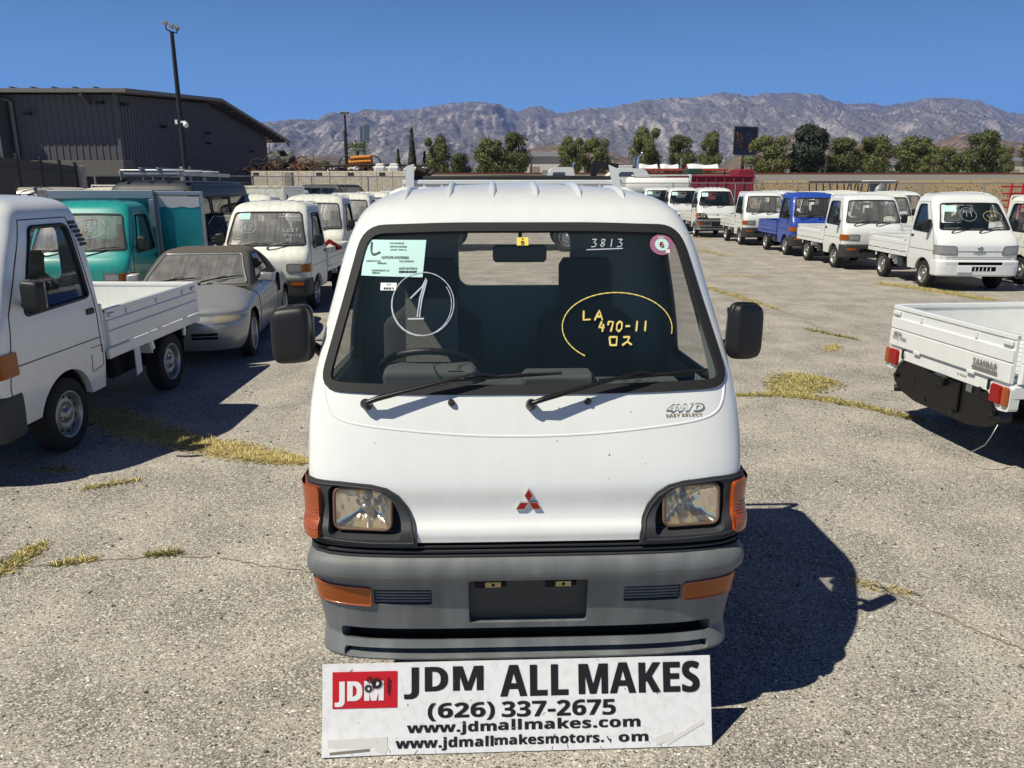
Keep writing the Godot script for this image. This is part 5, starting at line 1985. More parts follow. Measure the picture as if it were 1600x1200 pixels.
func car(cfg: Dictionary) -> Node3D:
	var t := thing("parked_car", cfg.label, "car", cfg.at, cfg.turn)
	t.scale = Vector3.ONE * cfg.get("size", 0.95)
	var L: float = cfg.length
	var W: float = cfg.w
	var s := CarShell.new()
	s.belt = cfg.belt
	s.tops = cfg.tops
	var bt: float = cfg.belt
	s.setup([[0.17, 0.17, -0.10, W - 0.07, 0.40, -L + 0.12, 0.22], [0.26, 0.26, -0.03, W - 0.03, 0.40, -L + 0.04, 0.22], [0.40, 0.40, 0.0, W - 0.004, 0.42, -L, 0.22], [0.50, 0.50, -0.015, W, 0.42, -L + 0.01, 0.22], [bt, bt, -0.05, W - 0.005, 0.42, -L + 0.03, 0.22], [1.0, 1.0, -0.05, W - 0.005, 0.42, -L + 0.03, 0.22]], 2.8)
	var body := MB.new()
	var mouths := []
	var slot := MB.new()
	for q: Array in cfg.get("slots", []):
		var p := on_front(s, rpoly(q, 0.012, 3))
		mouths.append(p)
	for sg: float in [-1.0, 1.0]:
		var hs := mouths.duplicate()
		for ax: float in [cfg.axle_f, cfg.axle_r]:
			var arch := PackedVector2Array()
			for i in 21:
				var a := PI * i / 20.0
				arch.append(Vector2(ax + cos(a) * 0.315, 0.27 + sin(a) * 0.315))
			arch.append(Vector2(ax - 0.315, 0.1)); arch.append(Vector2(ax + 0.315, 0.1))
			var h := PackedVector2Array()
			for p in fine(arch):
				var y := maxf(p.y, 0.171)
				var f := s.side(p.x, minf(y, bt - 0.01), sg)
				f.y = y if y <= bt else bt + (y - bt) * 0.4
				if p.y < 0.172:
					f.y = 0.1
				h.append(f)
			hs.append(h)
			var li := MB.new()
			li.grid(func(u: float, v2: float) -> Vector3: return Vector3(sg * lerpf(W - 0.05, 0.30, v2), 0.27 + sin(u * PI) * 0.325, ax + cos(u * PI) * 0.325), 16, 2)
			obj("wheel_housing", li, M.under, t)
			wheel(t, Vector3(sg * (W - 0.085), 0.265, ax), sg, cfg.get("wheel", "alloy"))
		s.patch(body, Rect2(0.0 if sg > 0 else -2.6, 0.17, 2.6, 0.83), 110, 44, PackedVector2Array(), hs)
	for h in mouths:
		s.wall(slot, h, 0.0, -0.04, true)
		inset(s, h, slot, -0.04, 10, 3)
	obj("body", body, cfg.paint, t)
	if mouths.size():
		crumbs("air_intake", slot, M.rim_dark, t)
	lamp_tile(s, cfg.lamp, M.lens_warm, t, "headlight", 0.004, 0.02)
	var fl := MB.new()
	fl.box(Vector3(0, 0.2, -L * 0.5), Vector3(W * 1.3, 0.06, L - 0.9), 0.02)
	obj("floor_pan", fl, M.under, t)
	# greenhouse
	var g: Array = cfg.cabin      # y0, y1, z front low, z front high, z rear low, z rear high, w low, w high
	var c := Shell.new()
	var ye: float = g[1]
	c.setup([[g[0], g[0], g[2], g[6], 0.16, g[4], 0.14], [lerpf(g[0], ye, 0.5), lerpf(g[0], ye, 0.5), lerpf(g[2], g[3], 0.52), lerpf(g[6], g[7], 0.45), 0.16, lerpf(g[4], g[5], 0.45), 0.14], [ye - 0.05, ye - 0.05, g[3], g[7], 0.16, g[5], 0.14],
		[ye, ye - 0.018, g[3] - 0.05, g[7] - 0.06, 0.16, g[5] + 0.04, 0.14], [ye + 0.06, ye - 0.004, g[3] - 0.14, g[7] - 0.2, 0.12, g[5] + 0.12, 0.1], [ye + 0.12, ye, g[3] - 0.25, 0.001, 0.02, g[5] + 0.3, 0.01]], 4.0)
	var ym := ye - 0.065
	var wsp := rpoly([Vector2(-g[6] * 0.92, g[0] + 0.03), Vector2(g[6] * 0.92, g[0] + 0.03), Vector2(g[7] * 0.90, ym), Vector2(-g[7] * 0.90, ym)], 0.03, 4)
	var wo := on_front(c, wsp)
	var holes := [wo]
	for sg: float in [-1.0, 1.0]:
		for w: Array in cfg.side_windows:
			holes.append(on_side(c, rpoly(w, 0.03, 4), sg))
	var cb := MB.new()
	c.patch(cb, Rect2(-2.6, g[0], 5.2, ye + 0.12 - g[0]), 90, 30, PackedVector2Array(), holes)
	obj("roof", cb, cfg.top_paint, t)
	for i in holes.size():
		var m2 := MB.new()
		inset(c, holes[i], m2, -0.003, 24, 14)
		var w := obj("windscreen" if i == 0 else "side_window", m2, cfg.glass if i == 0 else cfg.get("side_glass", M.glass_dark), t)
		var sm := MB.new()
		sm.tube(c.trail(holes[i], 0.002), 0.011 if i == 0 else 0.009, 6, true)
		obj("window_seal", sm, M.black if i else cfg.paint, w)
	seat(t, -0.33, g[3] - 0.55, M.seat, null, ye - 0.18)
	seat(t, 0.33, g[3] - 0.55, M.seat, null, ye - 0.18)
	var ds := MB.new()
	ds.box(Vector3(0, g[0] - 0.03, g[2] - 0.25), Vector3(1.1, 0.12, 0.35), 0.04)
	obj("dashboard", ds, M.interior_dark, t)
	wiper(c, Vector2(-0.42, g[0] + 0.01), Vector2(-0.14, g[0] + 0.075), Vector2(-0.32, g[0] + 0.05), Vector2(0.06, g[0] + 0.085), t)
	wiper(c, Vector2(0.06, g[0] + 0.01), Vector2(0.34, g[0] + 0.08), Vector2(0.17, g[0] + 0.06), Vector2(0.52, g[0] + 0.10), t)
	for sg: float in [-1.0, 1.0]:
		mirror_head(t, Vector3(sg * (W + 0.07), g[0] + 0.07, g[2] - 0.36), Vector3(0.17, 0.11, 0.09), sg, Vector3(sg * (g[6] + 0.0), g[0] + 0.01, g[2] - 0.40), cfg.get("mirror_paint", cfg.paint))
	var gp := MB.new()
	for l: Array in cfg.get("gaps", []):
		for sg: float in [-1.0, 1.0]:
			var q := PackedVector2Array()
			for i in l.size() - 1:
				for k in 8:
					var p: Vector2 = (l[i] as Vector2).lerp(l[i + 1], k / 8.0)
					var f := s.side(p.x, minf(p.y, bt - 0.001), sg)
					if p.y > bt:
						f.y = bt + (p.y - bt) * 0.7
					q.append(f)
			line_on(s, q, gp, 0.005, 0.0, 5)
	if cfg.has("gaps"):
		split("door_gap", gp, M.black, t)
	return t

# one-box bodies: vans seen in the rows behind
func van(cfg: Dictionary) -> Node3D:
	var t := thing(cfg.get("name", "parked_van"), cfg.label, cfg.get("category", "van"), cfg.at, cfg.turn)
	t.scale = Vector3.ONE * cfg.get("size", 0.95)
	var L: float = cfg.length
	var W: float = cfg.w
	var H: float = cfg.h
	var yb: float = cfg.yb
	var yt := H - 0.17
	var s := Shell.new().setup(gen_rows(W, yb, cfg.zb, yt, cfg.zt, H, -L, -0.03, 0.2), 4.0)
	for r: Array in s.rows:
		r[6] = minf(0.12, r[3])
	var top: float = s.rows[s.rows.size() - 1][0]
	var wsp := rpoly([Vector2(-W + 0.09, yb + 0.03), Vector2(W - 0.09, yb + 0.03), Vector2(W - 0.16, yt - 0.01), Vector2(-W + 0.16, yt - 0.01)], 0.05, 4)
	var holes := [on_front(s, wsp)]
	for sg: float in [-1.0, 1.0]:
		for w: Array in cfg.side_windows:
			holes.append(on_side(s, rpoly(w, 0.05, 4), sg))
	var arches := []
	for sg: float in [-1.0, 1.0]:
		for ax: float in [-0.72, -L + 0.75]:
			var arch := PackedVector2Array()
			for i in 17:
				var a := PI * i / 16.0
				arch.append(Vector2(ax + cos(a) * 0.33, 0.275 + sin(a) * 0.31))
			arch.append(Vector2(ax - 0.33, 0.2)); arch.append(Vector2(ax + 0.33, 0.2))
			arches.append(on_side(s, arch, sg))
			wheel(t, Vector3(sg * (W - 0.1), 0.265, ax), sg)
	var all := holes + arches
	var mb := MB.new()
	s.patch(mb, Rect2(-2.6, 0.34, 5.2, top - 0.34), 96, 46, PackedVector2Array(), all)
	obj("body", mb, cfg.paint, t)
	for i in holes.size():
		var m2 := MB.new()
		inset(s, holes[i], m2, -0.004, 14, 8)
		var w := obj("windscreen" if i == 0 else "side_window", m2, cfg.get("glass", M.dust2) if i == 0 else cfg.get("side_glass", M.glass_dark), t)
		var sm := MB.new()
		sm.tube(s.trail(holes[i], 0.0), 0.012, 6, true)
		obj("window_seal", sm, M.black, w)
	var fl := MB.new()
	fl.box(Vector3(0, 0.36, -L * 0.5), Vector3(W * 1.6, 0.06, L - 0.5), 0.02)
	fl.box(Vector3(0, yb - 0.15, cfg.zb - 0.25), Vector3(W * 1.6, 0.2, 0.3), 0.03)
	split("floor_pan", fl, M.under, t)
	seat(t, -0.35, -1.25, M.seat, null, yb + 0.35)
	seat(t, 0.35, -1.25, M.seat, null, yb + 0.35)
	var d := {"node": t, "shell": s}
	front(d, "carry", cfg.paint)
	for sg: float in [-1.0, 1.0]:
		mirror_head(t, Vector3(sg * (W + 0.1), yb + 0.12, cfg.zb - 0.26), Vector3(0.14, 0.2, 0.09), sg, s.at(s.side(cfg.zb - 0.36, yb + 0.03, sg)), M.black)
	if cfg.has("ribs"):
		var rb := MB.new()
		for k in 5:
			var x := lerpf(-0.4, 0.4, k / 4.0)
			var pts := []
			for i in 10:
				var z := lerpf(cfg.zt - 0.5, -L + 0.3, i / 9.0)
				pts.append(Vector3(x, roof_y(s, x, z, top), z))
			rb.tube(pts, 0.009, 6)
		split("roof_rib", rb, cfg.paint, t)
	return t

func roof_rails(t: Node3D, w: float, y: float, z0: float, z1: float, m: Material, bars: int, rise := 0.12) -> void:
	var rk := MB.new()
	for sg: float in [-1.0, 1.0]:
		rk.tube([Vector3(sg * w, y + rise, z0), Vector3(sg * w, y + rise, z1)], 0.016, 6)
		for k in bars:
			var z := lerpf(z0, z1, k / (bars - 1.0))
			rk.tube([Vector3(sg * w, y - 0.03, z), Vector3(sg * w, y + rise, z)], 0.013, 6)
	for k in bars:
		var z := lerpf(z0, z1, k / (bars - 1.0))
		rk.tube([Vector3(-w, y + rise, z), Vector3(w, y + rise, z)], 0.014, 6)
	split("roof_rail", rk, m, t)

func vehicles() -> void:
	M.lamp_bowl = mat(120, 120, 118, 0.3, 0.6)
	M.lens_warm = mat(176, 168, 140, 0.16, 0.2)
	M.lens_warm.clearcoat_enabled = true
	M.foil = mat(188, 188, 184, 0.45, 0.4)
	M.cream = paint(214, 208, 192, 0.6, 15)
	M.soft_top = mat(92, 86, 78, 0.95)
	var gl := "trucks parked in the left rows"
	var gr := "trucks parked nose to tail on the right"
	# ---- left, near column
	var sam := small_truck("sambar", M.white, 1.0, "white small truck nearest the camera at the left edge, its flank in shadow", Vector3(-3.78, 0, -4.42), 0.0, gl, {"size": 0.98, "axle_f": -0.84, "axle_r": -2.58, "length": 3.26, "glass": M.dust3, "guard": false})
	var vz := MB.new()
	var ss: Shell = sam.shell
	for k in 6:
		vz.box(ss.at(ss.side(-1.285 - k * 0.014, 1.60 - k * 0.032, 1.0)) + Vector3(0.004, 0, 0), Vector3(0.014, 0.024, 0.085), 0.004)
	obj("air_vent", vz, M.black, sam.node).set_meta("kind", "stuff")
	var fd := MB.new()
	for l: Array in [[Vector2(-1.17, 0.68), Vector2(-1.33, 0.68), Vector2(-1.33, 0.52), Vector2(-1.17, 0.50), Vector2(-1.17, 0.68)]]:
		var q := PackedVector2Array()
		for i in l.size() - 1:
			for k in 4:
				var p: Vector2 = (l[i] as Vector2).lerp(l[i + 1], k / 4.0)
				q.append(ss.side(p.x, p.y, 1.0))
		line_on(ss, q, fd, 0.0035, 0.0, 5)
	obj("fuel_flap_gap", fd, M.trim, sam.node)
	var tg := MB.new()
	tg.box(Vector3(0.66, 0.42, -1.95), Vector3(0.01, 0.24, 0.16), 0.003, Basis(Vector3.UP, 0.2))
	obj("splash_plate", tg, M.plastic_white, sam.node)
	var beat := car({
		"label": "dusty silver two-seat convertible with a dark soft top behind the nearest white truck", "at": Vector3(-3.42, 0, -7.75), "turn": 7.0, "length": 3.28, "w": 0.705, "belt": 0.56,
		"tops": [[0.0, 0.58], [-0.15, 0.64], [-0.9, 0.81], [-2.3, 0.88], [-2.9, 0.90], [-3.2, 0.78], [-3.3, 0.7]],
		"axle_f": -0.62, "axle_r": -2.86, "paint": M.silver, "top_paint": M.soft_top, "glass": M.dust2, "side_glass": M.glass_dark, "size": 0.95,
		"cabin": [0.78, 1.175, -0.84, -1.42, -2.72, -2.12, 0.635, 0.50],
		"side_windows": [[Vector2(-1.22, 0.83), Vector2(-2.16, 0.87), Vector2(-1.98, 1.09), Vector2(-1.60, 1.10)]],
		"lamp": [Vector2(0.36, 0.475), Vector2(0.68, 0.49), Vector2(0.67, 0.575), Vector2(0.40, 0.555)],
		"slots": [rect_poly(0.15, 0.345, 0.42, 0.375), rect_poly(0.15, 0.305, 0.42, 0.335), rect_poly(-0.42, 0.30, -0.15, 0.375)],
		"gaps": [[Vector2(-1.06, 0.80), Vector2(-1.02, 0.5), Vector2(-1.05, 0.24)], [Vector2(-2.2, 0.82), Vector2(-2.24, 0.6), Vector2(-2.18, 0.24), Vector2(-1.05, 0.24)]]})
	var duct := MB.new()
	duct.box(Vector3(0.70, 0.66, -2.33), Vector3(0.05, 0.26, 0.05), 0.02)
	obj("side_intake", duct, M.rim_dark, beat)
	var carry := small_truck("carry", M.white_old, 0.8, "white small truck behind the convertible, 9993 chalked on its dusty windscreen", Vector3(-3.60, 0, -11.25), 0.0, gl, {"glass": M.dust1, "size": 0.92})
	var cs: Shell = carry.shell
	write(cs, "9993", 0.22, 1.53, 0.075, 0.065, 0.007, M.chalk, carry.node)
	stroke(cs, [Vector2(0.17, 1.50), Vector2(0.50, 1.51)], 0.008, M.chalk, carry.node)
	stroke(cs, loop_pts(-0.30, 1.34, 0.135, 0.085), 0.006, M.chalk, carry.node, "chalk_ring")
	write(cs, "B2", -0.37, 1.30, 0.085, 0.08, 0.007, M.chalk, carry.node)
	write(cs, "LO5T", 0.26, 1.27, 0.065, 0.05, 0.008, M.chalk, carry.node)
	write(cs, "570-12", 0.28, 1.20, 0.048, 0.04, 0.007, M.chalk, carry.node)
	write(cs, "U2", 0.32, 1.14, 0.05, 0.04, 0.007, M.chalk, carry.node)
	var sheet := MB.new()
	inset(cs, on_front(cs, PackedVector2Array(rect_poly(-0.46, 1.46, -0.28, 1.56))), sheet, 0.003, 6, 4)
	obj("paper_sheet", sheet, M.paper, carry.node)
	# bare copies of the same kind
	var plain := small_truck("carry", M.white_old, 0.5, "white small truck right behind the one chalked 9993", Vector3(-3.93, 0, -15.2), 0.0, gl, {"glass": M.dust2})
	write(plain.shell, "2020", 0.18, 1.50, 0.09, 0.06, 0.009, M.chalk_faint, plain.node)
	var yc := MB.new()
	yc.tube([Vector3(0.2, 0.82, -1.7), Vector3(0.35, 0.95, -1.8), Vector3(0.5, 0.84, -1.9), Vector3(0.3, 0.78, -2.0), Vector3(0.1, 0.85, -1.9)], 0.04, 8)
	tag(obj("cable_coil", yc, M.red_lens), "red coil of hose lying in the bed of the truck chalked 9993", "hose").set("position", Vector3(-3.4, -0.02, -11.3))
	var N: Node3D = plain.node
	for l: Array in [
		["white small truck third in the left column, roof just over the truck chalked 2020", -4.05, -18.9, gl], ["white small truck fourth in the left column, half hidden by the centre truck's roof", -4.15, -22.6, gl],
		["white small truck fifth in the left column with its ribbed roof near the dark car", -4.1, -26.4, gl],
		["white small truck first of three in line in front of the cream block wall", -8.6, -30.2, gl], ["white small truck second of three in line in front of the cream block wall", -8.75, -34.0, gl], ["white small truck last of three in line in front of the cream block wall", -8.75, -37.8, gl]]:
		var o := again(N, l[0], Vector3(l[1], 0, l[2]), 0.0, l[3])
		for c in o.get_children():
			if c.name.begins_with("chalk"):
				o.remove_child(c); c.free()
	# ---- left, second column: teal truck with an open panel body
	var teal := small_truck("teal", M.teal, 0.8, "teal small truck with a panel body and a dusty chalked windscreen", Vector3(-5.60, 0, -9.95), 6.0, gl, {"size": 0.93, "glass": M.dust1, "bed": false})
	var ts: Shell = teal.shell
	stroke(ts, loop_pts(0.12, 1.38, 0.22, 0.13, 20, 340), 0.008, M.chalk_faint, teal.node, "chalk_ring")
	write(ts, "705", 0.02, 1.42, 0.07, 0.05, 0.008, M.chalk_faint, teal.node)
	write(ts, "52", 0.05, 1.34, 0.07, 0.05, 0.008, M.chalk_faint, teal.node)
	var bx := MB.new()
	bx.box(Vector3(-0.11, 1.17, -1.56), Vector3(1.40, 1.22, 0.03), 0.004)
	obj("box_front", bx, M.teal, teal.node)
	bx = MB.new()
	bx.box(Vector3(-0.11, 1.835, -1.52), Vector3(1.54, 0.13, 0.10), 0.01)
	for sg: float in [-1.0, 1.0]:
		bx.box(Vector3(-0.11 + sg * 0.73, 1.16, -1.52), Vector3(0.08, 1.21, 0.10), 0.01)
		bx.box(Vector3(-0.11 + sg * 0.73, 1.16, -3.1), Vector3(0.08, 1.21, 0.08), 0.01)
		bx.box(Vector3(-0.11 + sg * 0.73, 1.86, -2.3), Vector3(0.06, 0.08, 1.45), 0.01)
		bx.box(Vector3(-0.11 + sg * 0.73, 0.62, -2.3), Vector3(0.06, 0.08, 1.6), 0.01)
	bx.box(Vector3(-0.11, 1.84, -3.1), Vector3(1.52, 0.1, 0.08), 0.01)
	split("box_frame", bx, M.alu, teal.node)
	bx = MB.new()
	bx.box(Vector3(-0.11, 0.58, -2.3), Vector3(1.42, 0.05, 1.7), 0.01)
	obj("box_floor", bx, M.alu, teal.node)
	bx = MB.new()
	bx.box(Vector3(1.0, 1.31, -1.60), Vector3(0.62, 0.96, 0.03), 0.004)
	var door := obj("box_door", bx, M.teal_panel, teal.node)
	bx = MB.new()
	for q: Array in [[1.0, 1.85, 0.72, 0.06], [1.0, 0.80, 0.72, 0.05]]:
		bx.box(Vector3(q[0], q[1], -1.60), Vector3(q[2], q[3], 0.05), 0.008)
	for q: Array in [[0.67, 1.325], [1.34, 1.325]]:
		bx.box(Vector3(q[0], q[1], -1.60), Vector3(0.05, 0.99, 0.05), 0.008)
	split("door_frame", bx, M.alu, door)
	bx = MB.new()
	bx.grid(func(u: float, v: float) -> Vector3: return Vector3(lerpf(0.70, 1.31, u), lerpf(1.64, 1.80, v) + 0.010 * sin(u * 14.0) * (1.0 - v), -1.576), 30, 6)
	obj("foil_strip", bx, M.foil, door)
	# ---- behind them
	var bv := van({"name": "parked_van", "label": "dusty black van under a ladder rack behind the teal truck", "at": Vector3(-6.25, 0, -12.9), "turn": 1.5, "length": 4.3, "w": 0.84, "h": 2.02, "yb": 1.12, "zb": -0.35, "zt": -0.95, "paint": M.dark_paint, "glass": M.dust1, "size": 0.95,
		"side_windows": [[Vector2(-0.95, 1.15), Vector2(-1.75, 1.15), Vector2(-1.75, 1.72), Vector2(-1.2, 1.72)], [Vector2(-1.85, 1.15), Vector2(-2.85, 1.15), Vector2(-2.85, 1.72), Vector2(-1.85, 1.72)], [Vector2(-2.95, 1.15), Vector2(-3.95, 1.15), Vector2(-3.85, 1.72), Vector2(-2.95, 1.72)]]})
	var lad := thing("ladder", "silver ladder rack lying on the black van's roof", "ladder", Vector3(-6.28, 1.93, -13.9), 1.5)
	var lb := MB.new()
	for q: Array in [[-0.5, 0.10], [-0.15, 0.17], [0.15, 0.17], [0.5, 0.10]]:
		lb.box(Vector3(q[0], q[1], -1.3), Vector3(0.03, 0.07, 2.7), 0.004)
	split("ladder_rail", lb, M.steel, lad)
	lb = MB.new()
	for k in 9:
		lb.box(Vector3(0, 0.10, -0.05 - k * 0.31), Vector3(1.0, 0.03, 0.035), 0.004)
		if k % 3 == 0:
			lb.tube([Vector3(-0.55, 0, -0.1 - k * 0.3), Vector3(-0.55, 0.16, -0.1 - k * 0.3), Vector3(0.55, 0.16, -0.1 - k * 0.3), Vector3(0.55, 0, -0.1 - k * 0.3)], 0.014, 6)
	split("rung", lb, M.steel, lad)
	car({"label": "cream dusty car between the teal door panel and the truck chalked 9993", "at": Vector3(-5.02, 0, -13.3), "turn": 0.0, "length": 3.3, "w": 0.70, "belt": 0.66, "tops": [[0.0, 0.72], [-0.2, 0.82], [-0.85, 0.95], [-3.0, 0.98], [-3.3, 0.9]],
		"axle_f": -0.62, "axle_r": -2.7, "paint": M.cream, "top_paint": M.dark_paint, "mirror_paint": M.black, "glass": M.dust2, "wheel": "steel", "cabin": [0.93, 1.42, -0.75, -1.25, -3.2, -2.8, 0.64, 0.54],
		"side_windows": [[Vector2(-1.1, 0.98), Vector2(-1.95, 0.98), Vector2(-1.95, 1.33), Vector2(-1.4, 1.33)], [Vector2(-2.05, 0.98), Vector2(-2.8, 0.98), Vector2(-2.7, 1.33), Vector2(-2.05, 1.33)]],
		"lamp": [Vector2(0.36, 0.55), Vector2(0.66, 0.56), Vector2(0.66, 0.68), Vector2(0.38, 0.67)]})
	# box truck
	var bt := small_truck("carry", M.white_old, 0.5, "white small truck with a tall insulated box behind its cab", Vector3(-5.62, 0, -16.1), 0.0, gl, {"glass": M.dust2, "bed": false})
	var wb := MB.new()
	wb.box(Vector3(-0.12, 1.24, -2.45), Vector3(1.50, 1.36, 1.9), 0.03)
	var wbo := obj("cargo_box", wb, M.white_old, bt.node)
	wb = MB.new()
	for sg: float in [-1.0, 1.0]:
		wb.box(Vector3(-0.12 + sg * 0.735, 1.24, -1.505), Vector3(0.06, 1.36, 0.03), 0.006)
	wb.box(Vector3(-0.12, 1.905, -1.505), Vector3(1.41, 0.05, 0.03), 0.006)
	split("box_trim", wb, M.cream_top, wbo)
	wb = MB.new()
	wb.box(Vector3(0.635, 1.66, -1.75), Vector3(0.02, 0.13, 0.06), 0.004)
	obj("box_hinge", wb, M.black, wbo)
	# far left vans
	var sw := [[Vector2(-0.75, 1.1), Vector2(-1.35, 1.1), Vector2(-1.35, 1.6), Vector2(-0.95, 1.6)], [Vector2(-1.45, 1.1), Vector2(-2.25, 1.1), Vector2(-2.25, 1.6), Vector2(-1.45, 1.6)], [Vector2(-2.35, 1.1), Vector2(-3.0, 1.1), Vector2(-2.95, 1.6), Vector2(-2.35, 1.6)]]
	var first: Node3D = null
	for l: Array in [
		["dull cream flat-roofed van at the far left in front of the iron fence", -13.2, -20.6, M.cream, 1.80, 0], ["white van with two small roof knobs below the left chain link fence", -11.0, -20.8, M.white_old, 1.84, 1],
		["white van carrying a low pipe rack left of the ladder van", -9.7, -20.6, M.white_old, 1.84, 2], ["white van in the second far row behind the van with roof knobs", -12.2, -25.2, M.white_old, 1.86, 0], ["white van in the second far row behind the van with the pipe rack", -10.2, -25.3, M.white, 1.86, 0], ["white van behind the ladder van close to the concrete post", -8.0, -20.4, M.white_old, 1.82, 0], ["grey van farthest left behind the roof of the nearest truck", -15.6, -21.2, M.dark_paint, 1.82, 2]]:
		var o: Node3D
		if first == null:
			o = van({"label": l[0], "at": Vector3(l[1], 0, l[2]), "turn": 0.0, "length": 3.28, "w": 0.70, "h": 1.83, "yb": 1.08, "zb": -0.2, "zt": -0.5, "paint": l[3], "side_windows": sw, "ribs": true, "size": 0.98})
			first = o
		else:
			o = again(first, l[0], Vector3(l[1], 0, l[2]), 0.0, "vans at the back of the left lot")
			repaint(o, M.cream_top, l[3])
			o.scale = Vector3(0.98, 0.98 * float(l[4]) / 1.83, 0.98)
		o.set_meta("group", "vans at the back of the left lot")
	for o: Node3D in get_children().filter(func(n: Node) -> bool: return n.has_meta("group") and n.get_meta("group") == "vans at the back of the left lot"):
		var lb2: String = o.get_meta("label")
		if "rack" in lb2 and "carrying" in lb2 or "farthest" in lb2:
			roof_rails(o, 0.5, 1.84, -0.9, -2.7, M.plastic_white, 4)
		elif "knobs below" in lb2 or "two small" in lb2:
			roof_rails(o, 0.48, 1.80, -1.0, -1.4, M.plastic_white, 2, 0.07)
	car({"label": "dark dusty pickup parked in front of the cream block wall", "at": Vector3(-11.2, 0, -36.0), "turn": 55.0, "length": 4.2, "w": 0.82, "belt": 0.80, "tops": [[0.0, 0.9], [-0.2, 1.0], [-1.2, 1.08], [-4.0, 1.10], [-4.3, 1.05]],
		"axle_f": -0.8, "axle_r": -3.3, "paint": M.dark_paint, "top_paint": M.dark_paint, "glass": M.dust3, "wheel": "steel", "size": 1.15, "cabin": [1.05, 1.75, -1.15, -1.55, -3.4, -3.1, 0.76, 0.64],
		"side_windows": [[Vector2(-1.55, 1.12), Vector2(-2.3, 1.12), Vector2(-2.3, 1.6), Vector2(-1.75, 1.6)], [Vector2(-2.4, 1.12), Vector2(-3.1, 1.12), Vector2(-3.0, 1.6), Vector2(-2.4, 1.6)]],
		"lamp": [Vector2(0.40, 0.62), Vector2(0.74, 0.63), Vector2(0.74, 0.78), Vector2(0.40, 0.77)]})
	car({"label": "grey dusty car with a dark roof under the slanted white strut of the dump bed", "at": Vector3(-5.3, 0, -32.5), "turn": 60.0, "length": 4.2, "w": 0.82, "belt": 0.75, "tops": [[0.0, 0.85], [-0.2, 0.95], [-1.2, 1.04], [-4.0, 1.06], [-4.3, 1.0]],
		"axle_f": -0.8, "axle_r": -3.3, "paint": M.dark_paint, "top_paint": M.dark_paint, "glass": M.dust2, "wheel": "steel", "size": 1.1, "cabin": [1.02, 1.72, -1.0, -1.55, -3.9, -3.5, 0.76, 0.64],
		"side_windows": [[Vector2(-1.45, 1.1), Vector2(-2.3, 1.1), Vector2(-2.3, 1.58), Vector2(-1.7, 1.58)], [Vector2(-2.4, 1.1), Vector2(-3.4, 1.1), Vector2(-3.3, 1.58), Vector2(-2.4, 1.58)]],
		"lamp": [Vector2(0.40, 0.62), Vector2(0.74, 0.63), Vector2(0.74, 0.78), Vector2(0.40, 0.77)]})
	# ---- right column
	var hj := small_truck("hijet", M.white, 0.9, "white small truck with a white bumper and clear headlights, 71 chalked on its glass", Vector3(8.22, 0, -13.7), -2.5, gr, {"tank": true, "guard": false, "hooks": 4, "length": 3.3, "axle_f": -0.66, "axle_r": -2.56})
	var hs: Shell = hj.shell
	write(hs, "71", -0.16, 1.36, 0.10, 0.11, 0.008, M.chalk_faint, hj.node)
	stroke(hs, loop_pts(-0.08, 1.40, 0.15, 0.12), 0.005, M.chalk_faint, hj.node, "chalk_ring")
	stroke(hs, loop_pts(0.36, 1.36, 0.17, 0.10), 0.005, M.chalk_yellow, hj.node, "chalk_ring")
	write(hs, "LA4", 0.27, 1.35, 0.06, 0.05, 0.006, M.chalk_yellow, hj.node)
	var sh2 := MB.new()
	inset(hs, on_front(hs, PackedVector2Array(rect_poly(-0.50, 1.45, -0.27, 1.56))), sh2, 0.003, 6, 4)
	obj("paper_sheet", sh2, M.paper, hj.node)
	var ac := small_truck("acty", M.white, 0.7, "white small truck with 2899 chalked on its windscreen behind the one chalked 71", Vector3(8.02, 0, -17.35), -1.0, gr, {"glass": M.dust1, "hooks": 4})
	var asx: Shell = ac.shell
	write(asx, "2899", 0.20, 1.48, 0.085, 0.065, 0.007, M.chalk_faint, ac.node)
	write(asx, "7", -0.42, 1.40, 0.09, 0.09, 0.007, M.chalk_faint, ac.node)
	var bl := small_truck("acty", M.blue, 0.7, "bright blue small truck, the only blue one in the right-hand row", Vector3(8.06, 0, -20.75), -1.0, gr, {"glass": M.dust3})
	var w4 := small_truck("acty", M.white, 0.6, "white small truck with grey headlights just behind the blue truck", Vector3(7.92, 0, -24.6), -1.0, gr, {"glass": M.dust1})
	stroke((w4.shell as Shell), loop_pts(-0.38, 1.40, 0.10, 0.09), 0.010, M.chalk_faint, w4.node, "chalk_ring")
	# same kind as the truck in the middle
	var md := kei(mini_cfg(0.45, M.white), "kei_truck")
	mini_front(md, false)
	var mo: Node3D = md.node
	mo.scale = Vector3.ONE * 0.97
	mo.position = Vector3(7.42, 0, -28.5)
	tag(mo, "white small truck with black lamp surrounds, fifth in the right row behind the grey-lamped one", "truck", gr)
	var psh := MB.new()
	inset(md.shell, on_front(md.shell, PackedVector2Array(rect_poly(-0.54, 1.50, -0.30, 1.64))), psh, 0.003, 6, 4)
	obj("paper_sheet", psh, M.paper, mo)
	again(mo, "white small truck with a pale sheet on its glass, sixth in the right row", Vector3(7.12, 0, -32.4), 0.0, gr)
	again(mo, "white small truck farthest back in the right row, next to the centre truck's roof", Vector3(6.75, 0, -36.2), 0.0, gr)
	# second and third columns
	var W4: Node3D = w4.node
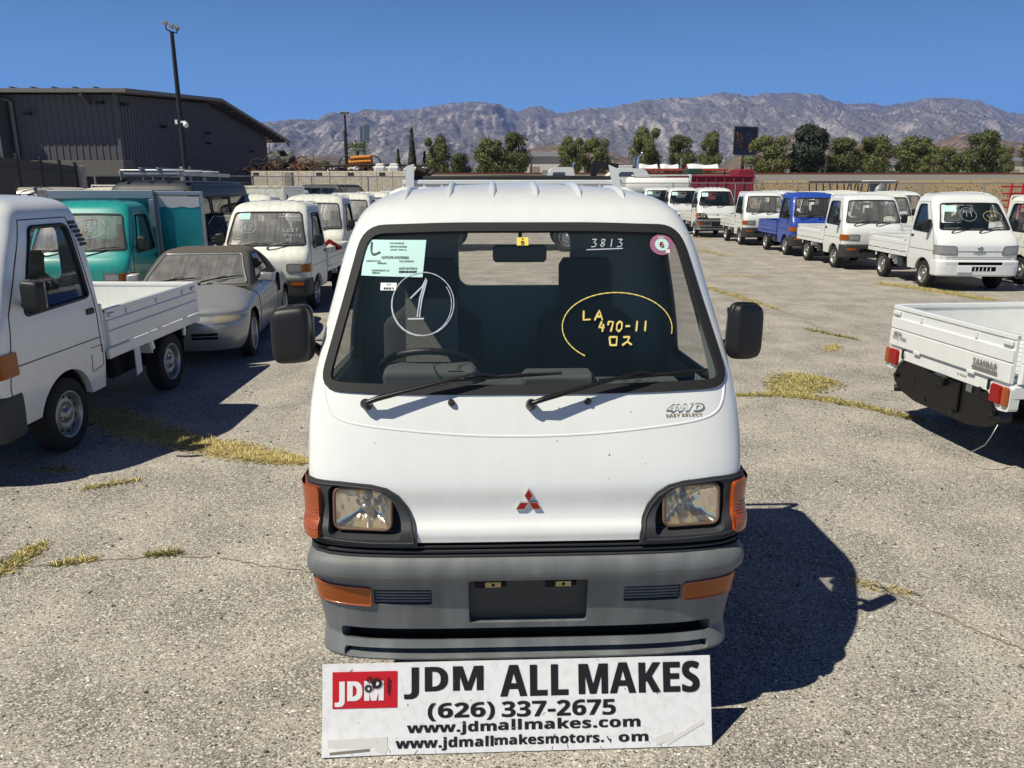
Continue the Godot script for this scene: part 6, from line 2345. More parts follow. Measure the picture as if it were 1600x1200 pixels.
	for l: Array in [["white small truck at the right edge beside the one chalked 71", 10.35, -14.3], ["white small truck whose door shows between the trucks chalked 71 and 2899", 10.55, -18.0], ["white small truck in the second right-hand column behind the 2899 truck's roof", 10.5, -21.8], ["white small truck whose roof shows just over the blue truck", 10.4, -25.6], ["white small truck in the second right-hand column, fifth from the front", 10.2, -29.4],
		["white small truck in the third right-hand column, nearest the red frames", 13.6, -18.6], ["white small truck in the third right-hand column with its roof above the chalked 71 truck", 13.4, -22.6], ["white small truck in the third right-hand column, next to last", 13.2, -26.4], ["white small truck in the third right-hand column, last before the fence", 13.0, -30.4]]:
		var o := again(W4, l[0], Vector3(l[1], 0, l[2]), 0.0, gr)
		if int(l[2] * 10.0) % 3:
			repaint(o, M.white, M.white_old)
		for c in o.get_children():
			if c.name.begins_with("chalk"):
				o.remove_child(c); c.free()
	# ---- the tail at the right edge
	var rt := small_truck("sambar", M.white, 0.6, "white small truck at the right edge turned away, showing its tailgate and red lamps", Vector3(6.18, 0, -5.67), 96.1, gr, {"size": 0.98, "length": 3.20, "by": 0.63, "gate_h": 0.32, "guard": false, "hooks": 3})
	tail(rt, 3.20, 0.685, 0.63)

# ---------------------------------------------------------------- far things
func crown_mesh(sd: int, w: float, h: float, lobes: int, leaves: int, size: float, m: Material, droop := 0.0) -> ArrayMesh:
	var rg := RandomNumberGenerator.new()
	rg.seed = sd
	var ls := []
	for i in lobes:
		var a := rg.randf() * TAU
		var y := rg.randf()
		var r := (0.30 + 0.25 * rg.randf()) * (1.0 - 0.35 * y)
		var d := w * 0.5 * (0.75 - 0.45 * absf(y - 0.35)) * sqrt(rg.randf())
		ls.append([Vector3(cos(a) * d, h * (0.14 + 0.72 * y), sin(a) * d), Vector3(w * r, h * r * 0.7, w * r) * 0.55])
	var mb := MB.new()
	mb.tinted = true
	for k in leaves:
		var l: Array = ls[rg.randi() % lobes]
		var d := Vector3(rg.randfn(), rg.randfn(), rg.randfn()).normalized()
		var rr := pow(rg.randf(), 0.33) * (0.9 + 0.42 * rg.randf() * rg.randf())
		var p: Vector3 = l[0] + d * (l[1] as Vector3) * rr
		if p.y < 0.05:
			continue
		var nn := (d + Vector3(rg.randfn(), rg.randfn(), rg.randfn()) * 0.45).normalized()
		var u := nn.cross(Vector3(rg.randfn(), rg.randfn(), rg.randfn())).normalized()
		if droop > 0.0:
			u = (u + Vector3.DOWN * droop * 2.0).normalized()
		var v := nn.cross(u).normalized()
		var s := size * (0.55 + 0.9 * rg.randf())
		var t := 0.65 + rg.randf() * 0.6
		mb.tint = Color(t * (0.95 + rg.randf() * 0.2), t, t * (0.85 + rg.randf() * 0.2))
		var a := mb.vert(p - u * s, nn); var b := mb.vert(p + v * s * 0.42 - u * s * 0.1, nn); var c := mb.vert(p + u * s, nn); var e := mb.vert(p - v * s * 0.42 + u * s * 0.1, nn)
		mb.quadi(a, b, c, e)
	# fill the w x h box exactly, standing on its bottom
	var lo := Vector3(1e9, 1e9, 1e9)
	var hi := -lo
	for p in mb.v:
		lo = lo.min(p)
		hi = hi.max(p)
	var sz := hi - lo
	for i in mb.v.size():
		var p: Vector3 = mb.v[i] - Vector3((lo.x + hi.x) * 0.5, lo.y, (lo.z + hi.z) * 0.5)
		mb.v[i] = Vector3(p.x * w / sz.x, p.y * h / sz.y, p.z * w / sz.z)
	return mb.mesh(m)

func leaf_mat(r: float, g: float, b: float) -> StandardMaterial3D:
	var m := mat(r, g, b, 0.75)
	m.vertex_color_use_as_albedo = true
	m.backlight_enabled = true
	m.backlight = Color(r / 600.0, g / 520.0, b / 700.0)
	return m

func trunk(t: Node3D, h: float, w: float, sd: int, m: Material) -> void:
	var rg := RandomNumberGenerator.new()
	rg.seed = sd
	var mb := MB.new()
	mb.tube([Vector3.ZERO, Vector3(0.05, h * 0.22, 0.0), Vector3(-0.04, h * 0.45, 0.05), Vector3(0.05, h * 0.75, 0)], [h * 0.042, h * 0.032, h * 0.024, h * 0.008], 8)
	for k in 6:
		var a := rg.randf() * TAU
		var y := h * (0.2 + 0.3 * rg.randf())
		var e := Vector3(cos(a) * w * 0.35, y + h * (0.15 + 0.25 * rg.randf()), sin(a) * w * 0.35)
		mb.tube([Vector3(0, y, 0), Vector3(0, y, 0).lerp(e, 0.5) + Vector3(0, 0.12, 0), e], [h * 0.018, h * 0.012, h * 0.004], 6)
	obj("trunk", mb, m, t)

func tree(called: String, label: String, group: String, at: Vector3, crown: ArrayMesh, base: Vector2, w: float, h: float, turn: float, lift := 0.08) -> void:
	var t := thing(called, label, "tree", at, turn, group)
	trunk(t, h, w, int(at.x * 7.0) + 900, M.bark)
	var o := obj("crown", crown, null, t)
	o.position.y = h * lift
	o.scale = Vector3(w / base.x, h * (1.0 - lift) / base.y, w / base.x)

func cypress_mesh(sd: int, m: Material) -> ArrayMesh:
	var rg := RandomNumberGenerator.new()
	rg.seed = sd
	var mb := MB.new()
	mb.tinted = true
	for k in 2600:
		var y := rg.randf()
		var r := 0.5 * (1.0 - pow(y, 1.6)) * minf(1.0, y * 6.0 + 0.35) * (0.75 + 0.3 * rg.randf())
		var a := rg.randf() * TAU
		var p := Vector3(cos(a) * r, y * 6.0, sin(a) * r)
		var nn := (Vector3(cos(a), 0.3, sin(a)) + Vector3(rg.randfn(), rg.randfn(), rg.randfn()) * 0.4).normalized()
		var u := (Vector3.UP + Vector3(rg.randfn(), 0, rg.randfn()) * 0.3).normalized()
		var v := nn.cross(u).normalized()
		var s := 0.16 + rg.randf() * 0.16
		var t := 0.6 + rg.randf() * 0.6
		mb.tint = Color(t, t, t)
		var b := mb.vert(p - u * s, nn); var c := mb.vert(p + v * s * 0.35, nn); var d := mb.vert(p + u * s, nn); var e := mb.vert(p - v * s * 0.35, nn)
		mb.quadi(b, c, d, e)
	return mb.mesh(m)

func palm(label: String, at: Vector3, h: float, sd: int) -> void:
	var t := thing("palm_tree", label, "palm tree", at)
	var rg := RandomNumberGenerator.new()
	rg.seed = sd
	var mb := MB.new()
	mb.tube([Vector3.ZERO, Vector3(0, h * 0.5, 0), Vector3(0, h * 0.8, 0)], [0.30, 0.24, 0.2], 10)
	obj("trunk", mb, M.bark, t)
	mb = MB.new()
	for k in 60:
		var a := rg.randf() * TAU
		var y := h * (0.55 + 0.22 * rg.randf())
		mb.quad(Vector3(0, y, 0), Vector3(cos(a) * 0.3, y - 0.1, sin(a) * 0.3), Vector3(cos(a) * 0.55, y - 1.0, sin(a) * 0.55), Vector3(cos(a + 0.3) * 0.45, y - 0.8, sin(a + 0.3) * 0.45))
	obj("dead_fronds", mb, M.dry_frond, t)
	mb = MB.new()
	for k in 46:
		var a := rg.randf() * TAU
		var up := -0.5 + 1.5 * rg.randf()
		var d := Vector3(cos(a), up, sin(a)).normalized()
		var sd2 := d.cross(Vector3.UP).normalized()
		var c := Vector3(0, h * 0.8, 0)
		var e := c + d * (1.1 + 0.4 * rg.randf())
		for j in 9:
			var f := (j - 4) / 4.0
			var tip := e + sd2 * f * 0.75 + d * (0.35 - 0.3 * absf(f)) + Vector3.DOWN * 0.25 * absf(f)
			mb.quad(e - sd2 * 0.07, e + sd2 * 0.07, tip.lerp(e, 0.3) + sd2 * 0.13, tip)
		mb.tube([c, e], 0.015, 4)
	obj("fronds", mb, M.palm, t)

func ridge(called: String, label: String, pts: Array, dist: float, foot: float, na: int, nd: int, m: Material, sd: int, light: Color, dark: Color, green: Color, rough: float, off: float) -> void:
	# pts: [bearing as x per metre ahead, height as y per metre ahead]; the crest runs through them at dist
	var fr := FastNoiseLite.new()
	fr.seed = sd
	fr.frequency = 1.0
	fr.noise_type = FastNoiseLite.TYPE_SIMPLEX_SMOOTH
	fr.fractal_type = FastNoiseLite.FRACTAL_RIDGED
	fr.fractal_octaves = 6
	fr.fractal_gain = 0.55
	var fb := noise(1.0, 5, sd + 3)
	var mb := MB.new()
	mb.tinted = true
	var x0: float = pts[0][0]
	var x1: float = pts[pts.size() - 1][0]
	var P := []
	var hs := PackedFloat32Array()
	for j in nd + 1:
		var v := float(j) / nd * 1.25
		for i in na + 1:
			var b := lerpf(x0, x1, float(i) / na)
			var k := 0
			while k < pts.size() - 2 and b > pts[k + 1][0]:
				k += 1
			var u := clampf((b - pts[k][0]) / (pts[k + 1][0] - pts[k][0]), 0, 1)
			var top := lerpf(pts[k][1], pts[k + 1][1], smoothstep(0, 1, u) * 0.4 + u * 0.6) * dist * 0.912
			var d := lerpf(foot, dist, v)
			var x := b * d
			var s := 1.0 - absf(v - 1.0) if v > 1.0 else v
			var prof := pow(clampf(s, 0.0, 1.0), 1.15)
			var sc := 2.6 / dist
			var n1 := fr.get_noise_2d(x * sc * 2.4 + fb.get_noise_2d(x * sc * 2.0, d * sc) * 0.25, d * sc * 0.9)
			var n2 := fr.get_noise_2d(x * sc * 8.0, d * sc * 3.0)
			var env := sin(clampf(v, 0.0, 1.0) * PI) * 0.9 + 0.05
			var y := prof * top + (n1 * 0.27 + n2 * 0.13) * top * env * rough * 0.6
			if v > 0.85:
				y += fb.get_noise_2d(b * 90.0, 5.0) * top * 0.022
			P.append(Vector3(x, y + off, -d))
	var w := na + 1
	for j in nd + 1:
		for i in na + 1:
			var a: Vector3 = P[j * w + maxi(i - 1, 0)]
			var b: Vector3 = P[j * w + mini(i + 1, na)]
			var c: Vector3 = P[maxi(j - 1, 0) * w + i]
			var d: Vector3 = P[mini(j + 1, nd) * w + i]
			var nn := (b - a).cross(d - c).normalized()
			if nn.y < 0.0:
				nn = -nn
			var p: Vector3 = P[j * w + i]
			var q := p / dist
			var rock := fb.get_noise_2d(q.x * 150.0, q.z * 30.0 + q.y * 90.0) * 1.1 + fb.get_noise_2d(q.x * 22.0, q.z * 9.0) * 0.6 + (1.0 - nn.y) * 0.25 - 0.12
			var col := dark.lerp(green, clampf(0.5 + fb.get_noise_2d(q.x * 9.0 + 7.0, q.z * 6.0) * 1.4, 0, 1))
			mb.tint = col.lerp(light, smoothstep(-0.05, 0.55, rock))
			mb.vert(p, nn)
	for j in nd:
		for i in na:
			mb.quadi(j * w + i, j * w + i + 1, (j + 1) * w + i + 1, (j + 1) * w + i)
	tag(obj(called, mb, m), label, "", "", "structure")

func terrain() -> void:
	var mb := MB.new()
	mb.tinted = true
	var zs := [20.0, -30.0, -44.0, -50.0, -53.0, -56.0, -59.0, -61.5, -63.0, -64.0, -65.0, -68.0, -72.0, -80.0, -100.0, -140.0, -220.0, -400.0, -800.0, -1500.0, -3000.0]
	var fb := noise(0.05, 4, 301)
	var nx := 160
	for z: float in zs:
		for i in nx + 1:
			var u := (float(i) / nx - 0.5) * 2.0
			var x := u * (90.0 + absf(z) * 1.3)
			var up := smoothstep(-50.0, -64.0, z) if z < -50.0 else 0.0
			up = clampf((-z - 52.0) / 12.0, 0.0, 1.0)
			var side := smoothstep(-2.0, 14.0, x)
			var y := -0.12 + up * (1.3 + 1.05 * side) + fb.get_noise_2d(x, z) * 0.25 * up
			var d := clampf(0.5 + fb.get_noise_2d(x * 3.0, z * 3.0 + 40.0), 0, 1)
			mb.tint = Color(0.36, 0.28, 0.16).lerp(Color(0.26, 0.22, 0.15), d)
			if z > -50.0:
				mb.tint = Color(0.30, 0.28, 0.24)
			mb.vert(Vector3(x, y, z), Vector3.UP)
	for j in zs.size() - 1:
		for i in nx:
			mb.quadi(j * (nx + 1) + i, j * (nx + 1) + i + 1, (j + 1) * (nx + 1) + i + 1, (j + 1) * (nx + 1) + i)
	tag(obj("terrain", mb, M.earth), "dry tan earth and dead grass rising behind the lot", "", "", "structure")
	# dry grass on the bank and a railway bed on top of it
	R.seed = 77
	var mm := blade_mesh(0.15, 0.05, M.straw)
	var xf := []
	for k in 5200:
		var x := 8.0 + pow(R.randf(), 0.9) * 62.0
		var z := -52.5 - R.randf() * 11.0
		var y := -0.12 + clampf((-z - 52.0) / 12.0, 0.0, 1.0) * (1.3 + 1.05 * smoothstep(-2.0, 14.0, x))
		var s := 0.5 + R.randf() * 0.9
		xf.append(Transform3D(Basis(Vector3.UP, R.randf() * TAU) * Basis(Vector3.RIGHT, R.randf() * 0.8 - 0.4) * Basis.from_scale(Vector3(s * 2.0, s, s)), Vector3(x, y, z)))
	tag(multi("dry_grass", mm, xf), "tall dead grass covering the bank behind the fence", "", "", "stuff")
	var gb := MB.new()
	gb.prism(PackedVector2Array([Vector2(-2.6, 0), Vector2(2.6, 0), Vector2(1.6, 0.55), Vector2(-1.6, 0.55)]), Transform3D(Basis(Vector3(0, 0, -1), Vector3.UP, Vector3.RIGHT), Vector3(-10, 2.2, -67.5)), 130.0)
	tag(obj("railway_bed", gb, M.gravel), "raised grey gravel bed of the railway above the grassy bank", "", "", "structure")
	for k in 2:
		var rl := MB.new()
		rl.box(Vector3(55, 2.84, -66.8 - k * 1.44), Vector3(130, 0.16, 0.07))
		tag(obj("rail", rl, M.rust), ["nearer steel rail on the gravel bed", "farther steel rail on the gravel bed"][k], "rail", "railway rails")

func blade_mesh(h: float, w: float, m: Material) -> ArrayMesh:
	var mb := MB.new()
	for k in 3:
		var a := k * 2.1
		var d := Vector3(cos(a), 0, sin(a))
		var s := Vector3(-d.z, 0, d.x) * w
		var b := mb.vert(s * 0.5, Vector3.UP); var c := mb.vert(-s * 0.5, Vector3.UP); var e := mb.vert(d * h * 0.3 + Vector3.UP * h, Vector3.UP)
		mb.tri(b, c, e)
	return mb.mesh(m)

func multi(called: String, mesh: Mesh, xf: Array, parent: Node = self) -> MultiMeshInstance3D:
	var mm := MultiMesh.new()
	mm.transform_format = MultiMesh.TRANSFORM_3D
	mm.mesh = mesh
	mm.instance_count = xf.size()
	for i in xf.size():
		mm.set_instance_transform(i, xf[i])
	var o := MultiMeshInstance3D.new()
	o.name = numbered(parent, called)
	o.multimesh = mm
	parent.add_child(o, true)
	return o

func fence_link(label: String, pts: Array, h: float, step: float) -> void:
	var t := thing("chain_link_fence", label, "fence", Vector3(pts[0].x, 0, pts[0].y))
	var o := Vector2(pts[0].x, pts[0].y)
	for i in pts.size() - 1:
		var a: Vector2 = pts[i] - o
		var b: Vector2 = pts[i + 1] - o
		var n := maxi(1, roundi((b - a).length() / step))
		for k in n + 1:
			var p := a.lerp(b, float(k) / n)
			var mb := MB.new()
			mb.tube([Vector3(p.x, 0, p.y), Vector3(p.x, h, p.y)], 0.035, 8)
			obj("post", mb, M.galv, t)
		var rl := MB.new()
		rl.tube([Vector3(a.x, h, a.y), Vector3(b.x, h, b.y)], 0.025, 6)
		obj("top_rail", rl, M.galv, t)
		var me := MB.new()
		var L := (b - a).length()
		var q := [Vector3(a.x, 0.05, a.y), Vector3(b.x, 0.05, b.y), Vector3(b.x, h - 0.02, b.y), Vector3(a.x, h - 0.02, a.y)]
		var nn := Vector3(b.y - a.y, 0, a.x - b.x).normalized()
		me.quadi(me.vert(q[0], nn, Vector2(0, 0)), me.vert(q[1], nn, Vector2(L / 0.45, 0)), me.vert(q[2], nn, Vector2(L / 0.45, h / 0.45)), me.vert(q[3], nn, Vector2(0, h / 0.45)))
		obj("wire_mesh", me, M.mesh_wire, t)

func background_materials() -> void:
	M.bark = mat(92, 78, 62, 0.95)
	M.dry_frond = mat(150, 122, 84, 0.95)
	M.palm = leaf_mat(98, 112, 70)
	M.palm.vertex_color_use_as_albedo = false
	M.leaf = leaf_mat(98, 106, 56)
	M.leaf2 = leaf_mat(84, 94, 52)
	M.leaf3 = leaf_mat(106, 112, 64)
	M.leaf_dark = leaf_mat(52, 62, 44)
	M.mount = mat(255, 255, 255, 1.0, 0.0, 0.0)
	M.mount.vertex_color_use_as_albedo = true
	M.mount.albedo_texture = noise_tex(0.035, Color(0.72, 0.72, 0.73), Color(1.0, 0.98, 0.96), 5, 97, 1024, 0.46, 0.60)
	M.mount.uv1_triplanar = true
	M.mount.uv1_world_triplanar = true
	M.mount.uv1_scale = Vector3(0.0014, 0.0010, 0.0014)
	M.earth = mat(255, 255, 255, 1.0, 0.0, 0.1)
	M.earth.vertex_color_use_as_albedo = true
	M.straw = mat(164, 138, 98, 0.95)
	M.gravel = mat(150, 146, 140, 0.95)
	M.gravel.albedo_texture = noise_tex(0.25, Color(0.6, 0.6, 0.6), Color.WHITE, 3, 91, 256)
	M.gravel.uv1_triplanar = true
	M.gravel.uv1_scale = Vector3(0.4, 0.4, 0.4)
	M.rust = mat(112, 66, 42, 0.85)
	M.galv = mat(150, 152, 154, 0.5, 0.5)
	M.alu = mat(150, 156, 162, 0.38, 0.7)
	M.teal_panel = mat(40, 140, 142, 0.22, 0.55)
	M.siding = mat(86, 85, 88, 0.6)
	M.roof_trim = mat(118, 114, 104, 0.5)
	M.canopy = mat(98, 95, 90, 0.8)
	M.iron = mat(26, 26, 28, 0.6)
	M.block = mat(226, 217, 198, 0.95)
	M.block.albedo_texture = noise_tex(0.03, Color(0.90, 0.88, 0.84), Color.WHITE, 5, 95, 512, 0.3, 0.7)
	M.block.uv1_triplanar = true
	M.block.uv1_scale = Vector3(0.3, 0.3, 0.3)
	M.concrete = mat(160, 154, 142, 0.95)
	M.scrap = mat(66, 56, 50, 0.9)
	M.orange = mat(206, 132, 48, 0.7)
	M.red_steel = mat(138, 32, 46, 0.6)
	M.rack_orange = mat(178, 72, 44, 0.7)
	M.dark_green = mat(44, 74, 58, 0.7)
	M.far_white = mat(222, 222, 218, 0.7)
	M.far_cream = mat(206, 198, 180, 0.8)
	var wi := Image.create(64, 64, true, Image.FORMAT_RGBA8)
	wi.fill(Color(0.5, 0.5, 0.5, 0))
	for k in 64:
		for wd in 3:
			for off in [0, 32]:
				wi.set_pixel(k, (k + wd + off) & 63, Color(0.55, 0.55, 0.55, 1))
				wi.set_pixel(k, (63 - k + wd + off) & 63, Color(0.55, 0.55, 0.55, 1))
	M.mesh_wire = mat(170, 170, 170, 0.6, 0.3)
	M.mesh_wire.albedo_texture = ImageTexture.create_from_image(wi)
	M.mesh_wire.transparency = BaseMaterial3D.TRANSPARENCY_ALPHA
	M.mesh_wire.uv1_scale = Vector3(2.0, 2.0, 1.0)

func background() -> void:
	terrain()
	# mountains
	var cr := [[-0.92, 0.07], [-0.7, 0.075], [-0.5, 0.073], [-0.40, 0.079], [-0.3278, 0.0803], [-0.2955, 0.0849], [-0.2566, 0.0878], [-0.2396, 0.0876], [-0.2243, 0.0966], [-0.207, 0.0950], [-0.1962, 0.0958], [-0.1759, 0.1009], [-0.1400, 0.0991], [-0.1184, 0.1010], [-0.0844, 0.1055], [-0.0811, 0.1064], [-0.0422, 0.1107], [-0.019, 0.1074], [0.0074, 0.0970], [0.0281, 0.1049], [0.0596, 0.0950], [0.0919, 0.1019], [0.1126, 0.1016], [0.1623, 0.1119], [0.1945, 0.1140], [0.2301, 0.1157], [0.2533, 0.1206], [0.274, 0.1206], [0.2897, 0.1160], [0.3096, 0.1202], [0.3411, 0.1206], [0.3725, 0.1181], [0.3974, 0.1111], [0.4073, 0.1074], [0.4321, 0.1078], [0.4553, 0.1049], [0.4785, 0.1082], [0.5091, 0.1145], [0.5472, 0.1140], [0.5704, 0.1111], [0.5853, 0.1044], [0.6085, 0.0967], [0.6391, 0.0929], [0.6581, 0.0950], [0.8, 0.09], [0.92, 0.08]]
	ridge("mountains", "rugged grey brown mountain range under the blue sky", cr, 4600.0, 1700.0, 820, 150, M.mount, 501, Color(0.56, 0.52, 0.49), Color(0.21, 0.205, 0.20), Color(0.24, 0.24, 0.215), 1.0, 0.0)
	var f1 := [[-1.0, 0.012], [-0.42, 0.022], [-0.35, 0.024], [-0.31, 0.035], [-0.27, 0.040], [-0.23, 0.042], [-0.2, 0.036], [-0.16, 0.030], [-0.11, 0.020], [-0.05, 0.024], [0.0, 0.046], [0.05, 0.056], [0.10, 0.054], [0.16, 0.034], [0.19, 0.030], [0.22, 0.036], [0.26, 0.030], [0.30, 0.062], [0.36, 0.072], [0.42, 0.058], [0.50, 0.052], [0.56, 0.072], [0.62, 0.060], [0.7, 0.05], [1.0, 0.03]]
	ridge("foothills", "bare tan foothills in front of the mountains", f1, 1500.0, 700.0, 420, 60, M.mount, 533, Color(0.44, 0.34, 0.24), Color(0.24, 0.18, 0.12), Color(0.17, 0.15, 0.09), 0.9, 0.0)
	warehouse()
	yard()
	greens()

func warehouse() -> void:
	var t := thing("warehouse", "dark grey metal warehouse with a low gabled roof on the left", "building", Vector3(-19.4, 0, -40.0))
	# local: x to the left is negative; long front faces the lot, gable end runs away from the camera
	var D := [Vector2(0, 6.25), Vector2(-12.0, 7.02), Vector2(-24.0, 5.62)]
	var mb := MB.new()
	mb.quad(Vector3(-40, 0, 0), Vector3(0, 0, 0), Vector3(0, 6.15, 0), Vector3(-40, 6.15, 0), Vector3.BACK)
	for i in 2:
		mb.quad(Vector3(0, 0, D[i].x), Vector3(0, 0, D[i + 1].x), Vector3(0, D[i + 1].y - 0.1, D[i + 1].x), Vector3(0, D[i].y - 0.1, D[i].x), Vector3.RIGHT)
	mb.quad(Vector3(-40, 0, -24), Vector3(0, 0, -24), Vector3(0, 5.5, -24), Vector3(-40, 5.5, -24), Vector3.FORWARD)
	mb.quad(Vector3(-40, 0, 0), Vector3(-40, 0, -24), Vector3(-40, 5.5, -24), Vector3(-40, 6.15, 0), Vector3.LEFT)
	var wall := obj("wall", mb, M.siding, t)
	mb = MB.new()
	for k in 118:
		mb.box(Vector3(-0.25 - k * 0.33, 3.08, 0.015), Vector3(0.09, 6.1, 0.03), 0.02)
	for k in 72:
		var z := -0.25 - k * 0.33
		var y := lerpf(6.13, 6.9, -z / 12.0) if z > -12.0 else lerpf(6.9, 5.5, (-z - 12.0) / 12.0)
		mb.box(Vector3(0.015, y * 0.5, z), Vector3(0.03, y - 0.05, 0.09), 0.02)
	crumbs("siding_rib", mb, M.siding, wall)
	mb = MB.new()
	mb.box(Vector3(0.05, 3.1, 0.05), Vector3(0.16, 6.2, 0.16), 0.01)
	obj("corner_trim", mb, M.siding, wall)
	var rf := MB.new()
	var prof := PackedVector2Array([Vector2(0.9, 6.16), Vector2(-12, 7.04), Vector2(-27.2, 5.30), Vector2(-27.2, 5.46), Vector2(-12, 7.22), Vector2(0.9, 6.34)])
	rf.prism(prof, Transform3D(Basis(Vector3(0, 0, 1), Vector3.UP, Vector3.LEFT), Vector3(1.0, 0, 0)), 41.5)
	var roof := obj("roof", rf, M.roof_trim, t)
	mb = MB.new()
	for k in 12:
		var z := -13.0 - k * 1.15
		var y := lerpf(7.04, 5.30, (-z - 12.0) / 15.2) - 0.10
		mb.box(Vector3(0.45, y, z), Vector3(1.0, 0.18, 0.08), 0.01)
	split("purlin", mb, M.siding, roof)
	mb = MB.new()
	for k in 40:
		mb.box(Vector3(-0.5 - k * 1.0, 6.40, 0.3), Vector3(0.10, 0.05, 1.2), 0.01)
	crumbs("roof_seam", mb, M.roof_trim, roof)
	mb = MB.new()
	for q: Array in [[-7.0, 0.0], [-1.2, 1.0]]:
		mb.bar(Vector3(q[0], 5.7, 0.05), Vector3(q[0], 6.1, 0.85), 0.12, 0.12, 0.01)
		mb.bar(Vector3(q[0] - 2.4 * (1.0 - q[1]), 6.1, 0.3), Vector3(q[0], 5.7, 0.3), 0.14, 0.14, 0.01)
	split("roof_brace", mb, M.siding, roof)
	mb = MB.new()
	mb.tube([Vector3(-8.4, 6.0, 0.6), Vector3(-5.2, 5.9, 0.25), Vector3(-5.0, 5.8, 0.16), Vector3(-5.0, 0.2, 0.16)], 0.09, 8)
	obj("downpipe", mb, M.roof_trim, t)
	mb = MB.new()
	mb.box(Vector3(-24, 2.95, 0.5), Vector3(37.5, 5.9, 0.9), 0.02)
	var bay := obj("bay", mb, M.siding, t)
	mb = MB.new()
	for k in 110:
		mb.box(Vector3(-5.5 - k * 0.33, 2.95, 0.97), Vector3(0.09, 5.85, 0.06), 0.02)
	crumbs("siding_rib", mb, M.siding, bay)
	# dock canopy, door, lights
	mb = MB.new()
	mb.box(Vector3(-1.9, 2.65, 0.55), Vector3(5.0, 0.75, 1.1), 0.02)
	obj("dock_canopy", mb, M.canopy, t)
	mb = MB.new()
	mb.box(Vector3(-1.9, 1.1, 0.08), Vector3(4.4, 2.2, 0.1), 0.01)
	obj("dock_door", mb, M.iron, t)
	for p: Vector3 in [Vector3(-4.2, 5.25, 0.15), Vector3(-0.6, 5.75, 0.15)]:
		mb = MB.new()
		mb.box(p + Vector3(0, 0, 0.12), Vector3(0.34, 0.12, 0.3), 0.03)
		obj("wall_light", mb, M.black, t)
	for p: Vector3 in [Vector3(0.15, 5.75, -0.5), Vector3(0.15, 5.0, -4.8), Vector3(0.15, 5.05, -11.2), Vector3(0.15, 4.45, -11.2), Vector3(0.15, 4.3, -19.5)]:
		mb = MB.new()
		mb.box(p + Vector3(0.1, 0, 0), Vector3(0.3, 0.12, 0.4), 0.03)
		obj("wall_light", mb, M.black, t)
	# light masts
	var pole := thing("light_pole", "tall black light pole with clustered floodlights in front of the warehouse", "light pole", Vector3(-13.02, 0, -32.0))
	mb = MB.new()
	mb.tube([Vector3.ZERO, Vector3(0, 4, 0), Vector3(0, 7.55, 0)], [0.13, 0.10, 0.07], 10)
	obj("mast", mb, M.iron, pole)
	mb = MB.new()
	mb.tube([Vector3(-0.21, 7.80, 0), Vector3(-0.19, 7.62, 0), Vector3(0, 7.54, 0), Vector3(0.19, 7.50, 0), Vector3(0.22, 7.66, 0)], 0.025, 8)
	obj("crossarm", mb, M.iron, pole)
	for q: Array in [[-0.30, 7.74, 0.1, 0.3], [-0.08, 7.70, -0.15, 0.5], [0.10, 7.62, 0.12, 0.3], [0.32, 7.58, -0.05, 0.4]]:
		var bs := Basis(Vector3(0, 0, 1), -0.45) * Basis(Vector3.RIGHT, q[3])
		mb = MB.new()
		mb.box(Vector3(q[0] * 0.62, q[1] + 0.1, q[2]), Vector3(0.17, 0.17, 0.12), 0.03, bs)
		var fl := obj("floodlight", mb, M.galv, pole)
		mb = MB.new()
		mb.box(Vector3(q[0] * 0.62, q[1] + 0.1, q[2]) + bs * Vector3(0, 0, 0.064), Vector3(0.14, 0.14, 0.01), 0.003, bs)
		obj("lamp_glass", mb, M.lens_fog, fl)
	mb = MB.new()
	mb.lathe([Vector2(0.001, 0.12), Vector2(0.09, 0.08), Vector2(0.1, 0.0), Vector2(0.09, -0.06), Vector2(0.001, -0.12)], Transform3D(Basis(), Vector3(0.22, 4.15, 0.08)), 12, true)
	mb.box(Vector3(0.1, 4.26, 0.05), Vector3(0.24, 0.08, 0.08), 0.01)
	mb.box(Vector3(-0.14, 4.26, 0.05), Vector3(0.10, 0.16, 0.12), 0.01)
	obj("camera_dome", mb, M.plastic_white, pole)
	var p2 := thing("light_pole", "thin black light pole against the mountains right of the warehouse", "light pole", Vector3(-12.3, 0, -60.0))
	mb = MB.new()
	mb.tube([Vector3.ZERO, Vector3(0, 6.9, 0)], [0.12, 0.07], 8)
	obj("mast", mb, M.iron, p2)
	for q: float in [-0.22, 0.0, 0.24]:
		mb = MB.new()
		mb.box(Vector3(q, 7.05, 0.1), Vector3(0.2, 0.22, 0.2), 0.05, Basis(Vector3.RIGHT, 0.5))
		obj("floodlight", mb, M.galv, p2)
	mb = MB.new()
	mb.lathe([Vector2(0.001, -0.12), Vector2(0.1, -0.08), Vector2(0.1, 0.06), Vector2(0.001, 0.12)], Transform3D(Basis(), Vector3(0.2, 2.75, 0.05)), 10, true)
	obj("camera_dome", mb, M.plastic_white, p2)
	# iron fence, posts and chain link on the left
	var ir := thing("iron_fence", "tall black iron picket fence at the far left before the warehouse", "fence", Vector3(-12.4, 0, -19.0))
	var e := Vector3(-3.6, 0, -10.4)
	var dirf := e.normalized()
	var len := e.length()
	for k in 5:
		mb = MB.new()
		mb.box(dirf * len * k / 4.0 + Vector3(0, 1.34, 0), Vector3(0.09, 2.68, 0.09), 0.01)
		obj("post", mb, M.iron, ir)
	for y: float in [0.25, 2.35]:
		mb = MB.new()
		mb.bar(Vector3(0, y, 0), e + Vector3(0, y, 0), 0.045, 0.05, 0.004)
		obj("rail", mb, M.iron, ir)
	mb = MB.new()
	mb.box(Vector3(0, 1.28, 0), Vector3(0.028, 2.5, 0.028))
	var pick := mb.mesh(M.iron)
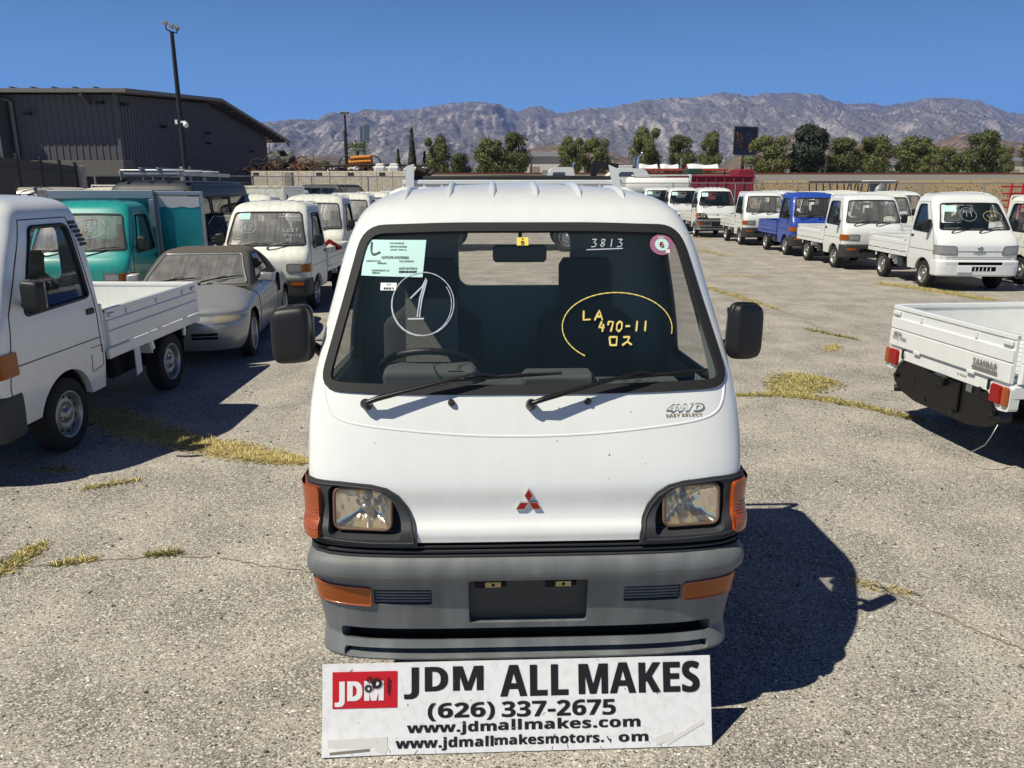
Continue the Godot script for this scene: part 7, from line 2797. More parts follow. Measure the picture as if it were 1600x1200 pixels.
	for k in 84:
		var o := obj("picket", pick, null, ir)
		o.position = dirf * len * (k + 0.5) / 84.0
	fence_link("chain link fence with galvanised rail across the lot's left rear", [Vector2(-15.9, -30.5), Vector2(-11.5, -35.5), Vector2(-4.2, -37.5)], 2.25, 2.6)
	for q: Array in [[-16.0, -29.6, 2.55, "stubby concrete post at the end of the iron fence"], [-13.6, -33.4, 2.6, "concrete post left of the tall light pole's foot"], [-10.2, -36.6, 2.45, "concrete post behind the ladder rack near the wall's end"]]:
		mb = MB.new()
		mb.box(Vector3(0, q[2] * 0.5, 0), Vector3(0.36, q[2], 0.36), 0.03)
		tag(obj("concrete_post", mb, M.concrete), q[3], "post").set("position", Vector3(q[0], 0, q[1]))

func yard() -> void:
	R.seed = 222
	var mb := MB.new()
	# cream block wall
	var t := thing("block_wall", "cream concrete block wall with dark seams behind the left trucks", "wall", Vector3(-14.6, 0, -45.0))
	for k in 10:
		mb = MB.new()
		mb.box(Vector3(0.45 + k * 0.88, 1.32, R.randf() * 0.03), Vector3(0.865, 2.64, 0.4), 0.02)
		var o := obj("wall_panel", mb, M.block, t)
		if k % 2 == 0:
			mb = MB.new()
			mb.box(Vector3(0.30 + k * 0.88, 2.46, 0.225), Vector3(0.34, 0.2, 0.02), 0.004)
			obj("steel_plate", mb, M.trim, o)
	mb = MB.new()
	mb.box(Vector3(4.4, 1.3, -0.14), Vector3(8.6, 2.5, 0.1))
	obj("wall_back", mb, M.scrap, t)
	# scrap heap on and behind the wall
	t = thing("scrap_heap", "dark tangled heap of scrap metal above the cream wall", "scrap heap", Vector3(-13.4, 0, -48.0))
	mb = MB.new()
	var tb := MB.new()
	for k in 190:
		var x := R.randfn() * 1.25
		var y := 2.5 + absf(R.randfn()) * 0.55 * maxf(0.2, 1.0 - absf(x) / 3.2)
		var bs := Basis(Vector3(R.randfn(), R.randfn(), R.randfn()).normalized(), R.randf() * TAU)
		if k % 3:
			mb.box(Vector3(x, y, R.randfn() * 0.8), Vector3(0.5 * R.randf() + 0.1, 0.28 * R.randf() + 0.03, 0.05), 0.005, bs)
		else:
			var c := Vector3(x, y, R.randfn() * 0.7)
			tb.tube([c - bs.x * 0.5, c + bs.y * 0.15, c + bs.x * 0.5], 0.025, 5)
	crumbs("scrap_plate", mb, M.scrap, t)
	crumbs("scrap_pipe", tb, M.rust, t)
	for q: Array in [[-1.5, 2.95, 0.45], [-0.4, 3.0, 0.38]]:
		mb = MB.new()
		var rg := []
		for i in 24:
			rg.append(Vector3(q[0] + cos(TAU * i / 24.0) * q[2], q[1] + sin(TAU * i / 24.0) * q[2], 0.9))
		mb.tube(rg, 0.035, 6, true)
		obj("metal_hoop", mb, M.scrap, t)
	t = thing("rubble_bank", "dark bank of rubble and pale bags along the wall's top", "rubble", Vector3(-8.6, 0, -48.5))
	mb = MB.new()
	var pale := MB.new()
	for k in 120:
		var x := R.randf() * 9.0 - 5.2
		var bs := Basis(Vector3(R.randfn(), R.randfn(), R.randfn()).normalized(), R.randf() * TAU)
		if k % 6:
			mb.box(Vector3(x, 2.5 + R.randf() * 0.3, R.randfn() * 0.5), Vector3(0.6 * R.randf() + 0.15, 0.2, 0.25), 0.04, bs)
		else:
			pale.box(Vector3(x, 2.74 + R.randf() * 0.14, 0.5), Vector3(0.3, 0.16, 0.2), 0.06, bs)
	crumbs("rubble", mb, M.scrap, t)
	crumbs("bag", pale, M.far_white, t)
	mb = MB.new()
	mb.tube([Vector3(-3.4, 2.85, 0.3), Vector3(0, 2.92, 0.3), Vector3(3.0, 2.86, 0.3)], 0.06, 8)
	tag(obj("black_pipe", mb, M.black), "long black pipe lying on the rubble above the wall", "pipe").set("position", Vector3(-8.0, 0.12, -47.6))
	# orange bundles
	t = thing("strap_bundle", "stacked orange bundles with a black hoop on the rubble", "bundle", Vector3(-9.2, 0, -49.0))
	for q: Array in [[0.0, 2.98, 1.5], [0.05, 3.22, 1.35], [0.1, 3.47, 1.2]]:
		for j in 4:
			mb = MB.new()
			mb.tube([Vector3(q[0] - q[2] * 0.5, q[1] - 0.03, j * 0.22), Vector3(q[0], q[1] + 0.02, j * 0.22), Vector3(q[0] + q[2] * 0.5, q[1] + 0.05, j * 0.22)], 0.12, 8)
			obj("roll", mb, M.orange, t)
	for sg: float in [-1.0, 1.0]:
		mb = MB.new()
		var pts := []
		for i in 12:
			var a := PI * i / 11.0
			pts.append(Vector3(sg * 0.85 + cos(a) * 0.45, 2.85 + sin(a) * 0.75, 0.3))
		mb.tube(pts, 0.04, 6)
		obj("hoop", mb, M.black, t)
	# tanks and sacks right of the wall
	for q: Array in [[-7.55, "white sack on pallets left of the slanted strut"], [-6.75, "white sack on pallets over the slanted strut"]]:
		t = thing("bulk_bag", q[1], "bag", Vector3(q[0], 0, -46.0), 0.0, "bulk bags on pallets")
		mb = MB.new()
		mb.box(Vector3(0, 2.75, 0), Vector3(0.68, 0.42, 0.7), 0.14)
		mb.box(Vector3(0, 2.98, 0), Vector3(0.5, 0.2, 0.5), 0.09)
		split("sack", mb, M.far_white, t)
		mb = MB.new()
		mb.box(Vector3(0, 2.46, 0), Vector3(0.75, 0.10, 0.8), 0.01)
		obj("pallet", mb, M.dry_frond, t)
		mb = MB.new()
		for k in 3:
			mb.lathe([Vector2(0.001, 2.4), Vector2(0.12, 2.38), Vector2(0.12, 1.2), Vector2(0.001, 1.2)], Transform3D(Basis(), Vector3(-0.25 + k * 0.25, 0, 0.1)), 10)
		split("drum", mb, M.galv, t)
	# dump bed behind the truck in the middle
	t = thing("dump_trailer", "long white dump bed with a rolled dark tarp behind the centre truck", "trailer", Vector3(0.0, 0, -22.5), 0.0)
	var L := 3.05
	mb = MB.new()
	mb.box(Vector3(0, 1.42, 0), Vector3(L * 2, 1.0, 0.06), 0.01)
	mb.box(Vector3(0, 1.42, -2.2), Vector3(L * 2, 1.0, 0.06), 0.01)
	mb.box(Vector3(0, 0.9, -1.1), Vector3(L * 2, 0.08, 2.2), 0.01)
	mb.box(Vector3(-L, 1.42, -1.1), Vector3(0.06, 1.0, 2.2), 0.01)
	mb.box(Vector3(L, 1.42, -1.1), Vector3(0.06, 1.0, 2.2), 0.01)
	split("bed_side", mb, M.white_old, t)
	mb = MB.new()
	for k in 13:
		mb.box(Vector3(lerpf(-L + 0.1, L - 0.1, k / 12.0), 1.40, 0.06), Vector3(0.09, 0.95, 0.09), 0.015)
	split("bed_rib", mb, M.white_old, t)
	mb = MB.new()
	mb.box(Vector3(0, 1.93, 0.03), Vector3(L * 2 + 0.05, 0.12, 0.16), 0.02)
	obj("top_rim", mb, M.white, t)
	mb = MB.new()
	mb.tube([Vector3(-L + 0.1, 2.02, -0.05), Vector3(0, 2.05, -0.05), Vector3(L - 0.25, 2.03, -0.05)], 0.075, 10)
	obj("rolled_tarp", mb, M.black, t)
	for q: Array in [[-L, -0.30], [L - 0.1, -0.42]]:
		mb = MB.new()
		mb.prism(PackedVector2Array([Vector2(0, 0.9), Vector2(0.28, 0.9), Vector2(q[1] + 0.62, 2.42), Vector2(q[1] + 0.40, 2.36)]) if q[0] < 0.0 else PackedVector2Array([Vector2(0.06, 0.9), Vector2(0.34, 0.9), Vector2(q[1] + 0.40, 2.30), Vector2(q[1] + 0.16, 2.40)]), Transform3D(Basis(), Vector3(q[0], 0, 0.08)), 0.08)
		obj("end_strut", mb, M.white, t)
	for x: float in [-1.8, 1.6, 2.2]:
		for z: float in [0.0, -2.0]:
			wheel(t, Vector3(x, 0.42, z), 1.0 if z == 0.0 else -1.0, "steel", 0.42, 0.26)
			(t.get_child(t.get_child_count() - 1) as Node3D).rotation.y = -PI * 0.5 if z == 0.0 else PI * 0.5
	mb = MB.new()
	mb.box(Vector3(0, 0.68, -0.9), Vector3(L * 2 - 0.4, 0.25, 1.0), 0.03)
	obj("frame", mb, M.black, t)
	# heavy truck cab
	t = thing("truck_cab", "white heavy truck cab with a dark side window beyond the dump bed", "truck", Vector3(3.0, 0, -50.0), 0.0)
	mb = MB.new()
	mb.prism(rpoly([Vector2(-0.85, 1.2), Vector2(0.85, 1.2), Vector2(0.88, 2.2), Vector2(0.75, 2.95), Vector2(-0.55, 2.95), Vector2(-0.85, 2.5)], 0.18, 5), Transform3D(Basis(), Vector3(0, 0, -1.0)), 2.0)
	obj("cab", mb, M.far_white, t)
	mb = MB.new()
	mb.prism(rpoly([Vector2(-0.55, 2.05), Vector2(0.25, 2.05), Vector2(0.25, 2.65), Vector2(-0.5, 2.65)], 0.08, 4), Transform3D(Basis(), Vector3(0, 0, 0.985)), 0.03)
	obj("side_window", mb, M.glass_dark, t)
	mb = MB.new()
	mb.box(Vector3(-0.95, 2.3, 0.4), Vector3(0.35, 1.0, 0.5), 0.05)
	obj("fuel_tank", mb, M.galv, t)
	mb = MB.new()
	mb.box(Vector3(0.4, 1.0, 0), Vector3(5.0, 0.35, 1.8), 0.04)
	obj("frame", mb, M.black, t)
	mb = MB.new()
	mb.tube([Vector3(0.75, 2.4, 0.6), Vector3(0.75, 3.15, 0.6), Vector3(0.85, 3.28, 0.6)], 0.06, 8)
	obj("exhaust_stack", mb, M.chrome, t)
	for x: float in [-1.2, 1.7]:
		wheel(t, Vector3(x, 0.5, 0.95), 1.0, "steel", 0.5, 0.3)
		(t.get_child(t.get_child_count() - 1) as Node3D).rotation.y = -PI * 0.5
	t = thing("road_tractor", "white road tractor with a rounded bonnet at the dump bed's right end", "truck", Vector3(6.6, 0, -46.0), 0.0)
	mb = MB.new()
	mb.prism(rpoly([Vector2(-1.3, 1.0), Vector2(1.3, 1.0), Vector2(1.3, 2.1), Vector2(0.9, 2.75), Vector2(-0.5, 2.85), Vector2(-1.2, 2.45)], 0.25, 6), Transform3D(Basis(), Vector3(0, 0, -1.0)), 2.0)
	obj("cab", mb, M.far_white, t)
	mb = MB.new()
	mb.prism(rpoly([Vector2(-0.7, 2.35), Vector2(0.3, 2.35), Vector2(0.2, 2.6), Vector2(-0.5, 2.6)], 0.08, 4), Transform3D(Basis(), Vector3(0, 0, 0.985)), 0.03)
	obj("side_window", mb, M.glass_dark, t)
	mb = MB.new()
	mb.tube([Vector3(0.5, 2.4, 0.5), Vector3(0.5, 3.4, 0.5), Vector3(0.75, 3.62, 0.5)], 0.09, 10)
	obj("exhaust_stack", mb, M.chrome, t)
	for x: float in [-0.9, 0.9]:
		wheel(t, Vector3(x, 0.5, 0.9), 1.0, "steel", 0.5, 0.3)
		(t.get_child(t.get_child_count() - 1) as Node3D).rotation.y = -PI * 0.5
	# digger arm
	t = thing("excavator", "black excavator with its bent arm resting behind the white cabs", "excavator", Vector3(6.0, 0, -52.0))
	mb = MB.new()
	mb.prism(PackedVector2Array([Vector2(-0.9, 2.3), Vector2(-0.65, 2.3), Vector2(-0.35, 2.9), Vector2(1.9, 2.75), Vector2(2.0, 3.0), Vector2(-0.3, 3.4), Vector2(-0.75, 3.4), Vector2(-0.95, 3.0)]), Transform3D(Basis(), Vector3.ZERO), 0.4)
	obj("boom", mb, M.iron, t)
	mb = MB.new()
	mb.box(Vector3(1.8, 2.2, 0.2), Vector3(1.6, 1.2, 1.8), 0.1)
	obj("house", mb, M.iron, t)
	mb = MB.new()
	mb.box(Vector3(1.4, 0.9, 0.2), Vector3(3.0, 0.9, 2.2), 0.3)
	obj("track", mb, M.scrap, t)
	mb = MB.new()
	mb.box(Vector3(1.3, 3.02, 0.42), Vector3(0.9, 0.22, 0.05), 0.02)
	obj("name_plate", mb, M.far_white, t)
	# grey tank trailer
	t = thing("tank_trailer", "silver cylindrical tank trailer left of the red container", "trailer", Vector3(8.0, 0, -44.0))
	mb = MB.new()
	mb.lathe([Vector2(0.001, -1.7), Vector2(0.5, -1.7), Vector2(0.56, -1.6), Vector2(0.56, 1.6), Vector2(0.5, 1.7), Vector2(0.001, 1.7)], Transform3D(Basis(Vector3(0, 0, 1), PI * 0.5), Vector3(0, 1.75, 0)), 20, true)
	obj("tank", mb, M.far_white, t)
	mb = MB.new()
	mb.box(Vector3(0.2, 2.40, 0), Vector3(3.2, 0.06, 0.5), 0.01)
	mb.box(Vector3(1.75, 1.6, 0), Vector3(0.12, 1.7, 0.6), 0.02)
	split("walkway", mb, M.far_white, t)
	mb = MB.new()
	mb.box(Vector3(0, 0.9, 0), Vector3(3.6, 0.3, 0.8), 0.03)
	obj("frame", mb, M.black, t)
	wheel(t, Vector3(-0.8, 0.45, 0.5), 1.0, "steel", 0.42, 0.26)
	(t.get_child(t.get_child_count() - 1) as Node3D).rotation.y = -PI * 0.5
	# red container
	t = thing("skip_container", "dark red ribbed steel skip container behind the right row", "container", Vector3(11.9, 0, -49.0))
	mb = MB.new()
	mb.box(Vector3(0, 1.55, 0), Vector3(5.2, 1.7, 2.2), 0.03)
	mb.box(Vector3(2.15, 2.6, 0), Vector3(0.95, 0.42, 2.0), 0.06)
	obj("tub", mb, M.red_steel, t)
	mb = MB.new()
	for k in 10:
		mb.box(Vector3(-2.5 + k * 0.555, 1.5, 1.14), Vector3(0.10, 1.6, 0.10), 0.015)
	mb.box(Vector3(0, 2.40, 1.13), Vector3(5.24, 0.12, 0.14), 0.02)
	split("tub_rib", mb, M.red_steel, t)
	mb = MB.new()
	mb.box(Vector3(0, 0, 0), Vector3(0.95, 0.35, 1.5), 0.05)
	tag(obj("green_bin", mb, M.dark_green), "small dark green bin showing above the red container", "bin").set("position", Vector3(11.6, 2.72, -51.5))
	# orange storage racks with wrapped loads
	t = thing("storage_rack", "rusty orange storage rack carrying wrapped silver loads behind the red container", "rack", Vector3(12.0, 0, -58.0))
	mb = MB.new()
	for x: float in [-3.2, 0.2, 3.4]:
		mb.box(Vector3(x, 1.9, 0), Vector3(0.12, 3.8, 0.12), 0.01)
	split("rack_post", mb, M.galv, t)
	mb = MB.new()
	mb.box(Vector3(0, 2.95, 0), Vector3(7.0, 0.14, 1.2), 0.01)
	mb.box(Vector3(0.2, 2.72, 0), Vector3(7.2, 0.06, 1.0), 0.01)
	split("rack_beam", mb, M.rack_orange, t)
	for q: Array in [[-2.3, 1.5], [-0.7, 1.3], [1.7, 2.2]]:
		mb = MB.new()
		var g := func(u: float, v: float) -> Vector3: return Vector3(q[0] + (u - 0.5) * q[1], 3.05 + sin(v * PI) * (0.30 + 0.05 * sin(u * 7.0)), (v - 0.5) * 1.0 + 0.05 * sin(u * 9.0))
		mb.grid(g, 16, 8)
		tag(obj("wrapped_load", mb, M.plastic_white), ["silver wrapped load at the left end of the orange rack", "silver wrapped load second from the left on the orange rack", "longest silver wrapped load on the orange rack"][[-2.3, -0.7, 1.7].find(q[0])], "load").set("position", Vector3(12.0, 0, -58.0))
	# stacked pipes and timber by the right fence
	t = thing("pipe_stack", "stack of white pipes and brown timber right of the red container", "pipe stack", Vector3(16.3, 0, -44.5))
	for r in 4:
		for k in 4:
			mb = MB.new()
			mb.tube([Vector3(-2.6 + R.randf() * 0.5, 0.35 + r * 0.36, k * 0.38), Vector3(2.7 - R.randf() * 0.6, 0.35 + r * 0.36, k * 0.38)], 0.13, 8)
			obj("pipe", mb, [M.far_white, M.far_cream, M.dry_frond, M.rust][(r + k * 2) % 4], t)
	mb = MB.new()
	for k in 12:
		mb.box(Vector3(-0.6 + k * 0.12, 1.1, 1.3), Vector3(0.09, 0.9, 0.06), 0.01, Basis(Vector3(0, 0, 1), 0.4))
	split("leaning_board", mb, M.rust, t)
	t = thing("scaffold", "pale leaning metal scaffold standing on the bank right of the skip", "scaffold", Vector3(16.3, 0.6, -54.0), 10.0)
	mb = MB.new()
	for q: Array in [[Vector3(-0.5, 0, 0), Vector3(-0.6, 2.6, -0.2)], [Vector3(0.6, 0, 0), Vector3(-0.05, 2.6, -0.2)], [Vector3(-0.6, 2.6, -0.2), Vector3(-0.05, 2.6, -0.2)], [Vector3(0.6, 0, 0), Vector3(-0.6, 2.2, -0.2)], [Vector3(-0.5, 0.4, 0), Vector3(0.5, 0.4, 0)]]:
		mb.tube(q, 0.045, 6)
	split("frame_bar", mb, M.galv, t)
	fence_link("chain link fence with galvanised rail along the lot's right rear", [Vector2(5.2, -42.0), Vector2(38.0, -42.0)], 1.98, 3.3)
	# leaning trailers and red frames at the far right
	t = thing("red_frame", "stack of bright red metal frames at the far right edge", "frame", Vector3(22.3, 0, -36.0))
	for k in 5:
		mb = MB.new()
		mb.box(Vector3(0.25 + k * 0.62, 0.98, -k * 0.15), Vector3(0.08, 1.96, 0.08), 0.01)
		obj("upright", mb, M.red_bright, t)
	for k in 4:
		mb = MB.new()
		mb.box(Vector3(1.5, 0.9 + k * 0.30, 0.1 - k * 0.1), Vector3(3.2, 0.07, 0.07), 0.01)
		obj("cross_bar", mb, M.red_bright, t)
	for q: Array in [["black barred gate standing on edge behind the right fence", 18.6, -46.0, 0.1], ["second black barred gate leaning farther right behind the fence", 20.9, -46.5, -0.15]]:
		mb = MB.new()
		for k in 8:
			mb.box(Vector3(-1.4 + k * 0.4, 1.2, 0), Vector3(0.06, 1.7, 0.05), 0.005, Basis(Vector3(0, 0, 1), q[3]))
		mb.box(Vector3(0, 2.05, 0), Vector3(3.0, 0.1, 0.08), 0.01)
		mb.box(Vector3(0, 0.4, 0), Vector3(3.0, 0.1, 0.08), 0.01)
		t = thing("fence_gate", q[0], "gate", Vector3(q[1], 0, q[2]))
		split("panel_bar", mb, M.iron, t)
	t = thing("water_cooler_tank", "small grey upright tank behind the right fence above the white roofs", "tank", Vector3(20.2, 0, -44.0))
	mb = MB.new()
	mb.lathe([Vector2(0.001, 2.05), Vector2(0.42, 2.0), Vector2(0.42, 1.3), Vector2(0.3, 0.9), Vector2(0.3, 0.0)], Transform3D(), 14, true)
	obj("tank", mb, M.galv, t)
	mb = MB.new()
	mb.box(Vector3(0, 2.1, 0), Vector3(1.5, 0.07, 0.9), 0.02)
	obj("lid", mb, M.far_white, t)
	# low sheds far behind
	for q: Array in [[-14.0, -112.0, 30.0, 1.9, M.far_white, "long low white shed behind the dark pickup", 0.25], [-7.5, -100.0, 9.0, 2.5, M.far_white, "low white shed between the two leftmost round trees", 0.2], [4.5, -92.0, 7.0, 4.2, M.far_white, "pale ribbed shed behind the white heavy truck cab", 0.1], [42.0, -104.0, 16.0, 2.4, M.far_white, "long pale shed behind the railway left of the white water truck", 0.0], [72.0, -120.0, 24.0, 4.6, M.far_cream, "cream shed behind the railway at the far right", 0.0], [52.5, -106.0, 4.0, 3.6, M.far_white, "small white box building behind the railway", 0.0]]:
		t = thing("far_shed", q[5], "building", Vector3(q[0], 0.8, q[1]))
		mb = MB.new()
		mb.box(Vector3(0, q[3] * 0.5, 0), Vector3(q[2], q[3], 6.0))
		obj("wall", mb, q[4], t)
		mb = MB.new()
		mb.prism(PackedVector2Array([Vector2(-3.3, q[3]), Vector2(3.3, q[3]), Vector2(0.0, q[3] + 0.6)]), Transform3D(Basis(Vector3(0, 0, 1), Vector3.UP, Vector3.LEFT), Vector3(q[2] * 0.5 + 0.2, 0, 0)), q[2] + 0.4)
		obj("roof", mb, M.galv, t)
		mb = MB.new()
		for k in int(q[2] / 3.0):
			mb.box(Vector3(-q[2] * 0.5 + 1.5 + k * 3.0, q[3] * 0.5, 3.0), Vector3(1.1, q[3] * 0.5, 0.06), 0.01)
		split("door", mb, M.concrete, t)
	# billboard and tall sign
	t = thing("billboard", "large dark billboard on a post above the trees", "billboard", Vector3(46.2, 2.3, -160.0), 25.0)
	mb = MB.new()
	mb.box(Vector3(-0.1, 8.2, 0), Vector3(5.8, 5.4, 0.3), 0.03)
	obj("panel", mb, M.trim, t)
	mb = MB.new()
	mb.quad(Vector3(-2.8, 5.9, 0.17), Vector3(2.6, 5.9, 0.17), Vector3(2.6, 10.6, 0.17), Vector3(-2.8, 10.6, 0.17), Vector3.BACK)
	obj("poster", mb, M.poster, t)
	mb = MB.new()
	mb.box(Vector3(3.2, 8.0, -1.2), Vector3(0.3, 5.6, 2.0), 0.03)
	mb.box(Vector3(-0.1, 5.3, 0.5), Vector3(6.4, 0.15, 1.1), 0.02)
	split("side_frame", mb, M.galv, t)
	mb = MB.new()
	mb.tube([Vector3(0, 0, -0.4), Vector3(0, 5.6, -0.4)], 0.35, 10)
	obj("post", mb, M.scrap, t)
	t = thing("tall_sign", "tall grey double sign tower above the palm tree", "sign", Vector3(-20.1, 1.2, -110.0), 20.0)
	mb = MB.new()
	mb.box(Vector3(-0.25, 7.0, 0), Vector3(0.7, 3.0, 0.35), 0.03)
	mb.box(Vector3(0.3, 7.7, 0.25), Vector3(0.8, 2.0, 0.25), 0.03)
	split("sign_face", mb, M.sign_blue, t)
	mb = MB.new()
	mb.tube([Vector3(0, 0, -0.2), Vector3(0, 6.0, -0.2)], 0.22, 8)
	obj("post", mb, M.galv, t)
	# utility poles
	for q: Array in [["thin utility pole left of the thin light pole", -16.2, -78.0, 7.0], ["thin bare pole in front of the tree pair in the middle", 0.4, -88.0, 7.4], ["thin pole before the tan foothill", 4.2, -90.0, 5.2], ["utility pole right of the round dark tree", 31.2, -80.0, 4.4], ["utility pole among the trees on the right", 44.5, -86.0, 6.2]]:
		mb = MB.new()
		mb.tube([Vector3.ZERO, Vector3(0.06, q[3], 0)], [0.09, 0.05], 6)
		tag(obj("utility_pole", mb, M.bark), q[0], "pole").set("position", Vector3(q[1], 0, q[2]))

func greens() -> void:
	var A := crown_mesh(11, 5.0, 5.0, 26, 11000, 0.13, M.leaf, 0.35)
	var B := crown_mesh(12, 5.0, 5.0, 30, 11000, 0.13, M.leaf2, 0.4)
	var C := crown_mesh(13, 5.0, 5.0, 22, 9500, 0.13, M.leaf3, 0.3)
	var D := crown_mesh(14, 5.0, 5.0, 34, 11000, 0.22, M.leaf_dark, 0.0)
	var g := "trees along the railway"
	var b := Vector2(5.0, 5.0)
	# px centre, top and width in the picture give bearing, height and width at each tree's own distance
	for q: Array in [
		["round green tree just right of the cypresses", -7.9, 84.0, 3.4, 4.9, A], ["darker low tree leaning on the first round tree's right side", -5.6, 88.0, 3.4, 3.3, B],
		["left tree of the pair in the middle of the photo", -2.1, 84.0, 3.9, 4.7, A], ["right tree of the pair, with a bare pole before it", 0.65, 84.0, 3.3, 4.8, B],
		["left half of the double tree behind the white cab", 6.2, 82.0, 3.2, 4.3, A], ["right half of the double tree behind the white cab", 8.7, 83.0, 3.2, 4.2, C],
		["tall leafy tree above the orange rack's left end", 14.0, 84.0, 3.9, 5.4, A], ["wide tree above the orange rack's right end", 18.0, 85.0, 3.6, 4.6, B], ["narrower tree right of the wide tree over the rack", 20.6, 84.0, 2.6, 4.9, C],
		["feathery tree in front of the billboard", 26.2, 82.0, 4.8, 4.3, C], ["dense dark round tree right of the billboard", 30.1, 82.0, 4.3, 5.5, D],
		["spreading tree right of the dense dark round tree", 34.4, 84.0, 4.6, 4.3, B], ["tree with a leaning right limb beside the utility pole", 37.6, 84.0, 4.2, 4.5, A],
		["low grey-green shrubby tree on the bank", 39.8, 76.0, 2.4, 2.3, C], ["full green tree left of the largest right-hand tree", 42.2, 84.0, 4.6, 4.5, A], ["lower bushy tree joined to the largest right-hand tree", 45.6, 85.0, 3.4, 3.4, C], ["largest full tree on the right before the pale foothill", 48.7, 84.0, 4.6, 4.9, B],
		["tree at the right edge of the photo, tallest there", 55.2, 84.0, 4.4, 5.0, A], ["feathery tree just left of the right-edge tree", 53.0, 87.0, 2.6, 3.6, C],
		["small dark tree beside the warehouse's far corner", -24.4, 78.0, 2.6, 4.4, B], ["bushy tree behind the scrap heap", -22.0, 92.0, 3.2, 2.6, B]]:
		var d: float = q[2]
		tree("tree", q[0], g, Vector3(q[1], 1.9 if q[1] < 0.0 else 2.35, -d), q[5], b, q[3] * 1.08, q[4] * 1.06, q[1] * 40.0, 0.02)
	var cy := cypress_mesh(21, M.leaf_dark)
	for q: Array in [["tallest thin dark cypress left of the round tree", -11.4, 92.0, 1.2, 6.8], ["cypress left of the tallest one", -13.0, 92.0, 0.95, 4.6], ["short cypress right of the tallest one", -10.1, 93.0, 1.0, 4.4], ["smallest cypress near the sacks", -14.2, 93.0, 0.4, 2.6], ["dark cypress beside the palm at the warehouse's end", -27.6, 90.0, 0.7, 4.2], ["second dark cypress beside the palm at the warehouse's end", -24.8, 92.0, 0.55, 3.8]]:
		var t := thing("cypress_tree", q[0], "cypress", Vector3(q[1], 1.2, -q[2]), 0.0, "cypresses behind the yard")
		var o := obj("crown", cy, null, t)
		o.scale = Vector3(q[3], q[4] / 6.0, q[3])
		var mb := MB.new()
		mb.tube([Vector3.ZERO, Vector3(0, q[4] * 0.5, 0)], [0.12, 0.06], 6)
		obj("trunk", mb, M.bark, t)
	palm("shaggy palm tree above the orange bundles", Vector3(-16.9, 1.0, -88.0), 5.6, 31)
	palm("smaller palm tree above the scrap heap", Vector3(-25.2, 1.0, -88.0), 4.4, 32)
	# shrubs behind the yard
	for q: Array in [["yellow-green brush behind the cream wall", -16.5, 74.0, 4.2, 1.9, C], ["dark green bush left of the orange bundles", -11.0, 76.0, 3.4, 2.1, B], ["pale brush below the leftmost round tree", -5.5, 76.0, 4.5, 1.5, C], ["pale green brush behind the red container", 19.0, 72.0, 5.0, 1.8, C], ["green shrub on the bank left of the spreading tree", 36.8, 74.0, 2.2, 1.7, C], ["brown-green brush behind the orange bundles", -13.6, 86.0, 5.0, 2.2, C]]:
		var t := thing("bush", q[0], "bush", Vector3(q[1], 1.2, -q[2]), q[1] * 31.0, "bushes behind the yard")
		var o := obj("crown", q[5], null, t)
		o.scale = Vector3(q[3] / 5.0, q[4] / 5.0, q[3] / 5.0)

# ---------------------------------------------------------------- weeds and cracks in the asphalt
func straw_patch(called: String, label: String, path: Array, wid: Array, n: int, stand: float, green: float, sd: int) -> void:
	var rg := RandomNumberGenerator.new()
	rg.seed = sd
	var xs := [[], []]
	for k in n:
		var u := rg.randf() * (path.size() - 1)
		var i := mini(int(u), path.size() - 2)
		var f := u - i
		var p: Vector2 = (path[i] as Vector2).lerp(path[i + 1], f)
		var w: float = lerpf(wid[i], wid[i + 1], f)
		var d: Vector2 = (path[i + 1] - path[i]).normalized()
		p += Vector2(-d.y, d.x) * clampf(rg.randfn() * 0.5, -1.3, 1.3) * w + d * rg.randfn() * 0.02
		var s := 0.4 + rg.randf() * 0.9
		var up := rg.randf() < stand * 0.5
		var b := Basis(Vector3.UP, rg.randf() * TAU) * Basis(Vector3.RIGHT, (rg.randf() - 0.5) * 0.9 if up else PI * 0.5 + (rg.randf() - 0.5) * 0.2)
		xs[1 if rg.randf() < green else 0].append(Transform3D(b * Basis.from_scale(Vector3(s, s, s)), Vector3(p.x, 0.002 + rg.randf() * 0.006, p.y)))
	var t := thing(called, label, "weeds", Vector3.ZERO)
	if xs[0].size():
		multi("straw", blade_mesh(0.036, 0.0045, M.straw_near), xs[0], t).set_meta("kind", "stuff")
	if xs[1].size():
		multi("green_blades", blade_mesh(0.034, 0.0045, M.weed), xs[1], t).set_meta("kind", "stuff")

func crack(label: String, path: Array, wid: float, sd: int) -> void:
	var rg := RandomNumberGenerator.new()
	rg.seed = sd
	var mb := MB.new()
	var prev := []
	var walk := 0.0
	for i in path.size() - 1:
		for k in 14:
			var p: Vector2 = (path[i] as Vector2).lerp(path[i + 1], k / 14.0)
			var d: Vector2 = (path[i + 1] - path[i]).normalized()
			var o := Vector2(-d.y, d.x)
			walk = walk * 0.75 + rg.randfn() * 0.007
			p += o * walk
			var w := wid * (0.3 + rg.randf())
			var a := p + o * w * 0.5
			var b := p - o * w * 0.5
			var row := [mb.vert(Vector3(a.x, 0.004, a.y), Vector3.UP), mb.vert(Vector3(b.x, 0.004, b.y), Vector3.UP)]
			if prev.size():
				mb.quadi(prev[0], row[0], row[1], prev[1])
			prev = row
	tag(obj("pavement_crack", mb, M.crack), label, "", "", "structure")

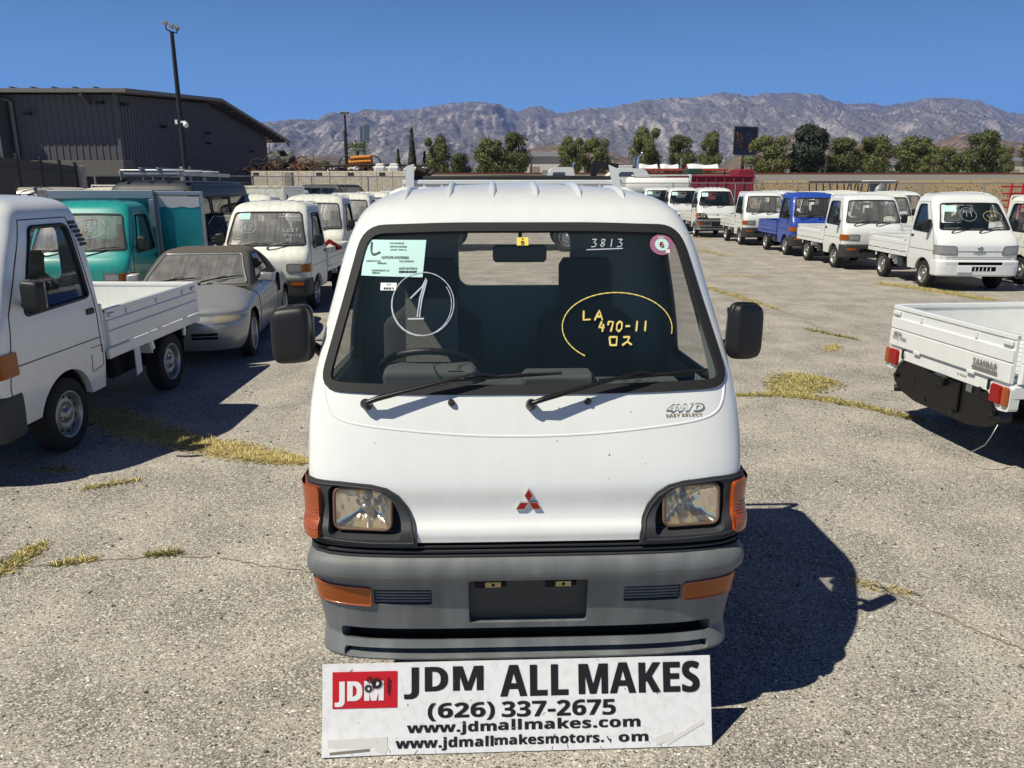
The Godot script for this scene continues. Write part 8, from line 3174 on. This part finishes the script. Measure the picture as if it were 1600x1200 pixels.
func details() -> void:
	M.straw_near = mat(238, 222, 156, 0.95)
	M.weed = mat(132, 138, 72, 0.95)
	M.crack = mat(146, 137, 122, 0.98)
	var V := func(l: Array) -> Array:
		var o := []
		for q: Array in l:
			o.append(Vector2(q[0], q[1]))
		return o
	straw_patch("dry_weeds", "bright straw strip running from the left truck's front wheel towards the centre truck", V.call([[-3.5, -6.2], [-2.9, -5.70], [-2.35, -5.38], [-2.0, -5.2], [-1.68, -5.05], [-1.40, -4.97]]), [0.22, 0.20, 0.13, 0.15, 0.11, 0.05], 11000, 0.12, 0.05, 401)
	straw_patch("dry_weeds", "dark dry weeds in the shadow under the left truck's nose", V.call([[-3.15, -4.82], [-2.9, -4.80]]), [0.06, 0.05], 220, 0.5, 0.3, 402)
	straw_patch("dry_weeds", "thin brown weed strip left of the straw strip, nearer the camera", V.call([[-2.66, -4.48], [-2.38, -4.63]]), [0.035, 0.03], 260, 0.2, 0.25, 403)
	straw_patch("dry_weeds", "yellow and green weeds in the asphalt at the left edge", V.call([[-2.62, -3.25], [-2.5, -3.42], [-2.46, -3.72]]), [0.10, 0.09, 0.05], 1100, 0.2, 0.35, 404)
	straw_patch("dry_weeds", "small brown tuft along the crack at the left", V.call([[-2.26, -3.50], [-2.1, -3.55]]), [0.03, 0.03], 260, 0.25, 0.4, 405)
	straw_patch("dry_weeds", "green weed growing in the crack left of the centre truck", V.call([[-1.86, -3.59], [-1.70, -3.62]]), [0.03, 0.03], 170, 0.4, 0.85, 406)
	straw_patch("dry_weeds", "large triangular patch of straw and grass right of the centre truck", V.call([[2.45, -6.78], [2.65, -7.0], [2.86, -7.28], [2.98, -7.40]]), [0.10, 0.24, 0.28, 0.16], 8500, 0.15, 0.35, 407)
	straw_patch("dry_weeds", "green-yellow weed line from the triangular patch to the right truck's shadow", V.call([[2.02, -6.70], [2.45, -6.72], [2.62, -6.66], [2.92, -6.42], [3.3, -5.92]]), [0.03, 0.07, 0.09, 0.07, 0.05], 5200, 0.12, 0.35, 408)
	straw_patch("dry_weeds", "dark green weed tuft in the middle of the right-hand asphalt", V.call([[3.86, -10.05], [4.02, -9.65], [4.22, -9.30]]), [0.06, 0.05, 0.05], 520, 0.4, 0.75, 409)
	straw_patch("dry_weeds", "orange-brown straw tuft beside the dark green one", V.call([[3.62, -8.65], [3.82, -8.95]]), [0.09, 0.07], 520, 0.15, 0.1, 410)
	straw_patch("dry_weeds", "straw strip beyond the centre truck's right mirror", V.call([[3.6, -14.4], [3.78, -13.5], [3.9, -12.6], [4.05, -11.7]]), [0.12, 0.16, 0.12, 0.05], 1900, 0.2, 0.25, 411)
	straw_patch("dry_weeds", "straw strip under the front wheel of the truck chalked 71", V.call([[7.1, -15.0], [7.45, -14.3], [7.7, -13.5], [7.9, -12.7]]), [0.15, 0.22, 0.2, 0.12], 6500, 0.3, 0.2, 412)
	straw_patch("dry_weeds", "faint straw line across the asphalt farther up the right side", V.call([[4.3, -16.2], [5.2, -16.2]]), [0.06, 0.05], 500, 0.15, 0.1, 413)
	straw_patch("dry_weeds", "brown weed patch near the back of the right-hand asphalt", V.call([[5.45, -23.6], [5.75, -21.0]]), [0.3, 0.25], 700, 0.3, 0.3, 414)
	straw_patch("dry_weeds", "weeds round the wheels of the fifth truck in the right row", V.call([[6.3, -29.3], [7.1, -28.2]]), [0.2, 0.2], 700, 0.7, 0.5, 415)
	straw_patch("dry_weeds", "pale yellow stain of crushed straw right of the truck's shadow", V.call([[1.62, -3.32], [1.84, -3.20]]), [0.05, 0.04], 110, 0.0, 0.0, 416)
	crack("fine crack crossing the asphalt left of the centre truck", V.call([[-2.7, -3.40], [-2.22, -3.52], [-1.77, -3.60], [-1.5, -3.58], [-1.26, -3.50], [-0.9, -3.42]]), 0.012, 421)
	crack("fine crack crossing the asphalt right of the centre truck", V.call([[1.40, -3.60], [1.64, -3.40], [1.81, -3.18], [1.95, -2.92], [2.1, -2.7]]), 0.012, 422)
	crack("crack running along the straw strip on the left", V.call([[-3.3, -5.95], [-2.8, -5.6], [-2.3, -5.35], [-1.4, -4.95]]), 0.03, 423)
	crack("crack running along the weed line on the right", V.call([[2.0, -6.7], [2.6, -6.66], [2.95, -6.4], [3.6, -5.6]]), 0.03, 424)
	crack("long crack up the right side of the lot", V.call([[3.4, -15.0], [3.8, -13.2], [4.1, -11.2], [4.05, -9.9], [4.25, -9.2]]), 0.03, 425)
	# pebbles and crumbs
	R.seed = 91
	var st := MB.new()
	st.box(Vector3.ZERO, Vector3(0.012, 0.008, 0.010), 0.003)
	var xf := []
	for k in 900:
		var x := R.randf() * 9.0 - 4.5
		var z := -1.9 - R.randf() * 6.0
		xf.append(Transform3D(Basis(Vector3.UP, R.randf() * TAU) * Basis.from_scale(Vector3.ONE * (0.4 + R.randf() * 1.1)), Vector3(x, 0.003, z)))
	tag(multi("loose_gravel", st.mesh(M.gravel), xf), "loose pebbles scattered over the near asphalt", "", "", "stuff")
	var tw := MB.new()
	tw.tube([Vector3(-0.09, 0.006, 0.0), Vector3(-0.02, 0.008, 0.012), Vector3(0.09, 0.006, -0.006)], 0.005, 6)
	tag(obj("rubber_strip", tw, M.black), "short black rubber strip on the asphalt below the straw strip", "strip").set("position", Vector3(-2.24, 0, -5.08))

func sky_and_camera() -> void:
	var cam := Camera3D.new()
	cam.name = "camera"
	cam.position = Vector3(0, 1.82, 0)
	cam.rotation_degrees = Vector3(-14.348, 0, 0)
	cam.fov = 52.82
	cam.near = 0.05
	cam.far = 20000.0
	add_child(cam)
	cam.current = true
	var we := WorldEnvironment.new()
	we.name = "world_environment"
	var e := Environment.new()
	e.background_mode = Environment.BG_SKY
	var sk := ProceduralSkyMaterial.new()
	sk.sky_top_color = Color(0.012, 0.056, 0.23)
	sk.sky_horizon_color = Color(0.487, 0.732, 1.0)
	sk.sky_curve = 0.12
	sk.sky_energy_multiplier = 1.16
	sk.ground_bottom_color = Color(0.35, 0.33, 0.30)
	sk.ground_horizon_color = Color(0.45, 0.45, 0.44)
	sk.sun_angle_max = 0.0
	var sky := Sky.new()
	sky.sky_material = sk
	e.sky = sky
	e.tonemap_mode = Environment.TONE_MAPPER_LINEAR
	e.tonemap_exposure = 1.07
	e.fog_enabled = true
	e.fog_density = 0.00014
	e.fog_light_color = Color(0.50, 0.64, 0.97)
	e.sdfgi_enabled = true
	e.ssao_enabled = true
	e.ssil_enabled = true
	we.environment = e
	add_child(we)
	var sun := DirectionalLight3D.new()
	sun.name = "sun"
	sun.light_color = Color(1.0, 0.97, 0.90)
	sun.light_energy = 1.6
	sun.light_angular_distance = 0.5
	sun.shadow_enabled = true
	add_child(sun)
	sun.look_at_from_position(Vector3.ZERO, Vector3(0.632, -1.0, -0.37), Vector3.UP)

func _ready() -> void:
	R.seed = 1
	sky_and_camera()
	make_materials()
	more_materials()
	background_materials()
	ground()
	background()
	var d := kei(mini_cfg(1.0, M.white), "kei_truck")
	mini_front(d, true)
	var main: Node3D = d.node
	main.position = Vector3(0.055, 0, -2.24)
	main.rotation.y = deg_to_rad(2.0)
	main_marks(d)
	tag(main, "white small truck at the centre facing the camera behind the lettered sign board", "truck")
	sign_board()
	vehicles()
	details()
